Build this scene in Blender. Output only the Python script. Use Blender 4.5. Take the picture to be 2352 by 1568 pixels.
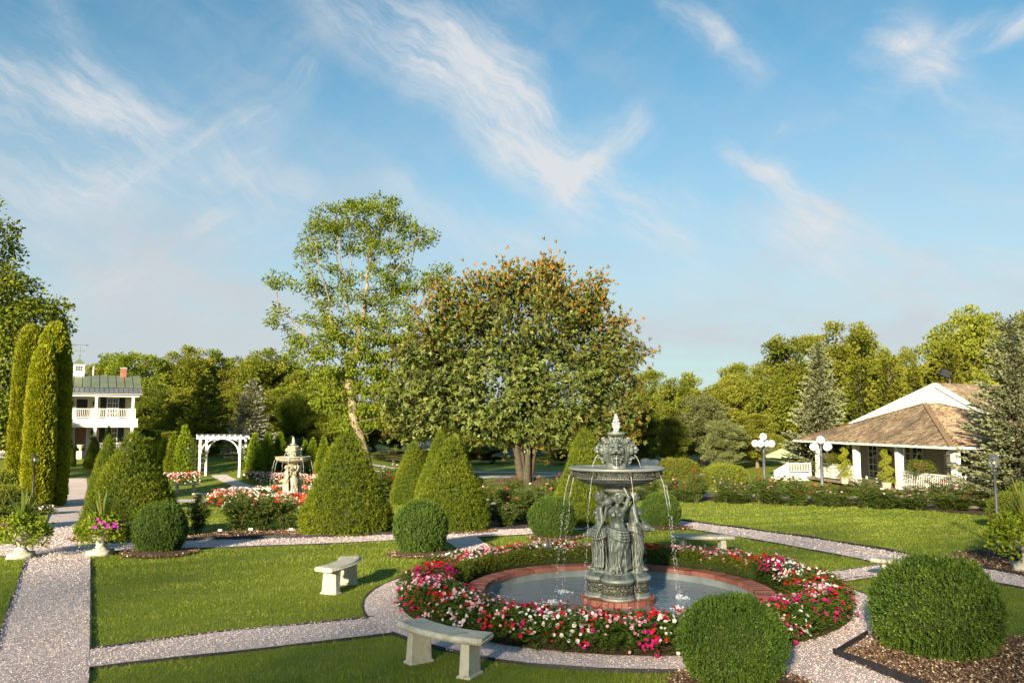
import bpy, bmesh, math, random
import numpy as np
from mathutils import Vector, Matrix

for o in list(bpy.data.objects):
    bpy.data.objects.remove(o)
rng = np.random.default_rng(11)
random.seed(5)
SC = bpy.context.scene
COL = SC.collection
PI = math.pi
rad = math.radians

# ------------------------------------------------------------------ camera
F, PITCH, CAMH = 1900.0, rad(5.7), 2.85          # focal length in pixels of a 2352 x 1568 frame
cam_d = bpy.data.cameras.new('camera')
cam_d.sensor_width = 36.0
cam_d.lens = 36.0 * F / 2352.0
cam_d.clip_end = 6000.0
cam = bpy.data.objects.new('camera', cam_d)
COL.objects.link(cam)
cam.location = (0, 0, CAMH)
cam.rotation_euler = (PI / 2 + PITCH, 0, 0)
SC.camera = cam

# ------------------------------------------------------------------ light
SUN_EL = rad(17.0)
SUN_H = Vector((-0.35, -0.937, 0)).normalized()   # horizontal direction towards the sun (behind the camera, a little left)
SKY_STRENGTH = 0.08
SUN_STRENGTH = 4.3
EXPOSURE = 1.85

sun_d = bpy.data.lights.new('sun', 'SUN')
sun_d.energy = SUN_STRENGTH
sun_d.angle = rad(2.2)
sun_d.color = (1.0, 0.84, 0.60)
sun = bpy.data.objects.new('sun', sun_d)
COL.objects.link(sun)
to_sun = Vector((SUN_H.x * math.cos(SUN_EL), SUN_H.y * math.cos(SUN_EL), math.sin(SUN_EL)))
sun.rotation_euler = to_sun.to_track_quat('Z', 'Y').to_euler()

world = bpy.data.worlds.new('World')
SC.world = world
world.use_nodes = True
SC.view_settings.view_transform = 'Standard'
SC.view_settings.look = 'None'
SC.view_settings.exposure = EXPOSURE
SC.view_settings.gamma = 1.0
SC.view_settings.use_curve_mapping = False
SC.render.engine = 'CYCLES'
SC.cycles.use_denoising = True
SC.cycles.use_adaptive_sampling = True
SC.cycles.adaptive_threshold = 0.015
SC.cycles.max_bounces = 6
SC.cycles.diffuse_bounces = 3
SC.cycles.glossy_bounces = 3
SC.cycles.transmission_bounces = 4
SC.cycles.transparent_max_bounces = 6
SC.cycles.sample_clamp_indirect = 8.0


def pix_dir(px, py):
    x = (px - 1176) / F
    y = -(py - 784) / F
    return Vector((x, math.cos(PITCH) - y * math.sin(PITCH), math.sin(PITCH) + y * math.cos(PITCH)))


class NT:
    """small node-tree helper"""
    def __init__(s, tree):
        s.t = tree
        s.n = tree.nodes
        s.n.clear()

    def node(s, kind, **kw):
        nd = s.n.new(kind)
        for k, v in kw.items():
            setattr(nd, k, v)
        return nd

    def put(s, sock, v):
        if v is None:
            return
        if hasattr(v, 'is_output'):
            s.t.links.new(v, sock)
        elif isinstance(v, (tuple, list)) and len(v) == 3 and sock.type == 'RGBA':
            sock.default_value = (*v, 1)
        else:
            sock.default_value = v

    def math(s, op, a, b=None, c=None, clamp=False):
        nd = s.node('ShaderNodeMath', operation=op, use_clamp=clamp)
        s.put(nd.inputs[0], a)
        s.put(nd.inputs[1], b)
        s.put(nd.inputs[2], c)
        return nd.outputs[0]

    def vmath(s, op, a, b=None, out=0):
        nd = s.node('ShaderNodeVectorMath', operation=op)
        s.put(nd.inputs[0], a)
        s.put(nd.inputs[1], b)
        return nd.outputs[out]

    def noise(s, vec, scale, detail=3, rough=0.5, distort=0.0, out='Fac', dims='3D', lac=2.0):
        nd = s.node('ShaderNodeTexNoise', noise_dimensions=dims)
        s.put(nd.inputs['Vector'], vec)
        nd.inputs['Scale'].default_value = scale
        nd.inputs['Detail'].default_value = detail
        nd.inputs['Roughness'].default_value = rough
        nd.inputs['Lacunarity'].default_value = lac
        nd.inputs['Distortion'].default_value = distort
        return nd.outputs[out]

    def voronoi(s, vec, scale, feature='F1', out='Distance', rnd=1.0):
        nd = s.node('ShaderNodeTexVoronoi', feature=feature)
        s.put(nd.inputs['Vector'], vec)
        nd.inputs['Scale'].default_value = scale
        nd.inputs['Randomness'].default_value = rnd
        return nd.outputs[out]

    def ramp(s, fac, stops, interp='LINEAR'):
        nd = s.node('ShaderNodeValToRGB')
        cr = nd.color_ramp
        cr.interpolation = interp
        while len(cr.elements) > 1:
            cr.elements.remove(cr.elements[-1])
        for i, (p, c) in enumerate(stops):
            e = cr.elements[0] if i == 0 else cr.elements.new(p)
            e.position = p
            e.color = (*c, 1) if len(c) == 3 else c
        s.put(nd.inputs[0], fac)
        return nd.outputs[0]

    def mapr(s, v, a, b, c=0.0, d=1.0, smooth=False):
        nd = s.node('ShaderNodeMapRange', interpolation_type='SMOOTHSTEP' if smooth else 'LINEAR')
        s.put(nd.inputs[0], v)
        for i, q in enumerate((a, b, c, d)):
            nd.inputs[i + 1].default_value = q
        return nd.outputs[0]

    def mix(s, fac, a, b, mode='MIX'):
        nd = s.node('ShaderNodeMix', data_type='RGBA', blend_type=mode)
        s.put(nd.inputs[0], fac)
        s.put(nd.inputs[6], a)
        s.put(nd.inputs[7], b)
        return nd.outputs[2]

    def bump(s, h, strength=0.5, dist=0.02, normal=None):
        nd = s.node('ShaderNodeBump')
        nd.inputs['Strength'].default_value = strength
        nd.inputs['Distance'].default_value = dist
        s.put(nd.inputs['Height'], h)
        s.put(nd.inputs['Normal'], normal)
        return nd.outputs[0]


def build_sky():
    t = NT(world.node_tree)
    out = t.node('ShaderNodeOutputWorld')
    bg = t.node('ShaderNodeBackground')
    bg.inputs['Strength'].default_value = SKY_STRENGTH
    sky = t.node('ShaderNodeTexSky', sky_type='NISHITA')
    sky.sun_disc = False
    sky.sun_elevation = SUN_EL
    sky.sun_rotation = math.atan2(SUN_H.x, SUN_H.y)
    sky.air_density = 1.0
    sky.dust_density = 0.6
    sky.ozone_density = 1.2
    co = t.node('ShaderNodeTexCoord').outputs['Generated']
    d = t.vmath('NORMALIZE', co)
    sep = t.node('ShaderNodeSeparateXYZ')
    t.put(sep.inputs[0], d)
    z = t.math('MAXIMUM', sep.outputs[2], 0.0)
    p = d                                                 # clouds are laid out over the dome of directions
    # two scales of warp make the cirrus curl
    w1 = t.vmath('SUBTRACT', t.noise(p, 3.0, 4, 0.55, out='Color'), (0.5, 0.5, 0.5))
    w2 = t.vmath('SUBTRACT', t.noise(p, 11.0, 4, 0.6, out='Color'), (0.5, 0.5, 0.5))
    sc1 = t.node('ShaderNodeVectorMath', operation='SCALE')
    t.put(sc1.inputs[0], w1); sc1.inputs[3].default_value = 0.10
    sc2 = t.node('ShaderNodeVectorMath', operation='SCALE')
    t.put(sc2.inputs[0], w2); sc2.inputs[3].default_value = 0.045
    pw = t.vmath('ADD', t.vmath('ADD', p, sc1.outputs[0]), sc2.outputs[0])
    # wisps: stretched noise along the wind
    def stretched(vec, rot, sx, sz):
        m = t.node('ShaderNodeMapping')
        t.put(m.inputs[0], vec)
        m.vector_type = 'TEXTURE'
        m.inputs['Rotation'].default_value = (0, rot, 0)
        m.inputs['Scale'].default_value = (1 / sx, 0.5, 1 / sz)
        return m.outputs[0]
    fib = t.noise(stretched(pw, rad(33), 1.0, 6.5), 3.0, 8, 0.62)
    fib2 = t.noise(stretched(pw, rad(-38), 1.0, 6.5), 3.4, 8, 0.62)
    soft = t.noise(p, 2.4, 5, 0.55)

    def deck(px, py):
        v = pix_dir(px, py).normalized()
        return np.array([v.x, v.y, v.z])

    acc = {0: None, 1: None}
    # cirrus streaks as bands on the deck: x0,y0,x1,y1 (where they stand in the view), width in the view, weight
    bands = [(800, 10, 1060, 170, 95, .75), (1040, 130, 1200, 300, 100, .85), (1160, 280, 1330, 420, 85, 1.0), (1330, 400, 1560, 520, 60, .8),
             (1450, 290, 1280, 400, 50, .8), (1160, 40, 1240, 230, 60, .45), (730, 190, 610, 300, 42, .9), (610, 300, 520, 370, 60, .9), (560, 360, 700, 420, 40, .5),
             (520, 380, 200, 425, 55, .8), (20, 190, 260, 320, 150, .95), (330, 380, 640, 470, 60, .5), (130, 0, 185, 120, 48, .9), (190, 200, 400, 290, 60, .5), (1540, -10, 1640, 60, 42, .9),
             (1640, 50, 1740, 110, 60, .6), (2350, 15, 2060, 80, 42, .9), (2040, 60, 2120, 130, 75, .8), (2120, 130, 2330, 330, 60, .5), (1670, 345, 1790, 410, 36, 1.0),
             (1790, 410, 1920, 490, 42, .8), (1840, 290, 1920, 270, 22, .6), (2000, 215, 2030, 225, 40, .6), (80, 535, 300, 570, 36, .7), (520, 515, 640, 510, 45, .7),
             (900, 440, 1200, 540, 50, .5), (1480, 500, 1900, 600, 70, .6), (1850, 480, 2352, 560, 90, .7), (1600, 640, 2352, 690, 70, .5), (0, 690, 500, 660, 70, .5), (0, 430, 200, 470, 60, .5)]
    for (x0, y0, x1, y1, w, g) in bands:
        a, b = deck(x0, y0), deck(x1, y1)
        mx, my = (x0 + x1) / 2, (y0 + y1) / 2
        ddx, ddy = x1 - x0, y1 - y0
        L = math.hypot(ddx, ddy) or 1
        nx, ny = -ddy / L, ddx / L
        wd = float(np.linalg.norm(deck(mx + nx * w, my + ny * w) - deck(mx - nx * w, my - ny * w)) / 2)
        ab = b - a
        den2 = float(ab @ ab) or 1e-6
        q = t.vmath('SUBTRACT', pw, tuple(a))
        h = t.math('MULTIPLY', t.vmath('DOT_PRODUCT', q, tuple(ab), out='Value'), 1.0 / den2, clamp=True)
        s_ = t.node('ShaderNodeVectorMath', operation='SCALE')
        s_.inputs[0].default_value = tuple(ab)
        t.put(s_.inputs[3], h)
        dist = t.vmath('LENGTH', t.vmath('SUBTRACT', q, s_.outputs[0]), out='Value')
        m = t.mapr(dist, 0.0, wd * 1.7, g, 0.0, smooth=True)
        side = 0 if ddx * ddy > 0 else 1                  # streaks running down to the right / to the left
        acc[side] = m if acc[side] is None else t.math('ADD', acc[side], m)
    fa = t.mapr(fib, 0.40, 0.66, 0.0, 1.0, smooth=True)
    fb = t.mapr(fib2, 0.40, 0.66, 0.0, 1.0, smooth=True)
    fibm = t.math('MULTIPLY', t.math('ADD', fa, fb), 0.5)
    streak = t.math('ADD', t.math('MULTIPLY', t.math('MINIMUM', acc[0], 1.15), t.math('ADD', t.math('MULTIPLY', fa, 0.88), 0.16)),
                    t.math('MULTIPLY', t.math('MINIMUM', acc[1], 1.15), t.math('ADD', t.math('MULTIPLY', fb, 0.88), 0.16)))
    # a general thin veil over the whole sky, thicker low down (seen edge-on)
    veil = t.math('MULTIPLY', t.mapr(soft, 0.38, 0.72, 0.0, 1.0, smooth=True), t.math('ADD', t.math('MULTIPLY', fibm, 0.55), 0.1))
    edge = t.math('MULTIPLY', t.mapr(z, 0.04, 0.46, 1.05, 0.0, smooth=True), t.mapr(t.noise(stretched(p, rad(4), 1.0, 6.0), 2.0, 5, 0.6), 0.3, 0.7, 0.62, 1.0))
    haze = t.math('MINIMUM', t.math('ADD', t.math('MULTIPLY', veil, 0.7), edge), 0.93)
    wisp = t.math('MINIMUM', t.math('MULTIPLY', streak, 0.80), 0.92)
    base = t.mix(1.0, sky.outputs[0], (SKY_TINT), 'MULTIPLY')
    colr = t.mix(wisp, t.mix(haze, base, VEIL_COL), CLOUD_COL)
    t.put(bg.inputs['Color'], colr)
    t.t.links.new(bg.outputs[0], out.inputs[0])


SKY_TINT = (0.30, 0.55, 0.575)
CLOUD_COL = (2.62, 2.68, 2.74)
VEIL_COL = (2.08, 2.20, 2.32)
build_sky()


# ------------------------------------------------------------------ terrain
def S01(t):
    t = np.clip(t, 0.0, 1.0)
    return t * t * (3 - 2 * t)


def zt(x, y):
    """height of the garden: level by the camera, falling away gently, rising again towards the house"""
    a = -0.80 * S01((np.asarray(y, float) - 15) / 27)
    b = 1.0 * S01((np.asarray(y, float) - 46) / 18) * S01((-np.asarray(x, float) - 6) / 10)
    return a + b


def G(px, py, up=0.0):
    """the point of the terrain seen at a pixel of the photograph"""
    d = pix_dir(px, py)
    z = 0.0
    for _ in range(40):
        t = (z + up - CAMH) / d.z
        z = 0.5 * z + 0.5 * float(zt(d.x * t, d.y * t))
    t = (z + up - CAMH) / d.z
    return Vector((d.x * t, d.y * t, z))


def A(px, py, Y):
    """the point at depth Y seen at a pixel"""
    d = pix_dir(px, py)
    t = Y / d.y
    return Vector((d.x * t, Y, CAMH + d.z * t))


def X(px, Y):
    """ground point in the column px at depth Y"""
    x = (px - 1176) / F * Y / math.cos(PITCH) * (1 - 0.0)
    # exact: the depth along the view axis for ground points
    z = float(zt(x, Y))
    zc = Y * math.cos(PITCH) + (z - CAMH) * math.sin(PITCH)
    x = (px - 1176) / F * zc
    z = float(zt(x, Y))
    return Vector((x, Y, z))


# ------------------------------------------------------------------ objects
def tag(o, label=None, cat=None, group=None, kind=None):
    if label: o['label'] = label
    if cat: o['category'] = cat
    if group: o['group'] = group
    if kind: o['kind'] = kind
    return o


def empty(name, loc=(0, 0, 0), rz=0.0, label=None, cat=None, group=None, kind=None, scale=1.0):
    o = bpy.data.objects.new(name, None)
    o.empty_display_size = 0.2
    COL.objects.link(o)
    o.location = loc
    o.rotation_euler = (0, 0, rz)
    o.scale = (scale,) * 3 if not isinstance(scale, tuple) else scale
    return tag(o, label, cat, group, kind)


def obj(name, mesh, parent=None, loc=(0, 0, 0), rz=0.0, mat=None):
    o = bpy.data.objects.new(name, mesh)
    COL.objects.link(o)
    o.location = loc
    o.rotation_euler = (0, 0, rz)
    if parent is not None:
        o.parent = parent
    if mat is not None:
        for i in range(len(o.material_slots)):
            o.material_slots[i].link = 'OBJECT'
            o.material_slots[i].material = mat
    return o


def copy_tree(o, parent=None):
    c = o.copy()
    COL.objects.link(c)
    if parent is not None:
        c.parent = parent
    for ch in list(KIDS(o)):
        copy_tree(ch, c)
    return c


def KIDS(o):
    return [q for q in COL.objects if q.parent == o]


def copy_thing(o, loc, rz=None, scale=None, label=None, group=None):
    kids = {}
    c = copy_tree(o)
    c.location = loc
    if rz is not None: c.rotation_euler = (0, 0, rz)
    if scale is not None: c.scale = (scale,) * 3 if not isinstance(scale, tuple) else scale
    if label: c['label'] = label
    if group: c['group'] = group
    return c


def raw_mesh(name, V, Fc, mats=(), midx=None, rnd=None, smooth=False):
    """V (n,3); Fc (m,3) or (m,4) array, or a list of such arrays"""
    V = np.ascontiguousarray(V, dtype=np.float32)
    if not isinstance(Fc, list):
        Fc = [Fc]
    Fc = [np.ascontiguousarray(f, dtype=np.int32) for f in Fc if len(f)]
    me = bpy.data.meshes.new(name)
    me.vertices.add(len(V))
    me.vertices.foreach_set('co', V.ravel())
    nl = sum(f.size for f in Fc)
    npoly = sum(len(f) for f in Fc)
    me.loops.add(nl)
    me.loops.foreach_set('vertex_index', np.concatenate([f.ravel() for f in Fc]))
    me.polygons.add(npoly)
    ls, tot = [], 0
    for f in Fc:
        k = f.shape[1]
        ls.append(tot + np.arange(len(f), dtype=np.int32) * k)
        tot += f.size
    me.polygons.foreach_set('loop_start', np.concatenate(ls).astype(np.int32))
    for m in mats:
        me.materials.append(m)
    if midx is not None:
        me.polygons.foreach_set('material_index', np.ascontiguousarray(midx, dtype=np.int32))
    me.polygons.foreach_set('use_smooth', np.full(npoly, bool(smooth)))
    if rnd is not None:
        at = me.attributes.new('rnd', 'FLOAT', 'FACE')
        at.data.foreach_set('value', np.ascontiguousarray(rnd, dtype=np.float32))
    me.update(calc_edges=True)
    me.validate()
    return me


class MB:
    """collects simple solids, builds one mesh"""
    def __init__(s):
        s.v, s.f, s.m, s.n = [], [], [], 0

    def add(s, V, Fs, mat=0):
        V = [tuple(map(float, q)) for q in V]
        s.v += V
        for f in Fs:
            s.f.append(tuple(int(i) + s.n for i in f))
            s.m.append(mat)
        s.n += len(V)
        return s

    def box(s, c, size, rz=0.0, mat=0, top=None, rot=None):
        """c = centre; top = (sx,sy) scale of the upper face"""
        hx, hy, hz = size[0] / 2, size[1] / 2, size[2] / 2
        tx, ty = top if top else (1, 1)
        P = [(-hx, -hy, -hz), (hx, -hy, -hz), (hx, hy, -hz), (-hx, hy, -hz),
             (-hx * tx, -hy * ty, hz), (hx * tx, -hy * ty, hz), (hx * tx, hy * ty, hz), (-hx * tx, hy * ty, hz)]
        M = rot if rot is not None else Matrix.Rotation(rz, 3, 'Z')
        V = [M @ Vector(p) + Vector(c) for p in P]
        return s.add(V, [(0, 3, 2, 1), (4, 5, 6, 7), (0, 1, 5, 4), (1, 2, 6, 5), (2, 3, 7, 6), (3, 0, 4, 7)], mat)

    def bar(s, a, b, w, h, mat=0, up=(0, 0, 1)):
        a, b, up = Vector(a), Vector(b), Vector(up)
        d = (b - a)
        L = d.length
        d.normalize()
        x = d.cross(up)
        if x.length < 1e-4:
            x = d.cross(Vector((1, 0, 0)))
        x.normalize()
        y = x.cross(d)
        M = Matrix((x, d, y)).transposed()
        return s.box((a + b) / 2, (w, L, h), mat=mat, rot=M)

    def tube(s, pts, radii, sides=6, mat=0, cap=True):
        pts = [Vector(p) for p in pts]
        n = len(pts)
        if not hasattr(radii, '__len__'):
            radii = [radii] * n
        V, Fs = [], []
        ref = None
        for i, p in enumerate(pts):
            d = (pts[min(i + 1, n - 1)] - pts[max(i - 1, 0)])
            if d.length < 1e-9: d = Vector((0, 0, 1))
            d.normalize()
            if ref is None:
                ref = d.orthogonal().normalized()
            x = (ref - d * ref.dot(d))
            if x.length < 1e-5: x = d.orthogonal()
            x.normalize()
            ref = x
            y = d.cross(x)
            for k in range(sides):
                a = 2 * PI * k / sides
                V.append(p + (x * math.cos(a) + y * math.sin(a)) * radii[i])
        for i in range(n - 1):
            for k in range(sides):
                k2 = (k + 1) % sides
                Fs.append((i * sides + k, i * sides + k2, (i + 1) * sides + k2, (i + 1) * sides + k))
        if cap:
            Fs.append(tuple(range(sides))[::-1])
            Fs.append(tuple((n - 1) * sides + k for k in range(sides)))
        return s.add(V, Fs, mat)

    def lathe(s, prof, seg=24, c=(0, 0, 0), mat=0, rfun=None, cap=True, a0=0.0):
        V, Fs = [], []
        n = len(prof)
        for (r, z) in prof:
            for k in range(seg):
                a = a0 + 2 * PI * k / seg
                rr = r * (rfun(a, z) if rfun else 1)
                V.append((c[0] + rr * math.cos(a), c[1] + rr * math.sin(a), c[2] + z))
        for i in range(n - 1):
            for k in range(seg):
                k2 = (k + 1) % seg
                Fs.append((i * seg + k, i * seg + k2, (i + 1) * seg + k2, (i + 1) * seg + k))
        if cap:
            Fs.append(tuple(range(seg))[::-1])
            Fs.append(tuple((n - 1) * seg + k for k in range(seg)))
        return s.add(V, Fs, mat)

    def ball(s, c, r, seg=10, rings=6, mat=0, rot=None):
        if not hasattr(r, '__len__'):
            r = (r, r, r)
        V, Fs = [], []
        c = Vector(c)
        M = rot if rot is not None else Matrix.Identity(3)
        V.append(M @ Vector((0, 0, -r[2])) + c)
        for i in range(1, rings):
            ph = -PI / 2 + PI * i / rings
            for k in range(seg):
                a = 2 * PI * k / seg
                V.append(M @ Vector((r[0] * math.cos(ph) * math.cos(a), r[1] * math.cos(ph) * math.sin(a), r[2] * math.sin(ph))) + c)
        V.append(M @ Vector((0, 0, r[2])) + c)
        for k in range(seg):
            Fs.append((0, 1 + (k + 1) % seg, 1 + k))
        for i in range(rings - 2):
            for k in range(seg):
                k2 = (k + 1) % seg
                Fs.append((1 + i * seg + k, 1 + i * seg + k2, 1 + (i + 1) * seg + k2, 1 + (i + 1) * seg + k))
        last = len(V) - 1
        b = 1 + (rings - 2) * seg
        for k in range(seg):
            Fs.append((b + k, b + (k + 1) % seg, last))
        return s.add(V, Fs, mat)

    def prism(s, poly, z0, z1, mat=0, c=(0, 0, 0), M=None):
        n = len(poly)
        V = [Vector((p[0], p[1], z0)) for p in poly] + [Vector((p[0], p[1], z1)) for p in poly]
        if M is not None:
            V = [M @ v for v in V]
        V = [v + Vector(c) for v in V]
        Fs = [tuple(range(n))[::-1], tuple(range(n, 2 * n))] + [(i, (i + 1) % n, n + (i + 1) % n, n + i) for i in range(n)]
        return s.add(V, Fs, mat)

    def mesh(s, name, mats, smooth=False):
        me = bpy.data.meshes.new(name)
        me.from_pydata(s.v, [], s.f)
        if not isinstance(mats, (list, tuple)):
            mats = [mats]
        for m in mats:
            me.materials.append(m)
        me.polygons.foreach_set('material_index', np.array(s.m, dtype=np.int32))
        me.polygons.foreach_set('use_smooth', np.full(len(s.f), bool(smooth)))
        me.update()
        return me

    def build(s, name, mats, parent=None, smooth=False, loc=(0, 0, 0), rz=0.0, bevel=0.0):
        me = s.mesh(name, mats, smooth)
        o = obj(name, me, parent, loc, rz)
        if bevel:
            b = o.modifiers.new('bevel', 'BEVEL')
            b.width = bevel
            b.segments = 2
            b.limit_method = 'ANGLE'
        return o


def remeshed(mb, name, mats, voxel, smooth_iter=4, post=None, factor=0.5):
    """fuse overlapping solids into one continuous surface"""
    me = mb.mesh(name + '_tmp', [])
    bm = bmesh.new(); bm.from_mesh(me)
    bmesh.ops.recalc_face_normals(bm, faces=bm.faces[:])
    bm.to_mesh(me); bm.free()
    o = bpy.data.objects.new(name + '_tmp', me)
    COL.objects.link(o)
    r = o.modifiers.new('r', 'REMESH')
    r.mode = 'VOXEL'
    r.voxel_size = voxel
    r.use_smooth_shade = True
    if smooth_iter:
        sm = o.modifiers.new('s', 'SMOOTH')
        sm.iterations = smooth_iter
        sm.factor = factor
    dg = bpy.context.evaluated_depsgraph_get()
    dg.update()
    out = bpy.data.meshes.new_from_object(o.evaluated_get(dg), depsgraph=dg)
    out.name = name
    bpy.data.objects.remove(o)
    bpy.data.meshes.remove(me)
    if post:
        co = np.empty(len(out.vertices) * 3, dtype=np.float32)
        out.vertices.foreach_get('co', co)
        nn = np.empty(len(out.vertices) * 3, dtype=np.float32)
        out.vertices.foreach_get('normal', nn)
        co = post(co.reshape(-1, 3), nn.reshape(-1, 3))
        out.vertices.foreach_set('co', np.ascontiguousarray(co, dtype=np.float32).ravel())
    out.materials.clear()
    for m in mats:
        out.materials.append(m)
    out.polygons.foreach_set('material_index', np.zeros(len(out.polygons), dtype=np.int32))
    out.polygons.foreach_set('use_smooth', np.ones(len(out.polygons), dtype=bool))
    out.update()
    return out


# ------------------------------------------------------------------ materials
MATS = {}


def mat_new(name):
    m = bpy.data.materials.new(name)
    m.use_nodes = True
    t = NT(m.node_tree)
    out = t.node('ShaderNodeOutputMaterial')
    MATS[name] = m
    return m, t, out


def principled(t, out, color, rough=0.6, spec=0.4, normal=None, metallic=0.0, **kw):
    b = t.node('ShaderNodeBsdfPrincipled')
    t.put(b.inputs['Base Color'], color)
    t.put(b.inputs['Roughness'], rough)
    t.put(b.inputs['Specular IOR Level'], spec)
    t.put(b.inputs['Metallic'], metallic)
    if normal is not None:
        t.put(b.inputs['Normal'], normal)
    for k, v in kw.items():
        t.put(b.inputs[k.replace('_', ' ')], v)
    if out is not None:
        t.t.links.new(b.outputs[0], out.inputs[0])
    return b


def solid(name, c0, c1=None, scale=6.0, rough=0.6, spec=0.4, bump=0.0, bscale=40.0, metallic=0.0, detail=4, bdist=0.01, dirt=None):
    m, t, out = mat_new(name)
    co = t.node('ShaderNodeTexCoord').outputs['Object']
    col = c0
    if c1:
        col = t.ramp(t.noise(co, scale, detail, 0.6), [(0.3, c0), (0.7, c1)])
    if dirt:
        col = t.mix(t.mapr(t.noise(co, dirt[1], 5, 0.65), 0.52, 0.72, 0, dirt[2]), col, dirt[0])
    nrm = t.bump(t.noise(co, bscale, 4, 0.6), bump, bdist) if bump else None
    principled(t, out, col, rough, spec, nrm, metallic)
    return m


def leafy(name, stops, trans=0.3, rough=0.5, spec=0.35, hue_var=0.0, tcol=1.35, glow=(1.0, 1.0, 0.6), patch=None):
    """a leaf: per-leaf colour from the face attribute 'rnd'; part of the light passes through"""
    m, t, out = mat_new(name)
    at = t.node('ShaderNodeAttribute', attribute_name='rnd').outputs['Fac']
    col = t.ramp(at, stops)
    if patch:
        co = t.node('ShaderNodeNewGeometry').outputs['Position']
        col = t.mix(t.mapr(t.noise(co, patch[1], 3, 0.5), 0.45, 0.65, 0, patch[2]), col, patch[0])
    if hue_var:
        oi = t.node('ShaderNodeObjectInfo').outputs['Random']
        hs = t.node('ShaderNodeHueSaturation')
        t.put(hs.inputs['Hue'], t.mapr(oi, 0, 1, 0.5 - hue_var, 0.5 + hue_var))
        t.put(hs.inputs['Value'], t.mapr(t.math('FRACT', t.math('MULTIPLY', oi, 7.31)), 0, 1, 0.78, 1.2))
        t.put(hs.inputs['Color'], col)
        col = hs.outputs[0]
    b = principled(t, None, col, min(rough + 0.06, 0.7), spec * 0.55)
    tr = t.node('ShaderNodeBsdfTranslucent')
    t.put(tr.inputs[0], t.mix(1.0, col, tuple(tcol * g for g in glow), 'MULTIPLY'))
    mx = t.node('ShaderNodeMixShader')
    mx.inputs[0].default_value = trans
    t.t.links.new(b.outputs[0], mx.inputs[1])
    t.t.links.new(tr.outputs[0], mx.inputs[2])
    t.t.links.new(mx.outputs[0], out.inputs[0])
    return m


# ------------------------------------------------------------------ leaves in bulk
def unit(v):
    return v / np.maximum(np.linalg.norm(v, axis=-1, keepdims=True), 1e-9)


def rdir(n, r=None):
    r = r or rng
    return unit(r.normal(size=(n, 3)))


def leaves(P, AX, N, L, W, fold=0.22, droop=0.0, rnd=None, shape=0.45):
    """n leaves: base P, axis AX, normal N -> folded rhombs"""
    n = len(P)
    L = np.broadcast_to(np.asarray(L, float).reshape(-1, 1), (n, 1))
    W = np.broadcast_to(np.asarray(W, float).reshape(-1, 1), (n, 1))
    AX = unit(AX)
    N = unit(N - AX * np.sum(N * AX, axis=1, keepdims=True) + 1e-6)
    Sd = np.cross(AX, N)
    mid = P + AX * L * shape + N * W * fold
    V = np.stack([P, mid + Sd * W / 2, P + AX * L - N * L * droop, mid - Sd * W / 2], axis=1).reshape(-1, 3)
    i = np.arange(n, dtype=np.int32)[:, None] * 4
    Fc = np.concatenate([i + np.array([[0, 1, 2]]), i + np.array([[0, 2, 3]])], axis=1).reshape(-1, 3)
    if rnd is None:
        rnd = rng.random(n)
    return V, Fc, np.repeat(rnd, 2)


def merge(parts):
    Vs, Fs, Rs, o = [], [], [], 0
    for (V, Fc, R) in parts:
        Vs.append(V); Fs.append(Fc + o); Rs.append(R)
        o += len(V)
    return np.concatenate(Vs), np.concatenate(Fs), np.concatenate(Rs)


def vnoise(P, scale, seed=0):
    """cheap smooth 3-D noise in -1..1"""
    r = np.random.default_rng(seed)
    out = np.zeros(len(P))
    tot = 0
    for k in range(5):
        for q in range(3):
            d = unit(r.normal(size=3))
            f = scale * (1.7 ** k) * r.uniform(0.8, 1.25)
            a = 0.6 ** k
            out += a * np.sin(P @ d * f * 2 * PI + r.uniform(0, 6.28))
            tot += a * 0.5
    return out / tot
# ------------------------------------------------------------------ surface materials
def make_lawn():
    m, t, out = mat_new('lawn')
    co = t.node('ShaderNodeNewGeometry').outputs['Position']
    big = t.noise(co, 0.35, 4, 0.55)
    mid = t.noise(co, 3.0, 5, 0.65)
    fine = t.noise(co, 60.0, 3, 0.7)
    v = t.math('ADD', t.math('MULTIPLY', big, 0.35), t.math('ADD', t.math('MULTIPLY', mid, 0.4), t.math('MULTIPLY', fine, 0.25)))
    col = t.ramp(v, [(0.34, (0.090, 0.125, 0.012)), (0.5, (0.150, 0.190, 0.018)), (0.66, (0.210, 0.240, 0.032))])
    dry = t.mapr(t.noise(co, 1.1, 6, 0.7), 0.60, 0.78, 0, 0.55)
    col = t.mix(dry, col, (0.19, 0.19, 0.06))
    n = t.bump(t.math('ADD', fine, mid), 0.6, 0.03)
    principled(t, out, col, 0.75, 0.15, n)
    return m


def make_gravel(name, tone=1.0):
    m, t, out = mat_new(name)
    co = t.node('ShaderNodeNewGeometry').outputs['Position']
    cell = t.voronoi(co, 72.0, out='Color')
    dist = t.voronoi(co, 72.0)
    sep = t.node('ShaderNodeSeparateColor')
    t.put(sep.inputs[0], cell)
    col = t.ramp(sep.outputs[0], [(0.0, (0.34 * tone, 0.26 * tone, 0.25 * tone)), (0.3, (0.46 * tone, 0.375 * tone, 0.36 * tone)), (0.65, (0.57 * tone, 0.48 * tone, 0.46 * tone)), (1.0, (0.68 * tone, 0.595 * tone, 0.575 * tone))])
    wear = t.mapr(t.noise(co, 0.7, 6, 0.66), 0.42, 0.7, 0, 0.55)
    col = t.mix(wear, col, (0.36 * tone, 0.29 * tone, 0.255 * tone))
    n = t.bump(dist, 0.45, 0.012)
    principled(t, out, col, 0.85, 0.2, n)
    return m


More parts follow.
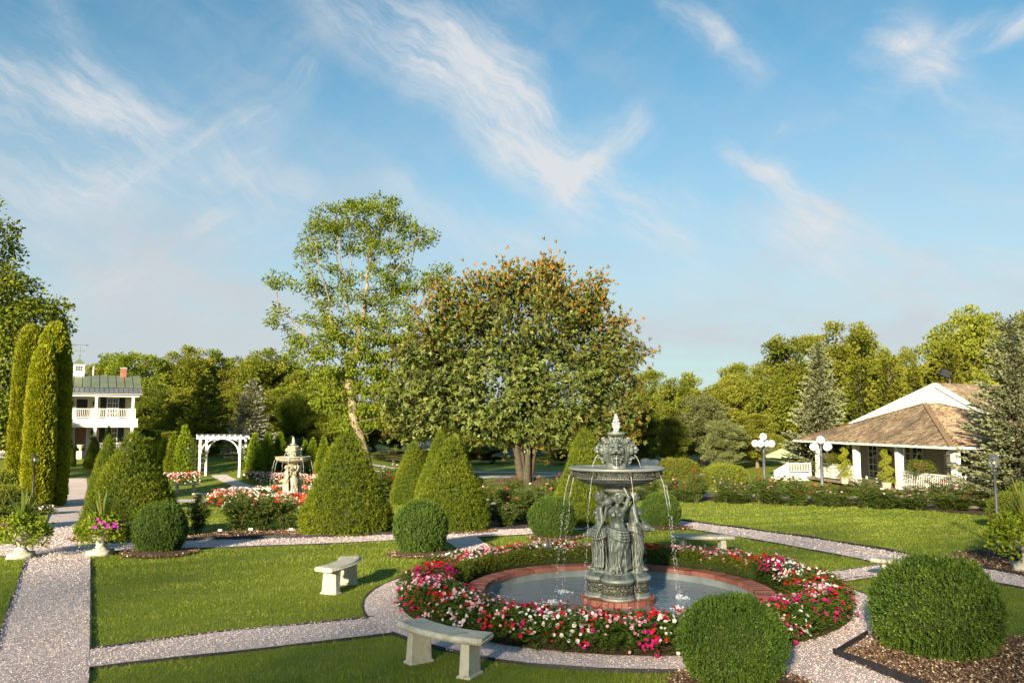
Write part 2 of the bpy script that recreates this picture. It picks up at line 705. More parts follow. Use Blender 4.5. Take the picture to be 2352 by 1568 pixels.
def make_mulch():
    m, t, out = mat_new('mulch')
    co = t.node('ShaderNodeNewGeometry').outputs['Position']
    a = t.noise(co, 22.0, 6, 0.7, 0.6)
    b = t.voronoi(co, 60.0, out='Color')
    sep = t.node('ShaderNodeSeparateColor')
    t.put(sep.inputs[0], b)
    col = t.ramp(a, [(0.3, (0.040, 0.024, 0.016)), (0.55, (0.105, 0.066, 0.044)), (0.75, (0.17, 0.112, 0.075))])
    col = t.mix(t.mapr(sep.outputs[1], 0.93, 0.96, 0, 0.7), col, (0.40, 0.31, 0.20))
    n = t.bump(a, 0.9, 0.04)
    principled(t, out, col, 0.9, 0.15, n)
    return m


def make_chip(name, stops, rough=0.85):
    m, t, out = mat_new(name)
    at = t.node('ShaderNodeAttribute', attribute_name='rnd').outputs['Fac']
    principled(t, out, t.ramp(at, stops), rough, 0.2)
    return m


M_LAWN = make_lawn()
M_GRAVEL = make_gravel('gravel', 1.04)
M_MULCH = make_mulch()
M_CHIP = make_chip('gravel_chip', [(0, (0.32, 0.25, 0.25)), (0.3, (0.46, 0.375, 0.37)), (0.7, (0.56, 0.475, 0.465)), (1, (0.66, 0.585, 0.575))])
M_BARK_CHIP = make_chip('bark_chip', [(0, (0.03, 0.018, 0.012)), (0.5, (0.10, 0.06, 0.04)), (0.9, (0.19, 0.125, 0.08)), (0.92, (0.42, 0.33, 0.22)), (1, (0.55, 0.45, 0.30))])
M_EDGE = solid('edging', (0.012, 0.013, 0.018), (0.028, 0.028, 0.034), 9, 0.55, 0.4)
M_GRASS = leafy('grass_blade', [(0, (0.095, 0.140, 0.011)), (0.45, (0.170, 0.228, 0.020)), (0.82, (0.245, 0.290, 0.034)), (0.95, (0.30, 0.29, 0.08)), (1, (0.40, 0.34, 0.16))], 0.3, 0.5, 0.25)
M_PAVE = solid('terrace_paving', (0.42, 0.33, 0.25), (0.52, 0.42, 0.33), 5, 0.85, 0.2, 0.3, 60)
M_ROAD = solid('far_drive', (0.40, 0.36, 0.34), (0.52, 0.48, 0.46), 2, 0.9, 0.2)

# ------------------------------------------------------------------ ground sheet
def ground_sheet():
    xs = np.concatenate([-np.geomspace(2500, 34, 14), np.arange(-33, 33.1, 0.6), np.geomspace(34, 2500, 14)])
    ys = np.concatenate([-np.geomspace(2500, 5, 12), np.arange(-4, 64.1, 0.6), np.geomspace(65, 3000, 16)])
    xx, yy = np.meshgrid(xs, ys)
    V = np.stack([xx.ravel(), yy.ravel(), zt(xx.ravel(), yy.ravel())], axis=1)
    nx, ny = len(xs), len(ys)
    i = (np.arange(ny - 1)[:, None] * nx + np.arange(nx - 1)[None, :]).ravel()
    Fc = np.stack([i, i + 1, i + nx + 1, i + nx], axis=1)
    # holes where the two pools stand: drop the quads inside the rims
    keep = np.ones(len(Fc), bool)
    for c in (FC1, FC2):
        dd = np.hypot(V[:, 0] - c[0], V[:, 1] - c[1])
        keep &= dd[Fc].min(axis=1) > 2.45
    o = obj('ground', raw_mesh('ground', V, Fc[keep], [M_LAWN], smooth=True))
    tag(o, kind='structure')


FC1 = Vector((1.75, 14.0, 0.0))                 # the near fountain
_f2 = X(670, 38.5)
FC2 = Vector((_f2.x, _f2.y, _f2.z))              # the far fountain
ground_sheet()

R_BED, R_RING = 3.55, 4.15                      # outer radius of the flower bed and of the gravel ring
AX0 = rad(28.5)                                 # the garden's axis

MASKS = []                                       # polygons where no grass grows


def inside(poly, x, y):
    poly = np.asarray(poly, float)
    r = np.zeros(len(x), bool)
    j = len(poly) - 1
    for i in range(len(poly)):
        xi, yi = poly[i][0], poly[i][1]
        xj, yj = poly[j][0], poly[j][1]
        c = ((yi > y) != (yj > y)) & (x < (xj - xi) * (y - yi) / (yj - yi + 1e-12) + xi)
        r ^= c
        j = i
    return r


def resample(pts, step):
    pts = np.asarray([(p[0], p[1]) for p in pts], float)
    seg = np.hypot(*np.diff(pts, axis=0).T)
    cum = np.concatenate([[0], np.cumsum(seg)])
    n = max(2, int(cum[-1] / step) + 1)
    s = np.linspace(0, cum[-1], n)
    return np.stack([np.interp(s, cum, pts[:, 0]), np.interp(s, cum, pts[:, 1])], axis=1)


def strip(name, left, right, mat, up, across=4, step=0.5):
    """a strip between two edge lines (plan points), draped on the terrain"""
    n = max(len(resample(left, step)), len(resample(right, step)))
    def rs(p):
        q = resample(p, 0.05)
        idx = np.linspace(0, len(q) - 1, n)
        return np.stack([np.interp(idx, np.arange(len(q)), q[:, 0]), np.interp(idx, np.arange(len(q)), q[:, 1])], axis=1)
    a, b = rs(left), rs(right)
    u = np.linspace(0, 1, across + 1)
    P = a[:, None, :] * (1 - u)[None, :, None] + b[:, None, :] * u[None, :, None]
    P = P.reshape(-1, 2)
    V = np.column_stack([P, zt(P[:, 0], P[:, 1]) + up])
    w = across + 1
    i = (np.arange(n - 1)[:, None] * w + np.arange(across)[None, :]).ravel()
    Fc = np.stack([i, i + 1, i + w + 1, i + w], axis=1)
    # upward faces
    v0, v1, v2 = V[Fc[:, 0]], V[Fc[:, 1]], V[Fc[:, 2]]
    if np.cross(v1 - v0, v2 - v0)[:, 2].mean() < 0:
        Fc = Fc[:, ::-1]
    o = obj(name, raw_mesh(name, V, Fc, [mat]))
    tag(o, kind='structure')
    MASKS.append(np.concatenate([a, b[::-1]]))
    return o


def annulus(name, c, r0, r1, mat, up, seg=128, rings=3, wob=0.0, dome=0.0, a0=0, a1=2 * PI, mask=True):
    an = np.linspace(a0, a1, seg + 1)
    rr = np.linspace(r0, r1, rings + 1)
    aa, r2 = np.meshgrid(an, rr, indexing='ij')
    w = 1 + wob * (np.sin(3 * aa + c[0]) * 0.5 + np.sin(5 * aa + 2 * c[1]) * 0.35 + np.sin(11 * aa) * 0.15) * (r2 / r1)
    x, y = c[0] + r2 * w * np.cos(aa), c[1] + r2 * w * np.sin(aa)
    h = dome * (1 - (r2 / r1) ** 2)
    V = np.stack([x.ravel(), y.ravel(), (zt(x, y) + up + h).ravel()], axis=1)
    wd = rings + 1
    i = (np.arange(seg)[:, None] * wd + np.arange(rings)[None, :]).ravel()
    Fc = np.stack([i, i + 1, i + wd + 1, i + wd], axis=1)
    o = obj(name, raw_mesh(name, V, Fc, [mat], smooth=dome > 0))
    tag(o, kind='structure')
    if mask:
        MASKS.append(np.stack([x[:, -1], y[:, -1]], axis=1)[:-1])
    return o


def edging(line, path, h=0.035, up=0.0, w=0.014):
    """black edging set on end along a path edge"""
    q = resample(line, 0.4)
    q = q + rng.normal(scale=0.006, size=q.shape)
    d = np.gradient(q, axis=0)
    d /= np.maximum(np.hypot(d[:, 0], d[:, 1])[:, None], 1e-9)
    nrm = np.stack([-d[:, 1], d[:, 0]], axis=1) * w / 2
    z = zt(q[:, 0], q[:, 1])
    hh = h * (1 + 0.25 * np.sin(np.arange(len(q)) * 0.9) * rng.random(len(q)))
    rows = [np.column_stack([q - nrm, z - 0.05]), np.column_stack([q - nrm, z + hh]), np.column_stack([q + nrm, z + hh]), np.column_stack([q + nrm, z - 0.05])]
    V = np.stack(rows, axis=1).reshape(-1, 3)
    n = len(q)
    i = (np.arange(n - 1)[:, None] * 4 + np.arange(3)[None, :]).ravel()
    Fc = np.stack([i, i + 1, i + 5, i + 4], axis=1)
    return obj('edging', raw_mesh('edging', V, Fc, [M_EDGE]), path)


def GP(lst):
    return [tuple(G(*p)[:2]) for p in lst]


def extend(a, b, L):
    a, b = np.array(a), np.array(b)
    return tuple(a + (a - b) / np.linalg.norm(a - b) * L)


# the long straight path on the left, towards the house
lpL = GP([(0, 1455), (60, 1285), (100, 1208), (125, 1152), (150, 1098)])
lpR = GP([(205, 1540), (208, 1285), (209, 1208), (208, 1152), (199, 1098)])
lpL = [extend(lpL[0], lpL[1], 7)] + lpL
lpR = [extend(lpR[0], lpR[1], 7)] + lpR
PATH_L = strip('gravel_path', lpL, lpR, M_GRAVEL, 0.008, 6)
edging(lpL, PATH_L)
_c = np.array(lpR)
# cross path at the left and lower centre, towards the fountain
def radial(ang, r0, r1, w, up, name='gravel_path', edge=True):
    d = np.array([math.cos(ang), math.sin(ang)])
    nn = np.array([-d[1], d[0]]) * w / 2
    c = np.array(FC1[:2])
    a0, a1 = c + d * r0, c + d * r1
    o = strip(name, [a0 + nn, a1 + nn], [a0 - nn, a1 - nn], M_GRAVEL, up)
    if edge:
        c0 = c + d * (R_RING - 0.05)
        edging([c0 + nn, a1 + nn], o); edging([c0 - nn, a1 - nn], o)
    return o

pa = strip('gravel_path', GP([(207, 1493), (500, 1453), (855, 1420), (930, 1412)]), GP([(205, 1537), (600, 1492), (905, 1457), (1000, 1446)]), M_GRAVEL, 0.012)
edging(GP([(209, 1493), (500, 1453), (857, 1420)]), pa)
edging(GP([(207, 1537), (600, 1492), (907, 1457)]), pa)
upT = GP([(-120, 1253), (60, 1252), (250, 1248), (428, 1243), (700, 1236), (896, 1229), (1220, 1214), (1345, 1205), (1560, 1196)])
upB = GP([(-120, 1280), (60, 1277), (250, 1268), (420, 1261), (700, 1252), (905, 1243), (1215, 1229), (1350, 1217), (1590, 1216)])
pu = strip('gravel_path', upT, upB, M_GRAVEL, 0.016)
edging(GP([(240, 1249), (428, 1243), (700, 1236), (896, 1229), (1220, 1214), (1345, 1205), (1500, 1199)]), pu, 0.10)
edging(GP([(250, 1268), (420, 1261), (700, 1252), (905, 1243), (1020, 1239)]), pu)
edging(GP([(1100, 1235), (1215, 1229), (1350, 1217), (1560, 1216)]), pu)
edging(GP([(209, 1493), (208, 1380), (208, 1285)]), PATH_L)
edging(GP([(205, 1568), (206, 1538)]), PATH_L)
dgT = GP([(1560, 1196), (1900, 1243), (2165, 1290), (2352, 1325), (2600, 1374)])
dgB = GP([(1580, 1216), (1800, 1252), (2030, 1297), (2352, 1352), (2600, 1402)])
pd = strip('gravel_path', dgT, dgB, M_GRAVEL, 0.020)
edging(dgT, pd, 0.07)
edging(GP([(1580, 1216), (1800, 1252), (2030, 1297)]), pd)
edging(GP([(2215, 1329), (2352, 1352), (2600, 1402)]), pd)
pr = strip('gravel_path', GP([(1850, 1326), (2035, 1296), (2100, 1292)]), GP([(1890, 1345), (2040, 1322), (2230, 1332)]), M_GRAVEL, 0.024)
edging(GP([(1880, 1321), (2030, 1297)]), pr)
edging(GP([(1912, 1337), (2000, 1324), (2080, 1321)]), pr)
ps = strip('gravel_path', GP([(1018, 1240), (1060, 1268), (1110, 1300)]), GP([(1095, 1234), (1125, 1258), (1175, 1290)]), M_GRAVEL, 0.026)
edging(GP([(1100, 1236), (1150, 1262)]), ps)
pb = strip('gravel_path', GP([(1835, 1480), (1915, 1508), (2060, 1566), (2200, 1622)]), GP([(1700, 1510), (1760, 1535), (1850, 1580), (2000, 1650)]), M_GRAVEL, 0.028)
edging(GP([(1915, 1508), (1990, 1537), (2060, 1566), (2200, 1622)]), pb, 0.11)
RING = annulus('gravel_ring', FC1, 2.52, R_RING, M_GRAVEL, 0.032, 160, 4)
def ring_edge(a0, a1, h=0.045):
    a = np.linspace(rad(a0), rad(a1), 60)
    edging(np.stack([FC1.x + R_RING * np.cos(a), FC1.y + R_RING * np.sin(a)], axis=1), RING, h)
ring_edge(128, 202)
ring_edge(215, 288)
ring_edge(-38, 16)
ring_edge(40, 106)

# far drive, terrace path, house forecourt
strip('drive', [tuple(X(850, 66)[:2]), tuple(X(1700, 61)[:2])], [tuple(X(850, 64)[:2]), tuple(X(1700, 59.4)[:2])], M_ROAD, 0.03)
p2 = strip('garden_walk', GP([(480, 1090), (505, 1104), (560, 1124)]), GP([(520, 1090), (548, 1104), (600, 1122)]), M_ROAD, 0.02)
strip('garden_walk', GP([(380, 1147), (480, 1147), (640, 1152), (800, 1147), (960, 1143), (1100, 1140)]), GP([(380, 1154), (480, 1154), (640, 1159), (800, 1154), (960, 1150), (1100, 1148)]), M_ROAD, 0.024)
strip('garden_walk', GP([(1085, 1093), (1300, 1089), (1420, 1087)]), GP([(1085, 1099), (1300, 1095), (1420, 1092)]), M_ROAD, 0.028)
strip('garden_walk', GP([(1110, 1150), (1190, 1165), (1330, 1178)]), GP([(1105, 1160), (1185, 1176), (1325, 1186)]), M_GRAVEL, 0.028)
strip('terrace_walk', GP([(1480, 1132), (1750, 1134), (2000, 1142), (2352, 1170)]), GP([(1480, 1141), (1750, 1142), (2000, 1150), (2352, 1181)]), M_PAVE, 0.02)

# mulch beds
strip('mulch_bed', GP([(424, 1230), (560, 1220), (700, 1217), (905, 1212), (1120, 1200)]), GP([(424, 1243), (700, 1236), (896, 1229), (1120, 1219)]), M_MULCH, 0.02)
strip('mulch_bed', GP([(1100, 1158), (1180, 1166), (1330, 1186), (1480, 1196)]), GP([(1110, 1218), (1220, 1213), (1345, 1204), (1480, 1199)]), M_MULCH, 0.030)
strip('mulch_bed', GP([(1470, 1141), (1750, 1142), (2000, 1150), (2420, 1182)]), GP([(1500, 1149), (1750, 1151), (2000, 1160), (2420, 1196)]), M_MULCH, 0.026)
strip('mulch_bed', GP([(2145, 1284), (2210, 1268), (2300, 1260), (2400, 1258)]), GP([(2170, 1289), (2250, 1304), (2352, 1323), (2420, 1336)]), M_MULCH, 0.03)
strip('mulch_bed', GP([(0, 1160), (60, 1150), (130, 1150)]), GP([(0, 1175), (60, 1168), (122, 1162)]), M_MULCH, 0.02)
strip('mulch_bed', GP([(1985, 1470), (2020, 1440), (2170, 1440), (2310, 1462), (2480, 1490)]), GP([(1918, 1510), (1990, 1538), (2060, 1567), (2200, 1622), (2420, 1660)]), M_MULCH, 0.03)
edging(GP([(1918, 1510), (1955, 1488), (1992, 1464)]), MASKS and bpy.data.objects['gravel_ring'], 0.10)

# position, half-width in pixels of the clipped box balls; each gets its saucer of mulch
BALLS = [(365, 1274, 63, 112, 'box'), (965, 1276, 65, 118, 'box'), (1268, 1238, 57, 90, 'box'), (1518, 1213, 48, 76, 'box'), (1685, 1592, 131, 198, 'box'), (2154, 1522, 146, 214, 'box')]
BALL_POS = []
for (px, py, hw, hh, kind) in BALLS:
    g = G(px, py)
    sc = F / (g.y * math.cos(PITCH) + (g.z - CAMH) * math.sin(PITCH))
    r = hw / sc * 0.955
    c = X(px, g.y + r * 0.55)
    c.z = float(zt(c.x, c.y))
    BALL_POS.append((c, r, hh / sc))
for (c, r, h), k in zip(BALL_POS, (1.45, 1.3, 1.2, 1.5, 1.35, 0)):
    if k:
        annulus('mulch_saucer', (c.x + 0.05, c.y - 0.1), 0.02, r * k, M_MULCH, 0.02, 40, 6, 0.05, 0.07)
for (px, Y, r) in ((1035, 24.6, 1.45), (795, 23.6, 1.3), (300, 22.4, 1.45), (1345, 26.3, 1.35)):
    g = X(px, Y)
    annulus('mulch_saucer', (g.x, g.y), 0.02, r, M_MULCH, 0.034, 40, 6, 0.05, 0.05)
g = X(1205, 52)
annulus('mulch_saucer', (g.x, g.y), 0.02, 2.6, M_MULCH, 0.02, 40, 6, 0.05, 0.35)

# ------------------------------------------------------------------ scattered chips and grass
def in_view(x, y, pad=60):
    z = zt(x, y)
    zc = y * math.cos(PITCH) + (z - CAMH) * math.sin(PITCH)
    u = 1176 + F * x / zc
    yc = -y * math.sin(PITCH) + (z - CAMH) * math.cos(PITCH)
    v = 784 - F * yc / zc
    return (u > -pad - 60) & (u < 2352 + pad + 60) & (v < 1568 + pad) & (y > 2)


def chips(name, masks, n, size, mat, up, ylim, parent=None, dens=None):
    P = []
    tot = 0
    while tot < n:
        x = rng.uniform(-14, 16, 200000); y = rng.uniform(8.2, ylim, 200000)
        w = in_view(x, y) & (np.hypot(x - FC1.x, y - FC1.y) > R_BED - 0.05) & (rng.random(len(x)) < np.clip((10.0 / y) ** 2.3, 0, 1))
        x, y = x[w], y[w]
        k = np.zeros(len(x), bool)
        for q in masks:
            k |= inside(q, x, y)
        if not k.any():
            break
        P.append(np.stack([x[k], y[k]], axis=1))
        tot += int(k.sum())
    P = np.concatenate(P)[:n]
    n = len(P)
    s = size * rng.uniform(0.5, 1.3, n) * np.clip(P[:, 1] / 12, 1, 1.6)
    C = np.column_stack([P, zt(P[:, 0], P[:, 1]) + up + s * 0.1])
    T = np.array([[1, 0, -.3], [-.5, .87, -.3], [-.5, -.87, -.3], [0, 0, .55]])
    V = T[None] * (s[:, None, None]) * rng.uniform(0.6, 1.2, (n, 4, 1))
    a = rng.uniform(0, 6.28, n)
    ca, sa = np.cos(a)[:, None], np.sin(a)[:, None]
    vx = V[:, :, 0] * ca - V[:, :, 1] * sa
    vy = V[:, :, 0] * sa + V[:, :, 1] * ca
    tilt = rng.normal(scale=0.4, size=(n, 1))
    vz = V[:, :, 2] + vx * tilt
    V = np.stack([vx, vy, vz], axis=2) + C[:, None, :]
    i = np.arange(n)[:, None] * 4
    Fc = np.concatenate([i + np.array([[0, 1, 3]]), i + np.array([[1, 2, 3]]), i + np.array([[2, 0, 3]])], axis=1).reshape(-1, 3)
    o = obj(name, raw_mesh(name, V.reshape(-1, 3), Fc, [mat], rnd=np.repeat(rng.random(n), 3)), parent)
    return tag(o, kind='stuff')

# the order of MASKS: left path, cross paths ..., ring
GRAVEL_MASKS = MASKS[:8] + [MASKS[8]]
ring_out = MASKS[8]
tag(chips('gravel', GRAVEL_MASKS, 36000, 0.011, M_CHIP, 0.034, 34), 'loose pink-white crushed stone chips on the garden paths', 'gravel')
MUL = [m for m in MASKS[13:] if np.asarray(m)[:, 1].mean() < 27]
tag(chips('mulch', MUL, 19000, 0.022, M_BARK_CHIP, 0.045, 27), 'brown bark chips on the mulch beds', 'mulch')


def grass():
    X_, Y_ = [], []
    for (y0, y1, dens) in ((8.3, 11, 1700), (11, 14, 1150), (14, 18, 740), (18, 23, 450), (23, 30, 260), (30, 40, 115)):
        w = 0.68 * y1 + 1
        n = int(2 * w * (y1 - y0) * dens)
        x = rng.uniform(-w, w, n); y = rng.uniform(y0, y1, n)
        k = in_view(x, y, 170)
        for q in MASKS:
            k &= ~inside(q, x, y)
        X_.append(x[k]); Y_.append(y[k])
    x, y = np.concatenate(X_), np.concatenate(Y_)
    n = len(x)
    P = np.column_stack([x, y, zt(x, y) - 0.004])
    tuft = vnoise(np.column_stack([x, y, 0 * x]), 0.55, 3)
    fine = vnoise(np.column_stack([x, y, 0 * x]), 2.3, 5)
    L = 0.042 * (1 + 0.35 * tuft + 0.25 * fine) * rng.uniform(0.6, 1.35, n) * np.clip(y / 15, 1, 1.25)
    L = np.clip(L, 0.014, 0.11)
    Wd = 0.006 * np.clip(y / 10, 1, 4.0) * rng.uniform(0.7, 1.4, n)
    ax = np.column_stack([rng.normal(scale=0.55, size=n), rng.normal(scale=0.55, size=n), np.ones(n)])
    ax[:, 0] += 0.35 * np.sin(x * 1.3 + 2 * fine); ax[:, 1] += 0.35 * np.cos(y * 1.1 + tuft * 2)
    ax = unit(ax)
    sd = unit(np.cross(ax, rdir(n)))
    V = np.stack([P - sd * Wd[:, None] / 2, P + sd * Wd[:, None] / 2, P + ax * L[:, None]], axis=1).reshape(-1, 3)
    Fc = np.arange(3 * n).reshape(-1, 3)
    r = np.clip(0.36 + 0.22 * tuft + 0.16 * fine + rng.normal(scale=0.2, size=n), 0, 1)
    r = np.clip(r + 0.075 * np.sign(np.sin(2 * PI * (x * 0.475 - y * 0.88) / 1.15)), 0, 1)      # mowing lanes
    dry = vnoise(np.column_stack([x, y, 0 * x]), 0.9, 9)
    r = np.where((dry > 0.45) & (rng.random(n) < 0.35), rng.uniform(0.82, 1, n), r)
    r = np.where(rng.random(n) < 0.05, rng.uniform(0.9, 1, n), r)
    o = obj('lawn_grass', raw_mesh('lawn_grass', V, Fc, [M_GRASS], rnd=r))
    tag(o, 'short mown green grass of the garden lawns', 'grass', kind='stuff')
    print('blades', n)


grass()


def litter():
    """fallen leaves and petals on lawn and gravel"""
    n = 900
    x = rng.uniform(-13, 14, n * 6); y = rng.uniform(8.5, 26, n * 6)
    k = in_view(x, y, 10) & (np.hypot(x - FC1.x, y - FC1.y) > R_BED)
    x, y = x[k][:n], y[k][:n]
    m = len(x)
    P = np.column_stack([x, y, zt(x, y) + 0.05])
    a = rng.uniform(0, 6.28, m)
    V, Fc, R = leaves(P, np.column_stack([np.cos(a), np.sin(a), rng.normal(scale=.15, size=m)]), np.array([0, 0, 1.0]) + .4 * rdir(m), rng.uniform(.025, .06, m), rng.uniform(.015, .035, m))
    o = obj('leaf_litter', raw_mesh('leaf_litter', V, Fc, [M_LITTER], rnd=R))
    tag(o, 'scattered fallen leaves on the lawns and paths', 'fallen leaves', kind='stuff')


M_LITTER = leafy('fallen_leaf', [(0, (0.09, 0.05, 0.02)), (0.5, (0.20, 0.12, 0.04)), (1, (0.34, 0.25, 0.07))], 0.1, 0.7, 0.2)
litter()
# ------------------------------------------------------------------ plant materials
def G3(*c):
    return tuple(c)

M_BARK = solid('bark', (0.10, 0.075, 0.055), (0.20, 0.16, 0.12), 9, 0.9, 0.15, 0.8, 30, bdist=0.03)
M_BARK_PALE = solid('pale_bark', (0.15, 0.115, 0.08), (0.33, 0.27, 0.185), 3, 0.9, 0.15, 1.0, 10, bdist=0.08, detail=8, dirt=((0.10, 0.08, 0.055), 2.0, 0.9))
M_BARK_DARK = solid('dark_bark', (0.040, 0.032, 0.024), (0.085, 0.07, 0.05), 7, 0.9, 0.15, 0.8, 25, bdist=0.03, dirt=((0.07, 0.085, 0.03), 2.5, 0.7))
M_TWIG = solid('twig_core', (0.022, 0.034, 0.009), (0.036, 0.050, 0.013), 12, 0.9, 0.1)
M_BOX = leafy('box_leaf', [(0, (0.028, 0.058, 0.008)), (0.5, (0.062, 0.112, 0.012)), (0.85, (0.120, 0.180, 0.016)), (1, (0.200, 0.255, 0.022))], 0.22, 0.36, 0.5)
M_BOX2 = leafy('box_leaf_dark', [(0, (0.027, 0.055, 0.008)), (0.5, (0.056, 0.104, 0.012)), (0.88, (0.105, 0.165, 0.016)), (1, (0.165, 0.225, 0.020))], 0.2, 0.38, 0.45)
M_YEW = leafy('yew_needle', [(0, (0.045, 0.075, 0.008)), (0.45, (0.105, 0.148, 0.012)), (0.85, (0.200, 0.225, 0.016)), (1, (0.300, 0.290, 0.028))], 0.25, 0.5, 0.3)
M_HEDGE = leafy('gold_hedge_leaf', [(0, (0.06, 0.085, 0.008)), (0.5, (0.12, 0.15, 0.012)), (1, (0.26, 0.27, 0.02))], 0.25, 0.45, 0.35)
M_THUJA = leafy('thuja_spray', [(0, (0.095, 0.130, 0.008)), (0.5, (0.200, 0.230, 0.012)), (0.85, (0.300, 0.305, 0.018)), (0.95, (0.32, 0.26, 0.03)), (1, (0.24, 0.14, 0.03))], 0.3, 0.5, 0.3, 0.012)
M_EMER = leafy('emerald_spray', [(0, (0.095, 0.150, 0.008)), (0.5, (0.170, 0.230, 0.012)), (1, (0.250, 0.290, 0.020))], 0.3, 0.5, 0.3, 0.012)
M_MAPLE = leafy('maple_leaf', [(0, (0.060, 0.090, 0.008)), (0.5, (0.125, 0.160, 0.012)), (0.9, (0.200, 0.220, 0.018)), (1, (0.26, 0.25, 0.02))], 0.32, 0.5, 0.3)
M_LOCUST = leafy('locust_leaf', [(0, (0.075, 0.115, 0.010)), (0.5, (0.150, 0.195, 0.014)), (0.9, (0.235, 0.270, 0.020)), (1, (0.30, 0.30, 0.03))], 0.34, 0.5, 0.3)
M_MAG = leafy('magnolia_leaf', [(0, (0.050, 0.078, 0.014)), (0.5, (0.105, 0.138, 0.026)), (0.88, (0.185, 0.200, 0.044)), (1, (0.28, 0.20, 0.05))], 0.14, 0.36, 0.5)
M_MAGB = leafy('magnolia_underleaf', [(0, (0.115, 0.115, 0.035)), (0.45, (0.18, 0.125, 0.030)), (0.75, (0.30, 0.155, 0.026)), (1, (0.38, 0.20, 0.04))], 0.15, 0.6, 0.2)
M_WOOD1 = leafy('woodland_leaf', [(0, (0.105, 0.138, 0.016)), (0.5, (0.190, 0.220, 0.026)), (0.9, (0.270, 0.282, 0.034)), (1, (0.33, 0.31, 0.04))], 0.4, 0.55, 0.25, 0.022)
M_WOOD2 = leafy('pale_leaf', [(0, (0.110, 0.135, 0.016)), (0.5, (0.180, 0.205, 0.026)), (0.9, (0.250, 0.265, 0.036)), (1, (0.32, 0.30, 0.04))], 0.32, 0.55, 0.25, 0.014)
M_WOOD3 = leafy('grey_green_leaf', [(0, (0.095, 0.115, 0.040)), (0.5, (0.160, 0.180, 0.068)), (1, (0.25, 0.26, 0.10))], 0.28, 0.55, 0.25, 0.014)
M_SPRUCE = leafy('blue_spruce_needle', [(0, (0.095, 0.110, 0.075)), (0.5, (0.200, 0.215, 0.155)), (0.92, (0.31, 0.32, 0.25)), (1, (0.24, 0.17, 0.08))], 0.12, 0.55, 0.3)
M_CEDAR = leafy('cedar_needle', [(0, (0.075, 0.095, 0.045)), (0.5, (0.160, 0.180, 0.090)), (1, (0.29, 0.30, 0.165))], 0.15, 0.55, 0.3)
M_CYP = leafy('cypress_spray', [(0, (0.065, 0.085, 0.008)), (0.5, (0.125, 0.145, 0.012)), (1, (0.21, 0.215, 0.02))], 0.25, 0.55, 0.25, 0.012)
M_ROSE_L = leafy('rose_leaf', [(0, (0.036, 0.062, 0.012)), (0.5, (0.072, 0.112, 0.018)), (0.9, (0.130, 0.165, 0.026)), (1, (0.20, 0.13, 0.04))], 0.25, 0.42, 0.4)
M_VINCA_L = leafy('vinca_leaf', [(0, (0.038, 0.070, 0.012)), (0.5, (0.072, 0.122, 0.016)), (1, (0.135, 0.19, 0.022))], 0.25, 0.4, 0.4)
M_FERN = leafy('fern_frond', [(0, (0.10, 0.15, 0.012)), (0.5, (0.18, 0.24, 0.016)), (1, (0.28, 0.32, 0.024))], 0.35, 0.5, 0.3)
M_SPIKE = leafy('spike_leaf', [(0, (0.07, 0.11, 0.016)), (0.6, (0.13, 0.175, 0.028)), (1, (0.24, 0.25, 0.06))], 0.25, 0.4, 0.4)
M_LIME = leafy('lime_leaf', [(0, (0.16, 0.20, 0.014)), (1, (0.34, 0.36, 0.03))], 0.35, 0.5, 0.3)


def petal(name, c0, c1, trans=0.35):
    return leafy(name, [(0, c0), (1, c1)], trans, 0.6, 0.2, glow=(1, 1, 1), tcol=1.1)

P_RED = petal('red_petal', (0.42, 0.008, 0.010), (0.66, 0.025, 0.025))
P_MAG = petal('magenta_petal', (0.40, 0.006, 0.09), (0.62, 0.02, 0.20))
P_PINK = petal('pink_petal', (0.60, 0.26, 0.34), (0.78, 0.48, 0.54))
P_WHITE = petal('white_petal', (0.66, 0.64, 0.60), (0.82, 0.80, 0.76))
P_CORAL = petal('coral_petal', (0.62, 0.09, 0.07), (0.80, 0.22, 0.16))
P_ORANGE = petal('orange_red_petal', (0.55, 0.035, 0.010), (0.75, 0.10, 0.03))
P_VIOLET = petal('violet_petal', (0.42, 0.02, 0.34), (0.62, 0.06, 0.52))
P_BLUSH = petal('blush_petal', (0.74, 0.52, 0.46), (0.84, 0.70, 0.64))


# ------------------------------------------------------------------ clipped shrubs
def revolve_points(prof, n, lump=0.0, lscale=1.0, seed=0, depth=0.06, squash=1.0):
    """points near the surface of a body of revolution (prof: list of (z, r)), with outward normals"""
    z, r = np.array([p[0] for p in prof], float), np.array([p[1] for p in prof], float)
    zz = np.linspace(z[0], z[-1], 400)
    rr = np.interp(zz, z, r)
    dz = np.gradient(zz); dr = np.gradient(rr)
    wgt = rr * np.hypot(dz, dr) + 1e-6
    cdf = np.cumsum(wgt) / wgt.sum()
    q = np.interp(rng.random(n), cdf, zz)
    rq = np.interp(q, zz, rr)
    slope = np.interp(q, zz, dr / np.maximum(dz, 1e-9))
    a = rng.uniform(0, 2 * PI, n)
    N = unit(np.column_stack([np.cos(a), np.sin(a), -slope]))
    P = np.column_stack([rq * np.cos(a), rq * np.sin(a) * squash, q])
    lum = vnoise(P, lscale, seed)
    P = P + N * (lump * lum - depth * rng.random(n) ** 1.5)[:, None]
    return P, N, lum


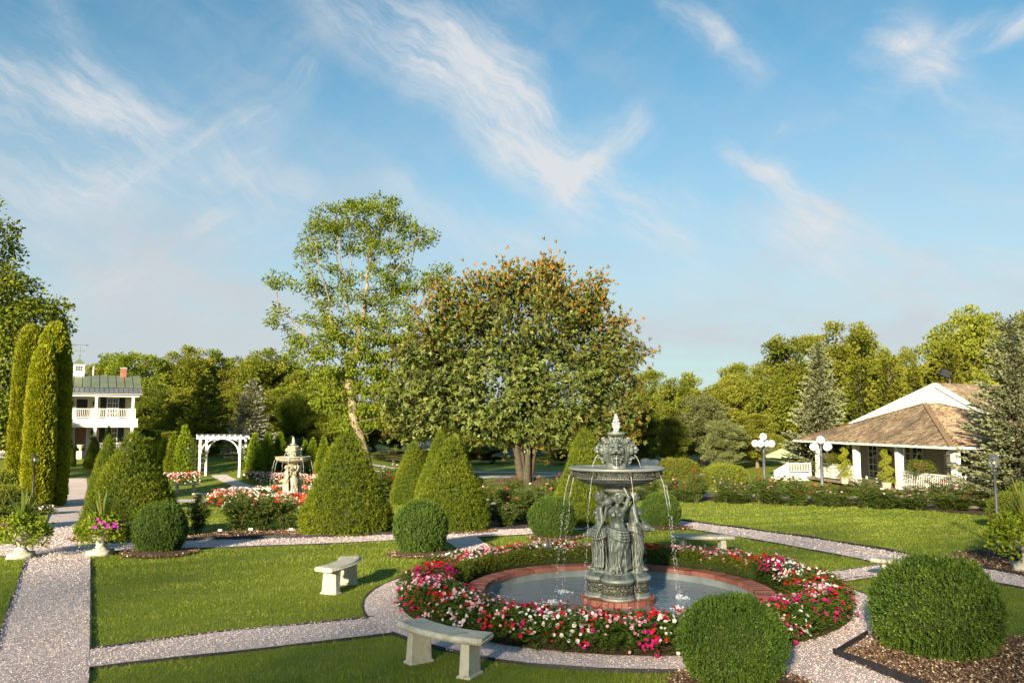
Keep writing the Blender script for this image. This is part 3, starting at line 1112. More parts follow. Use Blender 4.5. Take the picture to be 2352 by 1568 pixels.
def core_mesh(name, prof, shrink, lump, lscale, seed, mat, seg=28):
    z, r = np.array([p[0] for p in prof], float), np.array([p[1] for p in prof], float)
    zz = np.linspace(z[0], z[-1], 22)
    rr = np.maximum(np.interp(zz, z, r) - shrink, 0.005)
    zz = zz.copy(); zz[-1] -= shrink; zz[-2] = min(zz[-2], zz[-1])
    a = np.arange(seg) * 2 * PI / seg
    V = np.stack([rr[:, None] * np.cos(a), rr[:, None] * np.sin(a), np.repeat(zz[:, None], seg, 1)], axis=2).reshape(-1, 3)
    N = unit(np.column_stack([V[:, :2], np.zeros(len(V))]))
    V = V + N * (lump * vnoise(V, lscale, seed))[:, None] * np.repeat(np.minimum(1, rr / 0.2), seg)[:, None]
    n = len(zz)
    i, k = np.meshgrid(np.arange(n - 1), np.arange(seg), indexing='ij')
    i, k = i.ravel(), k.ravel(); k2 = (k + 1) % seg
    Fc = np.stack([i * seg + k, i * seg + k2, (i + 1) * seg + k2, (i + 1) * seg + k], axis=1)
    return raw_mesh(name, V, Fc, [mat], smooth=True)


def sprigs(P, N, lum, per, slen, L, W, spread=0.9, up=0.2, tipbias=0.5, base_r=0.35, flat=False):
    """short leafy shoots growing out of a clipped surface"""
    n = len(P)
    D = unit(N + rdir(n) * 0.55 + np.array([0, 0, up]))
    t = (np.arange(per) + 0.5) / per
    sl = slen * rng.uniform(0.45, 1.5, n) * np.where(rng.random(n) < 0.03, 2.0, 1.0)
    PP = P[:, None, :] + D[:, None, :] * (sl[:, None] * t[None, :])[:, :, None]
    PP = PP.reshape(-1, 3)
    DD = np.repeat(D, per, axis=0)
    tt = np.tile(t, n)
    ax = unit(DD * (0.35 + 0.5 * tt)[:, None] + rdir(n * per) * spread)
    if flat:
        nn = unit(np.array([0, 0, 1.0]) + 0.5 * rdir(n * per))
    else:
        nn = unit(DD + 0.7 * rdir(n * per))
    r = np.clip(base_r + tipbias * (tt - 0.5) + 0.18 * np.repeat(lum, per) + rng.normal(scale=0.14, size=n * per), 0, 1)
    return leaves(PP, ax, nn, L * rng.uniform(0.7, 1.25, n * per), W * rng.uniform(0.8, 1.2, n * per), rnd=r)


BALL_PROF = [(0.0, 0.46), (0.08, 0.63), (0.2, 0.83), (0.34, 0.965), (0.46, 1.0), (0.58, 0.985), (0.70, 0.915), (0.81, 0.79), (0.89, 0.64), (0.95, 0.46), (0.985, 0.26), (1.0, 0.0)]


def ball_shrub(n, per, leaf, mat, lump, seed, lscale, rx=1.0, h=1.0, slen=0.06, tip=0.45):
    prof = [(z * h, r * rx) for z, r in BALL_PROF]
    P, N, lum = revolve_points(prof, n, lump, lscale, seed, 0.09)
    hole = vnoise(P, 2.6, seed + 5)
    kp = (hole < 0.62) | (rng.random(len(P)) < 0.35)              # thin places show the twigs inside
    P, N, lum = P[kp], N[kp], lum[kp]
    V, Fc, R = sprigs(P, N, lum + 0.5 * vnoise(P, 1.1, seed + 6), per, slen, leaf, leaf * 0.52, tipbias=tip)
    return raw_mesh('foliage', V, Fc, [mat], rnd=R), core_mesh('inner_twigs', prof, 0.10, lump, lscale, seed, M_TWIG)


CONE_PROF = [(0.0, 0.86), (0.06, 0.97), (0.14, 1.0), (0.25, 0.93), (0.45, 0.72), (0.66, 0.49), (0.83, 0.31), (0.93, 0.195), (0.98, 0.11), (1.0, 0.0)]


def yew_cone(n, seed, R_, H_, leaf=0.075):
    prof = [(z * H_, r * R_) for z, r in CONE_PROF]
    P, N, lum = revolve_points(prof, n, 0.035, 0.8, seed, 0.07)
    kp = (vnoise(P, 1.6, seed + 5) < 0.7) | (rng.random(len(P)) < 0.4)
    P, N, lum = P[kp], N[kp], lum[kp]
    # layered sprays: gather the shoots towards soft horizontal tiers
    lay = 0.14
    ph = P[:, 2] / lay + 0.8 * vnoise(P, 0.5, seed + 2)
    P[:, 2] += -0.4 * lay * np.sin(2 * PI * ph) / (2 * PI) * 2.2
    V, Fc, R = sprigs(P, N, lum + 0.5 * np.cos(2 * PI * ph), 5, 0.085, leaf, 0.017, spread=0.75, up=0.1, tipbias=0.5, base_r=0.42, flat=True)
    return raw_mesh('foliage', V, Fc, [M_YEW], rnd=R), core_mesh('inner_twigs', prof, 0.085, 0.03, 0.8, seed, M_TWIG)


def plume(n, seed, prof, mat, leaf, wid, lump=0.08, lscale=0.7, per=4, core=0.12):
    """arborvitae: flat upright sprays"""
    P, N, lum = revolve_points(prof, n, lump, lscale, seed, 0.12)
    m = len(P)
    D = unit(N * 0.8 + np.array([0, 0, 0.75]) + rdir(m) * 0.45)
    per_t = (np.arange(per) + 0.5) / per
    PP = (P[:, None, :] + D[:, None, :] * (leaf * 0.6 * per_t)[None, :, None]).reshape(-1, 3)
    ax = unit(np.repeat(D, per, 0) + 0.55 * rdir(m * per))
    nn = unit(np.repeat(np.cross(D, np.array([0, 0, 1.0])), per, 0) + 0.6 * rdir(m * per))
    r = np.clip(0.42 + 0.2 * np.repeat(lum, per) + 0.25 * (np.tile(per_t, m) - 0.5) + rng.normal(scale=0.16, size=m * per), 0, 1)
    V, Fc, R = leaves(PP, ax, nn, leaf * rng.uniform(0.6, 1.2, m * per), wid * rng.uniform(0.7, 1.3, m * per), rnd=r)
    return raw_mesh('foliage', V, Fc, [mat], rnd=R), core_mesh('inner_twigs', prof, core, lump, lscale, seed, M_TWIG)


# ------------------------------------------------------------------ trees
def colonise(att, root, trunk_top, step, kill, infl, iters=90, seed=0, trunk_pts=None):
    """space colonisation: returns nodes, parents"""
    nodes = [np.array(root, float)]
    par = [-1]
    tp = trunk_pts if trunk_pts is not None else [trunk_top]
    cur = np.array(root, float)
    for q in tp:
        q = np.array(q, float)
        L = np.linalg.norm(q - cur)
        k = max(1, int(L / step))
        for j in range(1, k + 1):
            nodes.append(cur + (q - cur) * j / k)
            par.append(len(nodes) - 2)
        cur = q
    att = att.copy()
    for it in range(iters):
        if not len(att):
            break
        Nn = np.array(nodes)
        d2 = ((att ** 2).sum(1)[:, None] + (Nn ** 2).sum(1)[None] - 2 * att @ Nn.T)
        near = d2.argmin(1)
        dm = np.sqrt(np.maximum(d2[np.arange(len(att)), near], 0))
        ok = dm < infl
        if not ok.any():
            infl *= 1.5
            continue
        dirs = {}
        v = unit(att[ok] - Nn[near[ok]])
        acc = np.zeros_like(Nn); np.add.at(acc, near[ok], v)
        idx = np.unique(near[ok])
        new = []
        rr = np.random.default_rng(seed * 1000 + it)
        for i in idx:
            dd = acc[i]
            L = np.linalg.norm(dd)
            dd = dd / L if L > 1e-6 else rr.normal(size=3)
            dd = dd + rr.normal(scale=0.18, size=3)
            new.append((Nn[i] + dd / np.linalg.norm(dd) * step, i))
        for p, i in new:
            nodes.append(p); par.append(int(i))
        Q = np.array([p for p, _ in new])
        d2 = ((att ** 2).sum(1)[:, None] + (Q ** 2).sum(1)[None] - 2 * att @ Q.T)
        att = att[np.sqrt(np.maximum(d2.min(1), 0)) > kill]
        if len(nodes) > 9000:
            break
    return np.array(nodes), np.array(par)


def limb_mesh(name, nodes, par, mat, r_tip=0.012, expo=2.3, r_max=None, sides=6, flare=1.5):
    n = len(nodes)
    kids = [[] for _ in range(n)]
    for i in range(1, n):
        kids[par[i]].append(i)
    rr = np.zeros(n)
    for i in range(n - 1, -1, -1):
        rr[i] = r_tip if not kids[i] else (sum(rr[k] ** expo for k in kids[i])) ** (1 / expo)
    if r_max:
        f = r_max / rr[0]
        rr = np.where(rr * f > r_tip, rr * f, r_tip) if f < 1 else rr * (1 + (f - 1) * (rr / rr[0]))
    z0 = nodes[0][2]
    mb = MB()
    stack = [(0, None)]
    while stack:
        i, pp = stack.pop()
        chain = [i] if pp is None else [pp, i]
        while kids[chain[-1]]:
            ks = sorted(kids[chain[-1]], key=lambda k: -rr[k])
            for k in ks[1:]:
                stack.append((k, chain[-1]))
            chain.append(ks[0])
        if len(chain) > 1:
            rad_ = [rr[c] * (1 + (flare - 1) * math.exp(-(nodes[c][2] - z0) / 0.5)) for c in chain]
            if pp is not None:
                rad_[0] = min(rad_[0], rad_[1] * 1.15)
            sd = sides if max(rad_) > 0.1 else (5 if max(rad_) > 0.04 else 3)
            mb.tube([nodes[c] for c in chain], rad_, sd, cap=False)
    return mb.mesh(name, mat, True), rr, kids


def ell_points(c, r, n, shell=0.6, seed=None):
    """points in an ellipsoid, biased to its shell"""
    d = rdir(n)
    t = (shell + (1 - shell) * rng.random(n)) ** 1.0
    t = np.where(rng.random(n) < 0.75, t, rng.random(n) ** (1 / 3))
    return np.array(c) + d * t[:, None] * np.array(r)


def clusters(C, out, per, cr, L, W, rnd_c=None, up=0.4, flat=0.6, droop=0.1, base=0.45, rs=0.16):
    """a clump of leaves round every centre C; out = outward direction there"""
    n = len(C)
    off = rdir(n * per) * (rng.random(n * per) ** 0.45)[:, None] * np.array([1, 1, 0.75]) * cr
    P = np.repeat(C, per, 0) + off
    O = np.repeat(out, per, 0)
    ax = unit(O * 0.6 + unit(off) * 0.7 + rdir(n * per) * 0.7 + np.array([0, 0, -droop]))
    nn = unit(np.array([0, 0, 1.0]) * up + O * flat + rdir(n * per) * 0.65)
    r = rng.normal(scale=rs, size=n * per) + base
    if rnd_c is not None:
        r = r + np.repeat(rnd_c, per)
    return leaves(P, ax, nn, L * rng.uniform(0.65, 1.3, n * per), W * rng.uniform(0.7, 1.25, n * per), rnd=np.clip(r, 0, 1))


def leaf_nodes(nodes, rr, kids, rmax):
    k = np.array([(not kids[i]) for i in range(len(nodes))])
    return nodes[k]


def woodland_tree(seed, H_, Rw, mat, nclump=70, per=90, cr=1.0, L=0.42, W=0.27, trunk=0.22, base=0.28, bark=None, shape='round'):
    """a broad tree of the wood: limbs and clumps of leaves; origin at its foot"""
    global rng
    keep = rng
    rng = np.random.default_rng(seed)
    c = np.array([0, 0, H_ * (base + 1) / 2])
    r = np.array([Rw, Rw, H_ * (1 - base) / 2])
    lob = ell_points(c, r * 0.62, 7, 0.7)
    C = []
    for q in lob:
        C.append(ell_points(q, r * rng.uniform(0.34, 0.5), nclump // 8, 0.6))
    C.append(ell_points(c, r * 0.92, nclump // 3, 0.9))
    C = np.concatenate(C)
    C = C[C[:, 2] > H_ * base * 0.6]
    nodes, par = colonise(C, (0, 0, -0.1), (0, 0, H_ * base), 0.8, 1.0, 30, 50, seed)
    lm, rr, kids = limb_mesh('trunk', nodes, par, bark or M_BARK, 0.02, 2.2, trunk)
    out = unit((C - c) / r)
    rc = rng.normal(scale=0.13, size=len(C))
    V, Fc, R = clusters(C, out, per, cr, L, W, rc)
    cm = raw_mesh('crown', V, Fc, [mat], rnd=R)
    rng = keep
    return lm, cm


def conifer(seed, H_, Rw, mat, tiers=26, L=0.26, W=0.05, droop=-0.12, power=0.9, base=0.06, bark=None, per_b=9, dens=14, twist=0.3, tip=0.25, ragged=0.18):
    global rng
    keep = rng
    rng = np.random.default_rng(seed)
    mb = MB()
    mb.tube([(0, 0, -0.1), (0, 0, H_ * 0.5), (0, 0, H_ * 0.98)], [H_ * 0.018 + 0.03, H_ * 0.010 + 0.02, 0.012], 7)
    PP, AXs, NN, RR, LL = [], [], [], [], []
    for k in range(tiers):
        f = (k + 0.5) / tiers
        z = H_ * (base + (0.985 - base) * f)
        rl = Rw * (1 - f) ** power + tip
        nb = max(4, int(per_b * (1 - 0.45 * f)))
        a0 = rng.uniform(0, 6.28)
        for b in range(nb):
            a = a0 + 2 * PI * b / nb + rng.normal(scale=0.18)
            ln = rl * rng.uniform(1 - 2 * ragged, 1 + ragged)
            d = np.array([math.cos(a), math.sin(a), 0])
            sl = droop + rng.normal(scale=0.08) + 0.55 * f ** 2
            m = 5
            t = np.linspace(0, 1, m)
            pts = np.array([0, 0, z + rng.normal(scale=H_ / tiers * 0.3)]) + d * (ln * t)[:, None] + np.array([0, 0, 1.0]) * (ln * (sl * t + 0.14 * t ** 2))[:, None]
            mb.tube([tuple(q) for q in pts[::2]], [0.012 + 0.012 * ln, 0.01 + 0.006 * ln, 0.006], 3, cap=False)
            ns = max(4, int(dens * ln))
            tt = rng.uniform(0.12, 1.0, ns) ** 0.75
            B = np.stack([np.interp(tt, t, pts[:, j]) for j in range(3)], axis=1)
            side = np.cross(d, [0, 0, 1.0])
            sg = rng.choice([-1.0, 1.0], ns)
            w = ln * 0.30 * (1 - tt) + 0.12
            B = B + side * (sg * w * rng.random(ns))[:, None] + np.array([0, 0, 1.0]) * rng.normal(scale=0.03, size=ns)[:, None]
            ax = d * 0.9 + side * (sg * rng.uniform(0.1, 0.9, ns))[:, None] + rng.normal(scale=0.2, size=(ns, 3)) + np.array([0, 0, 0.12])
            PP.append(B); AXs.append(ax); NN.append(np.array([0, 0, 1.0]) + rng.normal(scale=twist, size=(ns, 3)))
            RR.append(np.clip(0.25 + 0.45 * tt + rng.normal(scale=0.16, size=ns), 0, 1))
    PP, AXs, NN, RR = map(np.concatenate, (PP, AXs, NN, RR))
    n = len(PP)
    V1 = leaves(PP, AXs, NN, L * rng.uniform(0.6, 1.2, n), W * rng.uniform(0.7, 1.3, n), rnd=RR)
    V2 = leaves(PP, AXs + rdir(n) * 0.5, np.cross(NN, AXs), L * 0.7, W, rnd=RR)
    V, Fc, R = merge([V1, V2])
    cm = raw_mesh('crown', V, Fc, [mat], rnd=R)
    rng = keep
    return mb.mesh('trunk', bark or M_BARK, True), cm


def tree_thing(name, label, parts, loc, rz=0.0, scale=1.0, group=None, cat='tree', names=('trunk', 'crown')):
    t = empty(name, loc, rz, label, cat, group, scale=scale)
    for nm, me in zip(names, parts):
        obj(nm, me, t)
    return t
# ------------------------------------------------------------------ stone, metal and paint
def make_bronze(name='bronze', pale=0.0):
    m, t, out = mat_new(name)
    co = t.node('ShaderNodeTexCoord').outputs['Object']
    geo = t.node('ShaderNodeNewGeometry')
    a = t.noise(co, 5.0, 6, 0.65, 0.4)
    streak = t.node('ShaderNodeMapping')
    t.put(streak.inputs[0], co); streak.inputs['Scale'].default_value = (14, 14, 1.6)
    b = t.noise(streak.outputs[0], 1.0, 5, 0.6)
    col = t.ramp(a, [(0.30, (0.034, 0.042, 0.034)), (0.46, (0.082, 0.102, 0.086)), (0.60, (0.135, 0.172, 0.148)), (0.74, (0.13, 0.10, 0.058))])
    col = t.mix(t.mapr(b, 0.49, 0.64, 0, 0.75), col, (0.27, 0.315, 0.28))
    col = t.mix(t.mapr(t.noise(co, 2.6, 4, 0.6), 0.56, 0.74, 0, 0.7), col, (0.20, 0.155, 0.090))
    col = t.mix(t.mapr(geo.outputs['Pointiness'], 0.44, 0.495, 0.75, 0), col, (0.020, 0.026, 0.024))  # crevices darkened in the colour to deepen their shade
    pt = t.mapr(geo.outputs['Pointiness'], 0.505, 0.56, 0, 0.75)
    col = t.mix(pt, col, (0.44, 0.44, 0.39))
    if pale:
        col = t.mix(pale, col, (0.42, 0.36, 0.24))
    n = t.bump(t.noise(co, 60, 4, 0.6), 0.25, 0.006)
    principled(t, out, col, t.mapr(a, 0.3, 0.7, 0.32, 0.6), 0.5, n, 0.25)
    return m


def make_relief(name, scale, c0, c1):
    """cast ornament: curling raised relief"""
    m, t, out = mat_new(name)
    co = t.node('ShaderNodeTexCoord').outputs['Object']
    v = t.voronoi(co, scale, feature='SMOOTH_F1')
    w = t.node('ShaderNodeTexWave', wave_type='RINGS', rings_direction='SPHERICAL')
    w.inputs['Scale'].default_value = 0.3
    h = t.math('SINE', t.math('MULTIPLY', v, 26.0))
    hh = t.math('ADD', t.math('MULTIPLY', h, 0.5), t.noise(co, scale * 2.2, 3, 0.6))
    col = t.ramp(hh, [(0.1, c0), (0.55, tuple((a + b) / 2 for a, b in zip(c0, c1))), (1.0, c1)])
    principled(t, out, col, 0.5, 0.45, t.bump(hh, 0.9, 0.02), 0.15)
    return m


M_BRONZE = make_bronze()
M_BRONZE2 = make_bronze('lime_stained_bronze', 0.6)
M_RELIEF = make_relief('bronze_relief', 16.0, (0.030, 0.036, 0.030), (0.28, 0.27, 0.19))
M_BASIN = make_relief('basin_frieze', 26.0, (0.035, 0.036, 0.030), (0.26, 0.24, 0.19))
M_STONE = solid('cast_stone', (0.36, 0.345, 0.285), (0.50, 0.48, 0.41), 4, 0.85, 0.2, 0.35, 50, dirt=((0.20, 0.19, 0.13), 5.0, 0.85))
M_STONE2 = solid('old_stone', (0.40, 0.33, 0.21), (0.56, 0.48, 0.34), 4, 0.85, 0.2, 0.35, 50, dirt=((0.26, 0.21, 0.13), 2.2, 0.6))
M_BRICK = None


def make_brick():
    m, t, out = mat_new('brick')
    oi = t.node('ShaderNodeObjectInfo').outputs['Random']
    co = t.node('ShaderNodeNewGeometry').outputs['Position']
    col = t.ramp(oi, [(0, (0.21, 0.075, 0.052)), (0.5, (0.29, 0.11, 0.076)), (1, (0.37, 0.165, 0.115))])
    col = t.mix(t.mapr(t.noise(co, 26, 5, 0.65), 0.45, 0.75, 0, 0.6), col, (0.22, 0.085, 0.062))
    principled(t, out, col, 0.85, 0.25, t.bump(t.noise(co, 90, 4), 0.5, 0.006))
    return m


M_BRICK = make_brick()
M_MORTAR = solid('mortar', (0.17, 0.13, 0.11), (0.25, 0.20, 0.17), 20, 0.95, 0.1)
M_POOL = solid('pool_paint', (0.16, 0.19, 0.20), (0.24, 0.27, 0.28), 2.5, 0.6, 0.3, dirt=((0.08, 0.085, 0.07), 1.4, 0.8))


def make_water():
    m, t, out = mat_new('pool_water')
    co = t.node('ShaderNodeNewGeometry').outputs['Position']
    mp = t.node('ShaderNodeMapping'); t.put(mp.inputs[0], co); mp.inputs['Scale'].default_value = (1.0, 1.7, 1)
    h = t.math('ADD', t.noise(mp.outputs[0], 3.2, 3, 0.55, 0.8), t.math('MULTIPLY', t.noise(mp.outputs[0], 11, 3, 0.6, 0.5), 0.35))
    n = t.bump(h, 0.55, 0.05)
    b = principled(t, None, (0.17, 0.205, 0.225), 0.05, 0.7, n)
    b.inputs['IOR'].default_value = 1.33
    t.t.links.new(b.outputs[0], out.inputs[0])
    return m


M_WATER = make_water()


def make_spray():
    m, t, out = mat_new('falling_water')
    b = principled(t, None, (0.86, 0.90, 0.93), 0.12, 0.6)
    tr = t.node('ShaderNodeBsdfTransparent')
    mx = t.node('ShaderNodeMixShader')
    co = t.node('ShaderNodeNewGeometry').outputs['Position']
    t.put(mx.inputs[0], t.mapr(t.noise(co, 30, 3, 0.7), 0.3, 0.65, 0.08, 0.5))
    t.t.links.new(tr.outputs[0], mx.inputs[1]); t.t.links.new(b.outputs[0], mx.inputs[2])
    t.t.links.new(mx.outputs[0], out.inputs[0])
    return m


M_SPRAY = make_spray()
M_WHITE = solid('white_paint', (0.58, 0.57, 0.545), (0.68, 0.67, 0.645), 3, 0.5, 0.35, dirt=((0.55, 0.53, 0.48), 2.5, 0.35))
M_WHITE_OLD = solid('weathered_white_paint', (0.62, 0.60, 0.57), (0.78, 0.77, 0.74), 5, 0.65, 0.3, dirt=((0.34, 0.26, 0.20), 5, 0.8))
M_CREAM = solid('cream_wall', (0.60, 0.53, 0.32), (0.66, 0.585, 0.37), 1.5, 0.8, 0.2)
M_SHUTTER = solid('black_shutter', (0.012, 0.013, 0.014), (0.022, 0.024, 0.025), 5, 0.45, 0.4)
M_ROOFMET = solid('painted_metal_roof', (0.095, 0.120, 0.072), (0.14, 0.165, 0.10), 0.8, 0.5, 0.4, dirt=((0.15, 0.12, 0.075), 0.9, 0.6))
M_ROOFLOW = solid('grey_metal_roof', (0.105, 0.11, 0.115), (0.15, 0.155, 0.155), 1.5, 0.4, 0.5)
M_DOOR = solid('varnished_door', (0.19, 0.070, 0.018), (0.30, 0.125, 0.035), 2.2, 0.35, 0.5)
M_IRON = solid('black_iron', (0.010, 0.011, 0.012), (0.022, 0.023, 0.025), 8, 0.45, 0.5)
M_LAMPGREY = solid('slate_grey_lamp_paint', (0.055, 0.062, 0.072), (0.082, 0.090, 0.104), 6, 0.45, 0.45)
M_GLOBE = solid('opal_globe', (0.80, 0.78, 0.74), (0.84, 0.82, 0.78), 2, 0.25, 0.5)
M_TEAK = solid('grey_teak', (0.16, 0.13, 0.10), (0.24, 0.20, 0.16), 6, 0.8, 0.2)
M_BASKET = solid('basket', (0.05, 0.035, 0.02), (0.09, 0.06, 0.035), 18, 0.9, 0.1)
M_CANVAS_G = solid('green_canvas', (0.085, 0.135, 0.115), (0.105, 0.160, 0.135), 2, 0.85, 0.15)
M_CANVAS_L = solid('light_green_canvas', (0.30, 0.38, 0.22), (0.36, 0.44, 0.26), 2, 0.85, 0.15)
M_SOIL = solid('soil', (0.03, 0.022, 0.016), (0.06, 0.045, 0.03), 20, 0.95, 0.1)
M_STEEL = solid('dull_steel', (0.30, 0.31, 0.32), (0.38, 0.39, 0.40), 8, 0.4, 0.5, metallic=0.6)


def make_glass_dark(name='window_glass', col=(0.035, 0.04, 0.045)):
    m, t, out = mat_new(name)
    principled(t, out, col, 0.06, 0.6)
    return m


M_PANE = make_glass_dark()


def make_clear():
    m, t, out = mat_new('lamp_glass')
    g = t.node('ShaderNodeBsdfGlass'); g.inputs['Roughness'].default_value = 0.08; g.inputs['IOR'].default_value = 1.2
    g.inputs['Color'].default_value = (0.86, 0.88, 0.86, 1)
    tr = t.node('ShaderNodeBsdfTransparent')
    mx = t.node('ShaderNodeMixShader'); mx.inputs[0].default_value = 0.45
    t.t.links.new(g.outputs[0], mx.inputs[1]); t.t.links.new(tr.outputs[0], mx.inputs[2])
    t.t.links.new(mx.outputs[0], out.inputs[0])
    return m


M_CLEAR = make_clear()


def make_shake():
    m, t, out = mat_new('cedar_shake')
    at = t.node('ShaderNodeAttribute', attribute_name='rnd').outputs['Fac']
    co = t.node('ShaderNodeTexCoord').outputs['Object']
    col = t.ramp(at, [(0, (0.20, 0.135, 0.080)), (0.5, (0.32, 0.235, 0.150)), (0.9, (0.42, 0.33, 0.225)), (1, (0.24, 0.19, 0.14))])
    col = t.mix(t.mapr(t.noise(co, 0.7, 4, 0.6), 0.44, 0.68, 0, 0.75), col, (0.13, 0.105, 0.08))
    principled(t, out, col, 0.9, 0.15, t.bump(t.noise(co, 30, 3), 0.4, 0.01))
    return m


M_SHAKE = make_shake()


# ------------------------------------------------------------------ the maidens' fountain
def maiden(pose):
    """a draped standing figure, 1.3 m, facing +x, feet at z = 0; one continuous surface"""
    mb = MB()
    # drapery from feet to hip: fluted cross sections; the weight is on one leg
    prof = [(0.00, .155, .175, .00, .00), (0.05, .150, .170, .00, .00), (0.14, .128, .150, .005, .004), (0.26, .118, .142, .012, .010), (0.38, .122, .148, .020, .014),
            (0.48, .130, .160, .022, .018), (0.56, .136, .168, .016, .020), (0.62, .132, .166, .006, .020), (0.67, .118, .152, .0, .018), (0.71, .104, .136, -.004, .012)]
    seg = 72
    V, Fs = [], []
    for (z, rx, ry, cx, cy) in prof:
        for k in range(seg):
            a = 2 * PI * k / seg
            amp = 0.085 * min(1, (0.75 - z) / 0.35) * (1 if z < 0.7 else 0)
            fl = 1 + amp * math.cos(13 * a + 3.0 * math.sin(2.2 * z * 3 + a)) + 0.6 * amp * math.cos(7 * a + 9 * z) + 0.35 * amp * math.cos(23 * a - 6 * z)
            V.append((cx + rx * fl * math.cos(a), cy + ry * fl * math.sin(a), z))
    for i in range(len(prof) - 1):
        for k in range(seg):
            k2 = (k + 1) % seg
            Fs.append((i * seg + k, i * seg + k2, (i + 1) * seg + k2, (i + 1) * seg + k))
    Fs.append(tuple(range(seg))[::-1]); Fs.append(tuple((len(prof) - 1) * seg + k for k in range(seg)))
    mb.add(V, Fs)
    # bent knee pushing the cloth, swag round the hips
    mb.tube([(0.03, -0.07, 0.62), (0.10, -0.075, 0.36), (0.05, -0.085, 0.04)], [0.078, 0.068, 0.045], 10)
    mb.ball((0.105, -0.075, 0.37), (0.06, 0.06, 0.075))
    for j in range(4):
        pts = []
        for k in range(25):
            a = 2 * PI * k / 24
            pts.append((0.006 + (0.128 + 0.008 * j) * math.cos(a), 0.018 + (0.162 + .004 * j) * math.sin(a), 0.685 - 0.034 * j - 0.035 * math.sin(a + 0.6) * (1 + 0.35 * j)))
        mb.tube(pts, 0.017, 6, cap=False)
    # hanging folds at the side
    for j in range(5):
        y = 0.10 + 0.018 * j
        mb.tube([(0.085 - 0.03 * j, y, 0.62), (0.10 - 0.035 * j, y + 0.02, 0.35), (0.105 - 0.035 * j, y + 0.04, 0.06)], [0.012, 0.018, 0.02], 6)
    # feet
    mb.ball((0.155, -0.075, 0.022), (0.075, 0.034, 0.026))
    mb.ball((0.135, 0.055, 0.022), (0.07, 0.034, 0.026))
    # torso
    tor = [(0.64, .108, .140, .0, .016), (0.72, .092, .118, -.002, .012), (0.79, .080, .102, .0, .004), (0.86, .088, .112, .004, -.002), (0.93, .094, .128, .004, -.006),
           (0.99, .082, .140, .0, -.008), (1.035, .060, .120, -.004, -.008), (1.06, .046, .070, -.006, -.008)]
    mb2 = []
    seg = 28
    V, Fs = [], []
    for (z, rx, ry, cx, cy) in tor:
        for k in range(seg):
            a = 2 * PI * k / seg
            fl = 1 + (0.03 * math.cos(9 * a + 14 * z) if z < 0.97 else 0)
            V.append((cx + rx * fl * math.cos(a), cy + ry * fl * math.sin(a), z))
    for i in range(len(tor) - 1):
        for k in range(seg):
            k2 = (k + 1) % seg
            Fs.append((i * seg + k, i * seg + k2, (i + 1) * seg + k2, (i + 1) * seg + k))
    Fs.append(tuple(range(seg))[::-1]); Fs.append(tuple((len(tor) - 1) * seg + k for k in range(seg)))
    mb.add(V, Fs)
    for sy in (-1, 1):
        mb.ball((0.078, sy * 0.052 - 0.005, 0.925), (0.045, 0.044, 0.046))
        mb.ball((-0.004, sy * 0.125 - 0.008, 1.01), (0.045, 0.046, 0.048))
    # strap folds across the chest
    mb.tube([(0.02, -0.11, 1.03), (0.085, -0.05, 0.97), (0.098, 0.02, 0.90), (0.07, 0.10, 0.83)], 0.012, 6)
    mb.tube([(0.02, 0.11, 1.03), (0.085, 0.05, 0.97), (0.095, 0.0, 0.88)], 0.012, 6)
    # neck and head
    hy, hz = (0.0, 1.18)
    tilt = {'raise': 0.05, 'jug': -0.03, 'back': 0.0}[pose]
    mb.tube([(-0.004, -0.008, 1.03), (0.006, tilt * 0.5, 1.12)], [0.042, 0.038], 10)
    hc = Vector((0.014, tilt, 1.19))
    mb.ball(hc, (0.076, 0.064, 0.090), 14, 10)
    mb.ball(hc + Vector((0.035, 0, -0.038)), (0.044, 0.042, 0.046), 10, 8)           # jaw
    mb.ball(hc + Vector((0.080, 0, -0.012)), (0.014, 0.011, 0.022))                    # nose
    mb.ball(hc + Vector((0.072, 0, -0.046)), (0.010, 0.020, 0.008))                    # lips
    mb.ball(hc + Vector((-0.018, 0, 0.020)), (0.080, 0.076, 0.084), 14, 10)            # hair
    for j in range(9):
        a = -2.4 + 4.8 * j / 8
        mb.ball(hc + Vector((0.02 * math.cos(a * 0.4), 0.072 * math.sin(a * 0.62), 0.045 + 0.035 * math.cos(a * 0.65))), (0.026, 0.018, 0.020))
    mb.ball(hc + Vector((-0.095, 0, 0.0)), (0.045, 0.045, 0.042))                      # chignon
    for sy in (-1, 1):
        mb.ball(hc + Vector((-0.006, sy * 0.066, -0.008)), (0.014, 0.010, 0.022))

    def arm(sh, el, wr, hd):
        mb.tube([sh, el], [0.042, 0.034], 8)
        mb.ball(el, 0.034)
        mb.tube([el, wr], [0.034, 0.022], 8)
        wr, hd = Vector(wr), Vector(hd)
        d = (hd - wr)
        mb.tube([wr, wr + d * 0.55], [0.022, 0.027], 8)
        d.normalize()
        s = d.cross(Vector((0.3, 0.2, 1))).normalized()
        b = wr + (hd - wr) * 0.5
        for j in range(4):
            q = b + s * (-0.019 + 0.0125 * j)
            mb.tube([q, q + d * 0.028, q + d * 0.050 + Vector((-0.008, 0, -0.010))], [0.0085, 0.008, 0.006], 6)
        mb.tube([wr + d * 0.02, wr + d * 0.03 + s * 0.032, wr + d * 0.055 + s * 0.034], [0.010, 0.009, 0.006], 6)

    jug = None
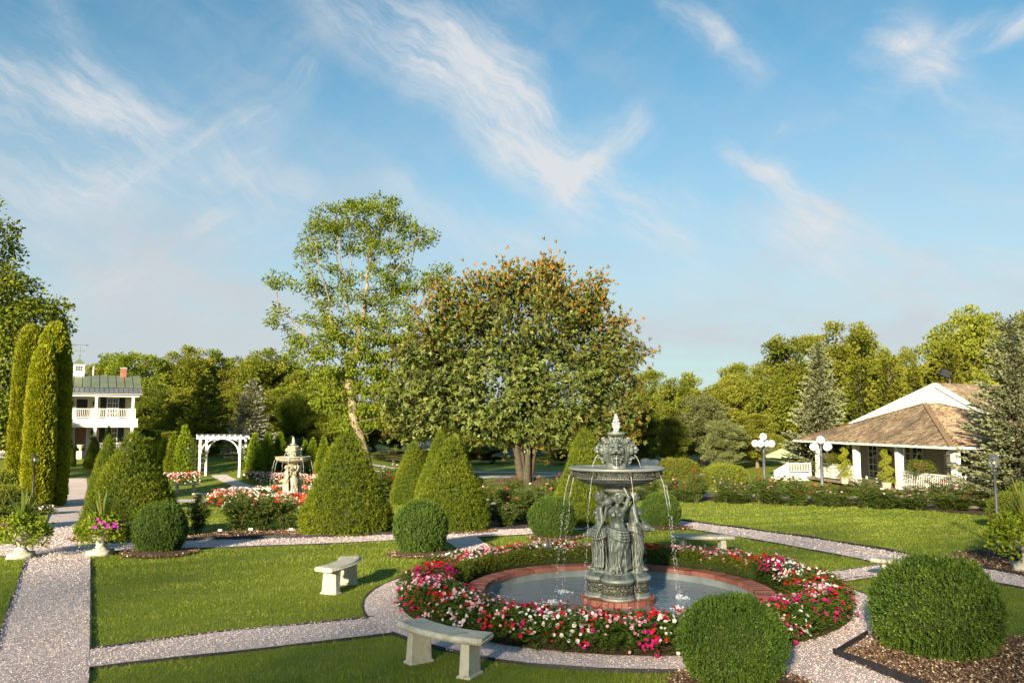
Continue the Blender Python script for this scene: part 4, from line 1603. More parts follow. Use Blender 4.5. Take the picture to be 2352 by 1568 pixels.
    if pose == 'raise':
        arm((-0.004, 0.125, 1.02), (0.03, 0.195, 1.20), (0.02, 0.11, 1.37), (-0.02, 0.06, 1.43))
        arm((-0.004, -0.135, 1.01), (0.09, -0.205, 0.86), (0.13, -0.175, 1.03), (0.14, -0.15, 1.10))
        jug = Vector((0.12, -0.15, 1.14))
        axis = Vector((0.65, -0.72, -0.25))
    elif pose == 'jug':
        arm((-0.004, -0.135, 1.01), (0.05, -0.20, 0.80), (0.17, -0.15, 0.68), (0.23, -0.10, 0.66))
        arm((-0.004, 0.130, 1.01), (0.06, 0.185, 0.82), (0.17, 0.11, 0.74), (0.22, 0.05, 0.72))
        jug = Vector((0.20, -0.03, 0.70))
        axis = Vector((0.9, -0.2, -0.35))
    else:
        arm((-0.004, -0.135, 1.01), (-0.02, -0.21, 0.80), (0.07, -0.19, 0.64), (0.12, -0.16, 0.60))
        arm((-0.004, 0.130, 1.01), (-0.03, 0.19, 0.79), (0.04, 0.20, 0.62), (0.07, 0.20, 0.55))
        jug = Vector((0.16, -0.14, 0.58))
        axis = Vector((0.85, -0.3, -0.4))
    axis.normalize()
    q = axis.to_track_quat('Z', 'Y').to_matrix()
    mb.ball(jug, (0.075, 0.075, 0.095), 14, 10, rot=q)
    mb.tube([jug + axis * 0.07, jug + axis * 0.115, jug + axis * 0.14], [0.05, 0.034, 0.046], 12)

    def post(co, nn):
        # eye sockets, mouth
        d = np.zeros(len(co))
        for sy in (-1, 1):
            c = np.array(hc) + np.array([0.072, sy * 0.027, 0.004])
            d += 0.011 * np.exp(-((co - c) ** 2).sum(1) / (2 * 0.012 ** 2))
        c = np.array(hc) + np.array([0.082, 0, -0.046])
        d += 0.006 * np.exp(-(((co - c) / np.array([0.02, 0.022, 0.005])) ** 2).sum(1) / 2)
        # hair waves and cloth creases
        hair = np.exp(-(((co - (np.array(hc) + np.array([-0.03, 0, 0.03]))) / 0.075) ** 2).sum(1))
        d += 0.004 * hair * np.sin(co[:, 1] * 260 + np.sin(co[:, 2] * 60) * 2)
        cloth = np.clip((0.74 - co[:, 2]) * 6, 0, 1)
        an = np.arctan2(co[:, 1], co[:, 0])
        d += 0.0045 * cloth * np.sin(17 * an + 8 * np.sin(co[:, 2] * 6 + an * 2))
        return co - nn * d[:, None]

    return remeshed(mb, 'maiden', [M_BRONZE], 0.0085, 2, post)


def lion_head():
    """lion mask facing +x, about 0.42 m tall, origin at the centre of its back"""
    mb = MB()
    mb.ball((0.08, 0, 0.02), (0.14, 0.125, 0.165), 18, 12)        # skull
    mb.ball((0.00, 0, 0.0), (0.11, 0.155, 0.205), 18, 12)         # mane mass
    for row, (ry, n, r, xo) in enumerate([(0.128, 22, 0.026, 0.105), (0.150, 24, 0.030, 0.055), (0.166, 22, 0.034, 0.0)]):
        for j in range(n):
            a = 2 * PI * j / n + 0.13 * row
            y, z = ry * math.cos(a), 1.22 * ry * math.sin(a)
            mb.tube([(xo + 0.035, y * 0.84, z * 0.86 + 0.03), (xo + 0.015, y * 0.98, z - 0.005), (xo - 0.02, y * 1.04, z - 0.06), (xo - 0.05, y * 1.0, z - 0.105)], [r * 0.5, r * 0.8, r * 0.7, r * 0.25], 6)
    for j in range(7):                                             # curls of the forelock
        y = -0.09 + 0.03 * j
        mb.ball((0.15 - abs(y) * 0.35, y, 0.165 + 0.015 * ((j % 2) * 2 - 1)), (0.036, 0.024, 0.032))
    for sy in (-1, 1):
        mb.ball((0.185, sy * 0.055, 0.075), (0.045, 0.045, 0.024))   # brow
        mb.ball((0.235, sy * 0.040, -0.028), (0.048, 0.044, 0.040))  # whisker pads
        mb.ball((0.165, sy * 0.088, -0.01), (0.055, 0.045, 0.07))    # cheek
        mb.ball((0.10, sy * 0.125, 0.13), (0.03, 0.035, 0.035))      # ear
    mb.tube([(0.19, 0, 0.10), (0.245, 0, 0.03), (0.265, 0, 0.0)], [0.038, 0.034, 0.034], 10)   # bridge of the nose
    mb.ball((0.282, 0, 0.002), (0.022, 0.038, 0.022))
    mb.ball((0.190, 0, -0.125), (0.058, 0.058, 0.036))               # lower jaw
    for j in range(7):                                             # beard
        y = -0.075 + 0.025 * j
        mb.tube([(0.17, y, -0.13), (0.15, y * 0.8, -0.20), (0.12, y * 0.4, -0.255)], [0.026, 0.022, 0.010], 6)

    def post(co, nn):
        d = np.zeros(len(co))
        for sy in (-1, 1):
            c = np.array([0.215, sy * 0.058, 0.045])
            d += 0.022 * np.exp(-(((co - c) / np.array([0.03, 0.024, 0.014])) ** 2).sum(1))
        c = np.array([0.24, 0, -0.082])
        d += 0.075 * np.exp(-(((co - c) / np.array([0.06, 0.050, 0.022])) ** 2).sum(1))
        an = np.arctan2(co[:, 2], co[:, 1])
        mane = np.clip((np.hypot(co[:, 1], co[:, 2] * 0.85) - 0.105) * 14, 0, 1)
        d += 0.005 * mane * np.sin(30 * an + 30 * co[:, 0])
        return co - nn * d[:, None]

    return remeshed(mb, 'lion_head', [M_BRONZE], 0.0075, 1, post)


def quatrefoil(r):
    """outline radius of the four-lobed foot: the union of four circles"""
    def f(a, z=None):
        best = 0
        for k in range(4):
            ca = k * PI / 2
            c, rr = 0.50, 0.50
            d = a - ca
            b = c * math.cos(d)
            disc = rr * rr - c * c * math.sin(d) ** 2
            if disc > 0:
                best = max(best, b + math.sqrt(disc))
        return max(best, 0.70) * r
    return f


def stream(p0, v0, T, n=14, r0=0.010, r1=0.004, jit=0.004, brk=True):
    pts, rr = [], []
    for i in range(n):
        t = T * i / (n - 1)
        pts.append((p0[0] + v0[0] * t + random.gauss(0, jit) * i / n, p0[1] + v0[1] * t + random.gauss(0, jit) * i / n, p0[2] + v0[2] * t - 4.9 * t * t))
        rr.append((r0 + (r1 - r0) * i / (n - 1)) * random.uniform(0.65, 1.35))
    return pts, rr


def make_fountain(label):
    t = empty('fountain', (0, 0, 0), 0, label, 'fountain')
    # brick plinth
    pl = MB()
    pl.lathe([(0.56, -0.30), (0.56, -0.01), (0.02, -0.01)], 48)
    plo = pl.build('plinth', M_MORTAR, t)
    bm = MB()
    bm.box((0.50, 0, 0.0), (0.22, 0.098, 0.085), top=(0.97, 0.97))
    bme = bm.mesh('brick', M_BRICK)
    for k in range(36):
        b = obj('brick', bme, plo, (0, 0, random.uniform(-.004, .004)), 2 * PI * k / 36)
    # four-lobed foot: stacked mouldings
    q = quatrefoil(1.0)
    rs = 0.545
    prof = [(1.0, 0.03), (1.0, 0.075), (0.965, 0.085), (0.965, 0.10), (0.93, 0.115), (0.905, 0.125), (0.905, 0.275), (0.93, 0.29), (0.975, 0.300), (0.975, 0.318), (1.0, 0.326), (1.0, 0.352), (0.965, 0.375),
            (0.90, 0.395), (0.86, 0.42), (0.80, 0.432), (0.78, 0.46), (0.0, 0.465)]
    f = MB()
    f.lathe([(r * rs, z) for r, z in prof], 96, rfun=lambda a, z: q(a))
    f.build('foot', M_BRONZE, t, True)
    f = MB()
    f.lathe([(0.905 * rs + 0.002, 0.135), (0.905 * rs + 0.012, 0.145), (0.905 * rs + 0.012, 0.258), (0.905 * rs + 0.002, 0.268)], 96, rfun=lambda a, z: q(a), cap=False)
    f.build('relief_band', M_RELIEF, t, True)
    # column
    c = MB()
    c.lathe([(0.16, 0.46), (0.16, 0.52), (0.125, 0.56), (0.11, 0.62), (0.125, 0.65), (0.10, 0.68), (0.095, 0.9), (0.095, 1.6), (0.115, 1.63), (0.10, 1.66), (0.12, 1.70), (0.20, 1.74), (0.22, 1.80), (0.20, 1.84)], 32,
            rfun=lambda a, z: 1 + (0.05 * math.cos(12 * a) if 0.7 < z < 1.6 else 0))
    c.build('column', M_BRONZE, t, True)
    # maidens, one on every lobe
    mm = {p: maiden(p) for p in ('raise', 'jug', 'back')}
    for k, p in enumerate(('raise', 'jug', 'raise', 'back')):
        a = k * PI / 2
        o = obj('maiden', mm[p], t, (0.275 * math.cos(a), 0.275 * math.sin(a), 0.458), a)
    # basin
    b = MB()
    b.lathe([(0.10, 1.76), (0.24, 1.79), (0.30, 1.82), (0.44, 1.855), (0.58, 1.90), (0.655, 1.935), (0.665, 1.95)], 96, rfun=lambda a, z: 1 + 0.03 * math.cos(32 * a) * (1 if 1.8 < z < 1.92 else 0), cap=False)
    b.lathe([(0.665, 1.95), (0.70, 1.955), (0.715, 1.965), (0.715, 1.985), (0.70, 1.992), (0.715, 1.998), (0.735, 2.005), (0.735, 2.075), (0.75, 2.085), (0.785, 2.092), (0.800, 2.105), (0.800, 2.128), (0.785, 2.138), (0.765, 2.134), (0.755, 2.10), (0.0, 2.06)], 96, cap=False)
    b.build('basin', M_BRONZE, t, True)
    w = MB()
    w.lathe([(0.758, 2.122), (0.0001, 2.123)], 64, cap=False)
    w.build('basin_water', M_WATER, t, True)
    # frieze: rosettes and beads cast on the rim
    fz = MB()
    for k in range(56):
        a = 2 * PI * k / 56
        p = Vector((0.742 * math.cos(a), 0.742 * math.sin(a), 2.040))
        Mz = Matrix.Rotation(a, 3, 'Z')
        if k % 2 == 0:
            fz.ball(p, (0.018, 0.029, 0.029), 10, 6, rot=Mz)
            fz.ball(p + Mz @ Vector((0.014, 0, 0)), (0.012, 0.013, 0.013), 8, 5, rot=Mz)
        else:
            fz.ball(p, (0.014, 0.013, 0.024), 8, 5, rot=Mz)
    for k in range(110):
        a = 2 * PI * k / 110
        fz.ball((0.712 * math.cos(a), 0.712 * math.sin(a), 1.975), (0.012, 0.016, 0.012), 6, 4, rot=Matrix.Rotation(a, 3, 'Z'))
    tag(fz.build('frieze', M_BASIN, t, True), kind='stuff')
    # spouts: eight small masks, water falls from each
    sp = MB()
    sp.ball((0.755, 0, 2.045), (0.035, 0.042, 0.046), 12, 8)
    for sy in (-1, 1):
        sp.ball((0.782, sy * 0.018, 2.058), (0.014, 0.012, 0.010), 8, 5)
        sp.ball((0.788, sy * 0.010, 2.036), (0.014, 0.013, 0.012), 8, 5)
    sp.ball((0.795, 0, 2.048), (0.012, 0.010, 0.014), 8, 5)
    sp.ball((0.776, 0, 2.018), (0.018, 0.018, 0.010), 8, 5)
    for j in range(9):
        a = 2 * PI * j / 9
        sp.ball((0.75, 0.046 * math.cos(a), 2.046 + 0.048 * math.sin(a)), (0.02, 0.016, 0.016), 6, 4)
    spm = sp.mesh('spout_mask', M_BASIN, True)
    for k in range(8):
        a = 2 * PI * k / 8 + 0.28
        so = obj('spout_mask', spm, t, (0, 0, 0), a)
        wb = MB()
        for s_ in range(2):
            v = random.uniform(0.42, 0.55)
            pts, rr = stream((0.785, 0.006 * s_, 2.03), (v, random.gauss(0, .02), -0.35), 0.615, 26, 0.0040, 0.0028, 0.014)
            cut = 11 + random.randint(0, 3)
            wb.tube(pts[:cut], rr[:cut - 1] + [0.001], 5)
            for i_ in range(cut, len(pts) - 1):                     # the fall breaks up into strings of drops
                p0_, p1_ = Vector(pts[i_]), Vector(pts[i_ + 1])
                for q_ in range(3):
                    c_ = p0_.lerp(p1_, random.random()) + Vector((random.gauss(0, .006), random.gauss(0, .006), 0))
                    wb.ball(c_, (.0035, .0035, random.uniform(.008, .022)), 5, 4)
        for d_ in range(20):                                        # loose drops along the fall
            tt = random.uniform(0.25, 0.62)
            wb.ball((0.785 + 0.48 * tt + random.gauss(0, .018), random.gauss(0, .018), 2.03 - 0.35 * tt - 4.9 * tt * tt), random.uniform(0.004, 0.008), 5, 4)
        wo = tag(obj('water_jet', wb.mesh('water_jet', M_SPRAY, True), t, (0, 0, 0), a), kind='stuff')
    # lion heads round the upper pedestal
    pd_ = MB()
    pd_.lathe([(0.165, 2.06), (0.165, 2.20), (0.15, 2.215), (0.14, 2.24), (0.13, 2.5), (0.09, 2.60), (0.07, 2.63), (0.085, 2.645), (0.13, 2.665), (0.15, 2.69), (0.155, 2.705), (0.14, 2.712), (0.12, 2.70), (0.0, 2.70)], 32, cap=False)
    pd_.build('upper_pedestal', M_BRONZE, t, True)
    lm = lion_head()
    for k in range(4):
        a = k * PI / 2
        obj('lion_head', lm, t, (0.075 * math.cos(a), 0.075 * math.sin(a), 2.42), a)
        wb = MB()
        pts, rr = stream((0.29, 0, 2.335), (0.55, 0, 0.0), 0.205, 12, 0.008, 0.006, 0.002)
        wb.tube(pts, rr, 6)
        obj('water_jet', wb.mesh('water_jet', M_SPRAY, True), t, (0, 0, 0), a)
    # the plume at the top
    j = MB()
    for k in range(90):
        u = random.random()
        z = 2.70 + 0.30 * u
        w_ = 0.020 + 0.042 * math.sin(PI * min(1, u * 0.85 + 0.15))
        a = random.uniform(0, 6.28)
        rr_ = w_ * math.sqrt(random.random())
        j.ball((rr_ * math.cos(a), rr_ * math.sin(a), z), (random.uniform(.008, .022), random.uniform(.008, .022), random.uniform(.012, .04)), 7, 5)
    for k in range(40):
        a = random.uniform(0, 6.28); u = random.random()
        j.ball((0.12 * u * math.cos(a), 0.12 * u * math.sin(a), 2.98 - 0.28 * u ** 2 + random.gauss(0, .03)), random.uniform(.004, .009), 5, 4)
    tag(j.build('water_plume', M_SPRAY, t, True), kind='stuff')
    return t


def make_pool(c, ri, ro, ztop, zw, label, splash_n, nb=84):
    t = empty('pool_rim', c, 0, label, 'pool rim')
    w = MB()
    w.lathe([(ro - 0.01, -0.35), (ro - 0.01, ztop - 0.012), (ri + 0.02, ztop - 0.012), (ri + 0.02, -0.5)], 128, cap=False)
    wo = w.build('wall', M_MORTAR, t, True)
    w2 = MB()
    w2.lathe([(ri, ztop - 0.03), (ri, -0.45), (0.01, -0.46)], 128, cap=False)
    w2.build('basin_lining', M_POOL, t, True)
    width = ro - ri + 0.035
    b = MB()
    l = 2 * PI * (ro + ri) / 2 / nb - 0.012
    b.box(((ro + ri) / 2, 0, ztop - 0.03), (width, l, 0.075), top=(0.985, 0.97))
    bmesh_ = b.mesh('brick', M_BRICK)
    for k in range(nb):
        o = obj('brick', bmesh_, wo, (random.gauss(0, .003), random.gauss(0, .003), random.gauss(0, .004)), 2 * PI * k / nb)
    # water with rings round the falling jets, geometry of its own
    nr, na = 90, 160
    rr = np.linspace(0.02, ri + 0.005, nr); aa = np.arange(na) * 2 * PI / na
    R_, A_ = np.meshgrid(rr, aa, indexing='ij')
    x, y = R_ * np.cos(A_), R_ * np.sin(A_)
    z = np.zeros_like(x)
    for k in range(8):
        a = 2 * PI * k / 8 + 0.28 + c[2] * 0
        cx, cy = 1.08 * math.cos(a + FROT), 1.08 * math.sin(a + FROT)
        d = np.hypot(x - cx, y - cy)
        z += 0.007 * np.sin(d * 42) * np.exp(-d / 0.30)
    V = np.stack([x.ravel(), y.ravel(), z.ravel()], axis=1)
    i, k = np.meshgrid(np.arange(nr - 1), np.arange(na), indexing='ij'); i, k = i.ravel(), k.ravel(); k2 = (k + 1) % na
    Fc = np.stack([i * na + k, (i + 1) * na + k, (i + 1) * na + k2, i * na + k2], axis=1)
    o = obj('pool_water', raw_mesh('pool_water', V, Fc, [M_WATER], smooth=True), None, (c[0], c[1], c[2] + zw))
    tag(o, kind='structure')
    if splash_n:
        for k in range(8):
            a = 2 * PI * k / 8 + 0.28 + FROT
            s = MB()
            for q in range(splash_n):
                aa_ = random.uniform(0, 6.28); r_ = abs(random.gauss(0, 0.07))
                s.ball((1.08 * math.cos(a) + r_ * math.cos(aa_), 1.08 * math.sin(a) + r_ * math.sin(aa_), zw + abs(random.gauss(0, 0.025)) * math.exp(-r_ * 8)), (random.uniform(.008, .024), random.uniform(.008, .024), random.uniform(.006, .03)), 6, 4)
            s.build('splash', M_SPRAY, t, True)
    return t


FROT = rad(-97)
def bench_mesh():
    """curved seat of cast stone with a moulded edge; local x along the seat, concave side +y"""
    def arc(r, off):
        return r
    R0, half = 1.75, rad(21)
    dp = 0.20
    prof = [(-dp + .02, 0.0), (-dp, 0.02), (-dp, 0.045), (-dp + .012, 0.06), (-dp + .035, 0.078), (dp - .035, 0.078), (dp - .012, 0.06), (dp, 0.045), (dp, 0.02), (dp - .02, 0.0)]
    n = 18
    V, Fs = [], []
    for i in range(n + 1):
        u = -1 + 2 * i / n
        end = 1.0
        a = half * u
        for (o, z) in prof:
            r = R0 + o
            V.append((r * math.sin(a), R0 - r * math.cos(a), z))
    m = len(prof)
    for i in range(n):
        for k in range(m):
            k2 = (k + 1) % m
            Fs.append((i * m + k, (i + 1) * m + k, (i + 1) * m + k2, i * m + k2))
    Fs.append(tuple(range(m))); Fs.append(tuple(n * m + k for k in range(m))[::-1])
    s = MB(); s.add(V, Fs)
    return s


def make_bench(mat, name='curved_bench'):
    t = empty(name)
    s = bench_mesh()
    so = obj('seat', s.mesh('seat', mat), t, (0, 0, 0.385))
    bv = so.modifiers.new('bevel', 'BEVEL'); bv.width = 0.008; bv.segments = 2; bv.limit_method = 'ANGLE'
    # carved beading round the edge
    bd = MB()
    R0, half = 1.75, rad(21)
    for side in (-0.203, 0.203):
        for k in range(40):
            a = half * (-0.97 + 1.94 * k / 39)
            r = R0 + side
            bd.ball((r * math.sin(a), R0 - r * math.cos(a), 0.034), (0.016, 0.010, 0.014), 6, 4, rot=Matrix.Rotation(a, 3, 'Z'))
    for e in (-1, 1):
        for k in range(12):
            r = R0 - 0.17 + 0.34 * k / 11
            a = e * half
            bd.ball((r * math.sin(a) + e * 0.002, R0 - r * math.cos(a), 0.034), (0.010, 0.014, 0.014), 6, 4, rot=Matrix.Rotation(a, 3, 'Z'))
    tag(obj('edge_beading', bd.mesh('edge_beading', mat, True), so), kind='stuff')
    lg = MB()
    lg.box((0, 0, 0.20), (0.13, 0.30, 0.37), top=(0.86, 0.84))
    lg.box((0, 0, 0.012), (0.19, 0.34, 0.035), top=(0.9, 0.94))
    lm = lg.mesh('leg', mat)
    for e in (-1, 1):
        a = e * half * 0.66
        lo = obj('leg', lm, t, (R0 * math.sin(a), R0 - R0 * math.cos(a), 0.0), a)
        bv = lo.modifiers.new('bevel', 'BEVEL'); bv.width = 0.012; bv.segments = 2; bv.limit_method = 'ANGLE'
    return t


def post_lamp(mat, h=2.05):
    """single lantern on a slender post"""
    t = empty('lamp_post')
    p = MB()
    p.lathe([(0.07, 0), (0.07, 0.05), (0.055, 0.09), (0.045, 0.30), (0.036, 0.34), (0.034, 1.2), (0.032, h - 0.46), (0.05, h - 0.45), (0.05, h - 0.42), (0.034, h - 0.41)], 14)
    p.build('post', mat, t, True)
    f = MB()
    f.lathe([(0.034, h - 0.42), (0.055, h - 0.38), (0.085, h - 0.365), (0.085, h - 0.35)], 16)
    f.lathe([(0.135, h - 0.165), (0.135, h - 0.15), (0.10, h - 0.11), (0.05, h - 0.08), (0.045, h - 0.06), (0.025, h - 0.05)], 16)
    f.lathe([(0.012, h - 0.05), (0.022, h - 0.035), (0.012, h - 0.02), (0.004, h)], 8)
    for k in range(6):
        a = 2 * PI * k / 6
        f.tube([(0.088 * math.cos(a), 0.088 * math.sin(a), h - 0.36), (0.132 * math.cos(a), 0.132 * math.sin(a), h - 0.24), (0.130 * math.cos(a), 0.130 * math.sin(a), h - 0.16)], 0.006, 4)
    f.build('lantern_frame', mat, t, True)
    gl = MB()
    gl.lathe([(0.08, h - 0.352), (0.115, h - 0.30), (0.126, h - 0.24), (0.124, h - 0.168)], 24, cap=False)
    gl.build('glass_shade', M_CLEAR, t, True)
    bl = MB()
    bl.ball((0, 0, h - 0.25), (0.03, 0.03, 0.05), 10, 7)
    bl.build('bulb', M_GLOBE, t, True)
    return t


def globe_lamp():
    """cluster of five opal globes on a fluted post"""
    t = empty('globe_lamp_post')
    p = MB()
    p.lathe([(0.16, 0), (0.16, 0.06), (0.12, 0.10), (0.12, 0.30), (0.14, 0.32), (0.10, 0.38), (0.085, 0.80), (0.10, 0.82), (0.075, 0.88), (0.065, 2.15), (0.085, 2.17), (0.085, 2.22), (0.06, 2.25), (0.05, 2.40), (0.07, 2.44), (0.045, 2.47), (0.04, 2.72), (0.075, 2.75), (0.075, 2.78)], 20,
            rfun=lambda a, z: 1 + (0.05 * math.cos(10 * a) if 0.9 < z < 2.1 else 0))
    p.build('post', M_LAMPGREY, t, True)
    g = MB(); g.ball((0, 0, 0), 0.185, 24, 16); gm = g.mesh('globe', M_GLOBE, True)
    for k in range(4):
        a = 2 * PI * k / 4 + 0.35
        d = Vector((math.cos(a), math.sin(a), 0))
        am = MB()
        am.tube([d * 0.04 + Vector((0, 0, 2.34)), d * 0.22 + Vector((0, 0, 2.26)), d * 0.40 + Vector((0, 0, 2.32)), d * 0.42 + Vector((0, 0, 2.40))], [0.022, 0.02, 0.02, 0.022], 8)
        am.lathe([(0.03, 2.40), (0.07, 2.42), (0.075, 2.45)], 12, c=(d.x * 0.42, d.y * 0.42, 0))
        ao = am.build('arm', M_LAMPGREY, t, True)
        obj('globe', gm, t, d * 0.42 + Vector((0, 0, 2.61)))
    obj('globe', gm, t, (0, 0, 2.95))
    return t


# ------------------------------------------------------------------ flowers
def blossom_arrays(C, N, size, petals=5, cup=0.25, rnd=None, r=None):
    """flat five-petalled flowers at C facing N"""
    n = len(C)
    N = unit(N)
    ref = unit(np.cross(N, rdir(n)))
    b = np.cross(N, ref)
    out = []
    for k in range(petals):
        a = 2 * PI * k / petals
        d = ref * math.cos(a) + b * math.sin(a)
        out.append(leaves(C, d + N * cup, N, size * 0.55, size * 0.58, fold=0.08, rnd=rng.random(n) if rnd is None else rnd, shape=0.68))
    return merge(out)


def rose_arrays(C, N, size):
    """double roses: three whorls of cupped petals"""
    n = len(C)
    N = unit(N)
    ref = unit(np.cross(N, rdir(n)))
    b = np.cross(N, ref)
    out = []
    for w, (k, tilt, s) in enumerate(((5, 0.35, 1.0), (5, 1.0, 0.85), (4, 2.2, 0.65))):
        for q in range(k):
            a = 2 * PI * (q + 0.5 * w) / k
            d = ref * math.cos(a) + b * math.sin(a)
            out.append(leaves(C - N * (0.1 * np.asarray(size).reshape(-1, 1)), d + N * tilt, -d + N * 0.3, size * 0.62 * s, size * 0.62 * s, fold=-0.18, rnd=np.clip(rng.random(n) * 0.6 + 0.4 - 0.15 * w, 0, 1), shape=0.62))
    return merge(out)


def rose_bush(seed, h, w, nst=13, leaf=0.052):
    """upright canes with compound leaves; returns canes, foliage and the tips"""
    global rng
    keep = rng
    rng = np.random.default_rng(seed)
    mb = MB()
    P, AXs = [], []
    tips = []
    for k in range(nst):
        a = 2 * PI * k / nst + rng.normal(scale=0.3)
        lean = rng.uniform(0.15, 1.0)
        hh = h * rng.uniform(0.62, 1.05)
        base = np.array([0.08 * math.cos(a), 0.08 * math.sin(a), 0])
        top = np.array([w * lean * math.cos(a), w * lean * math.sin(a), hh])
        mid = (base + top) / 2 + np.array([math.cos(a), math.sin(a), 0]) * w * 0.10 + rng.normal(scale=0.03, size=3)
        t = np.linspace(0, 1, 8)[:, None]
        pts = (1 - t) ** 2 * base + 2 * t * (1 - t) * mid + t ** 2 * top
        mb.tube([tuple(q) for q in pts], list(np.linspace(0.011, 0.005, 8)), 4, cap=False)
        tips.append(top)
        nl = int(26 * hh / 1.0)
        tt = rng.uniform(0.14, 0.99, nl)
        B = np.stack([np.interp(tt, t.ravel(), pts[:, j]) for j in range(3)], axis=1)
        az = rng.uniform(0, 6.28, nl)
        d = np.stack([np.cos(az), np.sin(az), rng.uniform(-0.1, 0.6, nl)], axis=1)
        P.append(B); AXs.append(unit(d))
        for s_ in range(rng.integers(1, 3)):              # side shoots
            u = rng.uniform(0.35, 0.8)
            q0 = np.array([np.interp(u, t.ravel(), pts[:, j]) for j in range(3)])
            a2 = a + rng.normal(scale=0.9)
            q1 = q0 + np.array([math.cos(a2), math.sin(a2), rng.uniform(0.5, 1.4)]) * 0.28 * w / 0.4
            mb.tube([tuple(q0), tuple(q1)], [0.006, 0.004], 4, cap=False)
            tips.append(q1)
            tt = rng.uniform(0.1, 1, 8)
            P.append(q0 + (q1 - q0) * tt[:, None]); az = rng.uniform(0, 6.28, 8)
            AXs.append(unit(np.stack([np.cos(az), np.sin(az), rng.uniform(-0.1, 0.6, 8)], axis=1)))
    P, AXs = np.concatenate(P), np.concatenate(AXs)
    n = len(P)
    parts = []
    side = unit(np.cross(AXs, np.array([0, 0, 1.0])))
    lum = rng.normal(scale=0.12, size=n)
    for (along, sd, sc) in ((0.055, 1, 1.0), (0.055, -1, 1.0), (0.10, 1, 1.05), (0.10, -1, 1.05), (0.13, 0, 1.2)):
        C = P + AXs * along + np.array([0, 0, -1.0]) * along ** 2 * 2
        ax = AXs * (0.5 if sd else 1) + side * sd * 0.9 + np.array([0, 0, -0.25]) + rng.normal(scale=0.15, size=(n, 3))
        parts.append(leaves(C, ax, np.array([0, 0, 1.0]) + rng.normal(scale=0.45, size=(n, 3)), leaf * sc * rng.uniform(.8, 1.2, n), leaf * 0.62 * sc, rnd=np.clip(0.42 + lum + 0.25 * (P[:, 2] / h - 0.5) + rng.normal(scale=0.14, size=n), 0, 1)))
    V, Fc, R = merge(parts)
    rng = keep
    return mb.mesh('cane', M_STEM, True), raw_mesh('foliage', V, Fc, [M_ROSE_L], rnd=R), np.array(tips)


M_STEM = solid('green_stem', (0.06, 0.075, 0.02), (0.10, 0.085, 0.03), 12, 0.7, 0.3)
# ================================================================== unseen trees added behind the camera to shade the near garden
E_AX = Vector((0.88, 0.475, 0)).normalized()
N_AX = Vector((E_AX.y, -E_AX.x, 0))              # away from the garden
SHADE_PER = 6
WORDS = ['first', 'second', 'third', 'fourth', 'fifth', 'sixth', 'seventh', 'eighth', 'ninth', 'tenth', 'eleventh', 'twelfth', 'thirteenth', 'fourteenth', 'fifteenth']


# tall unseen trees added before the low sun, thinned so their shade stays broken
SHADE = [woodland_tree(300 + k, 22.5, 5.6, M_WOOD1, 110, SHADE_PER, 1.15, 0.62, 0.42, 0.42, 0.16) for k in range(2)]
for k in range(14):
    p_ = E_AX * (-78 + 6.0 * k) + N_AX * (24 + 2 * math.sin(k * 2.1))
    tree_thing('added_shade_tree', f'tall unseen tree added behind the viewpoint for its shade, {WORDS[k]} from the west end of its row', SHADE[k % 2], (p_.x, p_.y, 0), k * 1.3, (1, 1, 0.96 + 0.05 * math.sin(k * 1.7)), 'row of added shade trees behind the viewpoint')

# ================================================================== the near fountain, its pool and flowers
fountain = make_fountain('bronze fountain with four draped maidens and lion heads, in the flower-ringed near pool')
fountain.location = (FC1.x, FC1.y, 0.0)
fountain.rotation_euler = (0, 0, FROT)
make_pool((FC1.x, FC1.y, 0.0), 2.22, 2.50, 0.15, -0.04, 'round red brick rim of the near fountain pool', 45)


def dome(r, r0, r1, h, pw=4):
    c, w = (r0 + r1) / 2, (r1 - r0) / 2
    return h * np.clip(1 - np.abs((r - c) / w) ** pw, 0, 1) ** 0.5


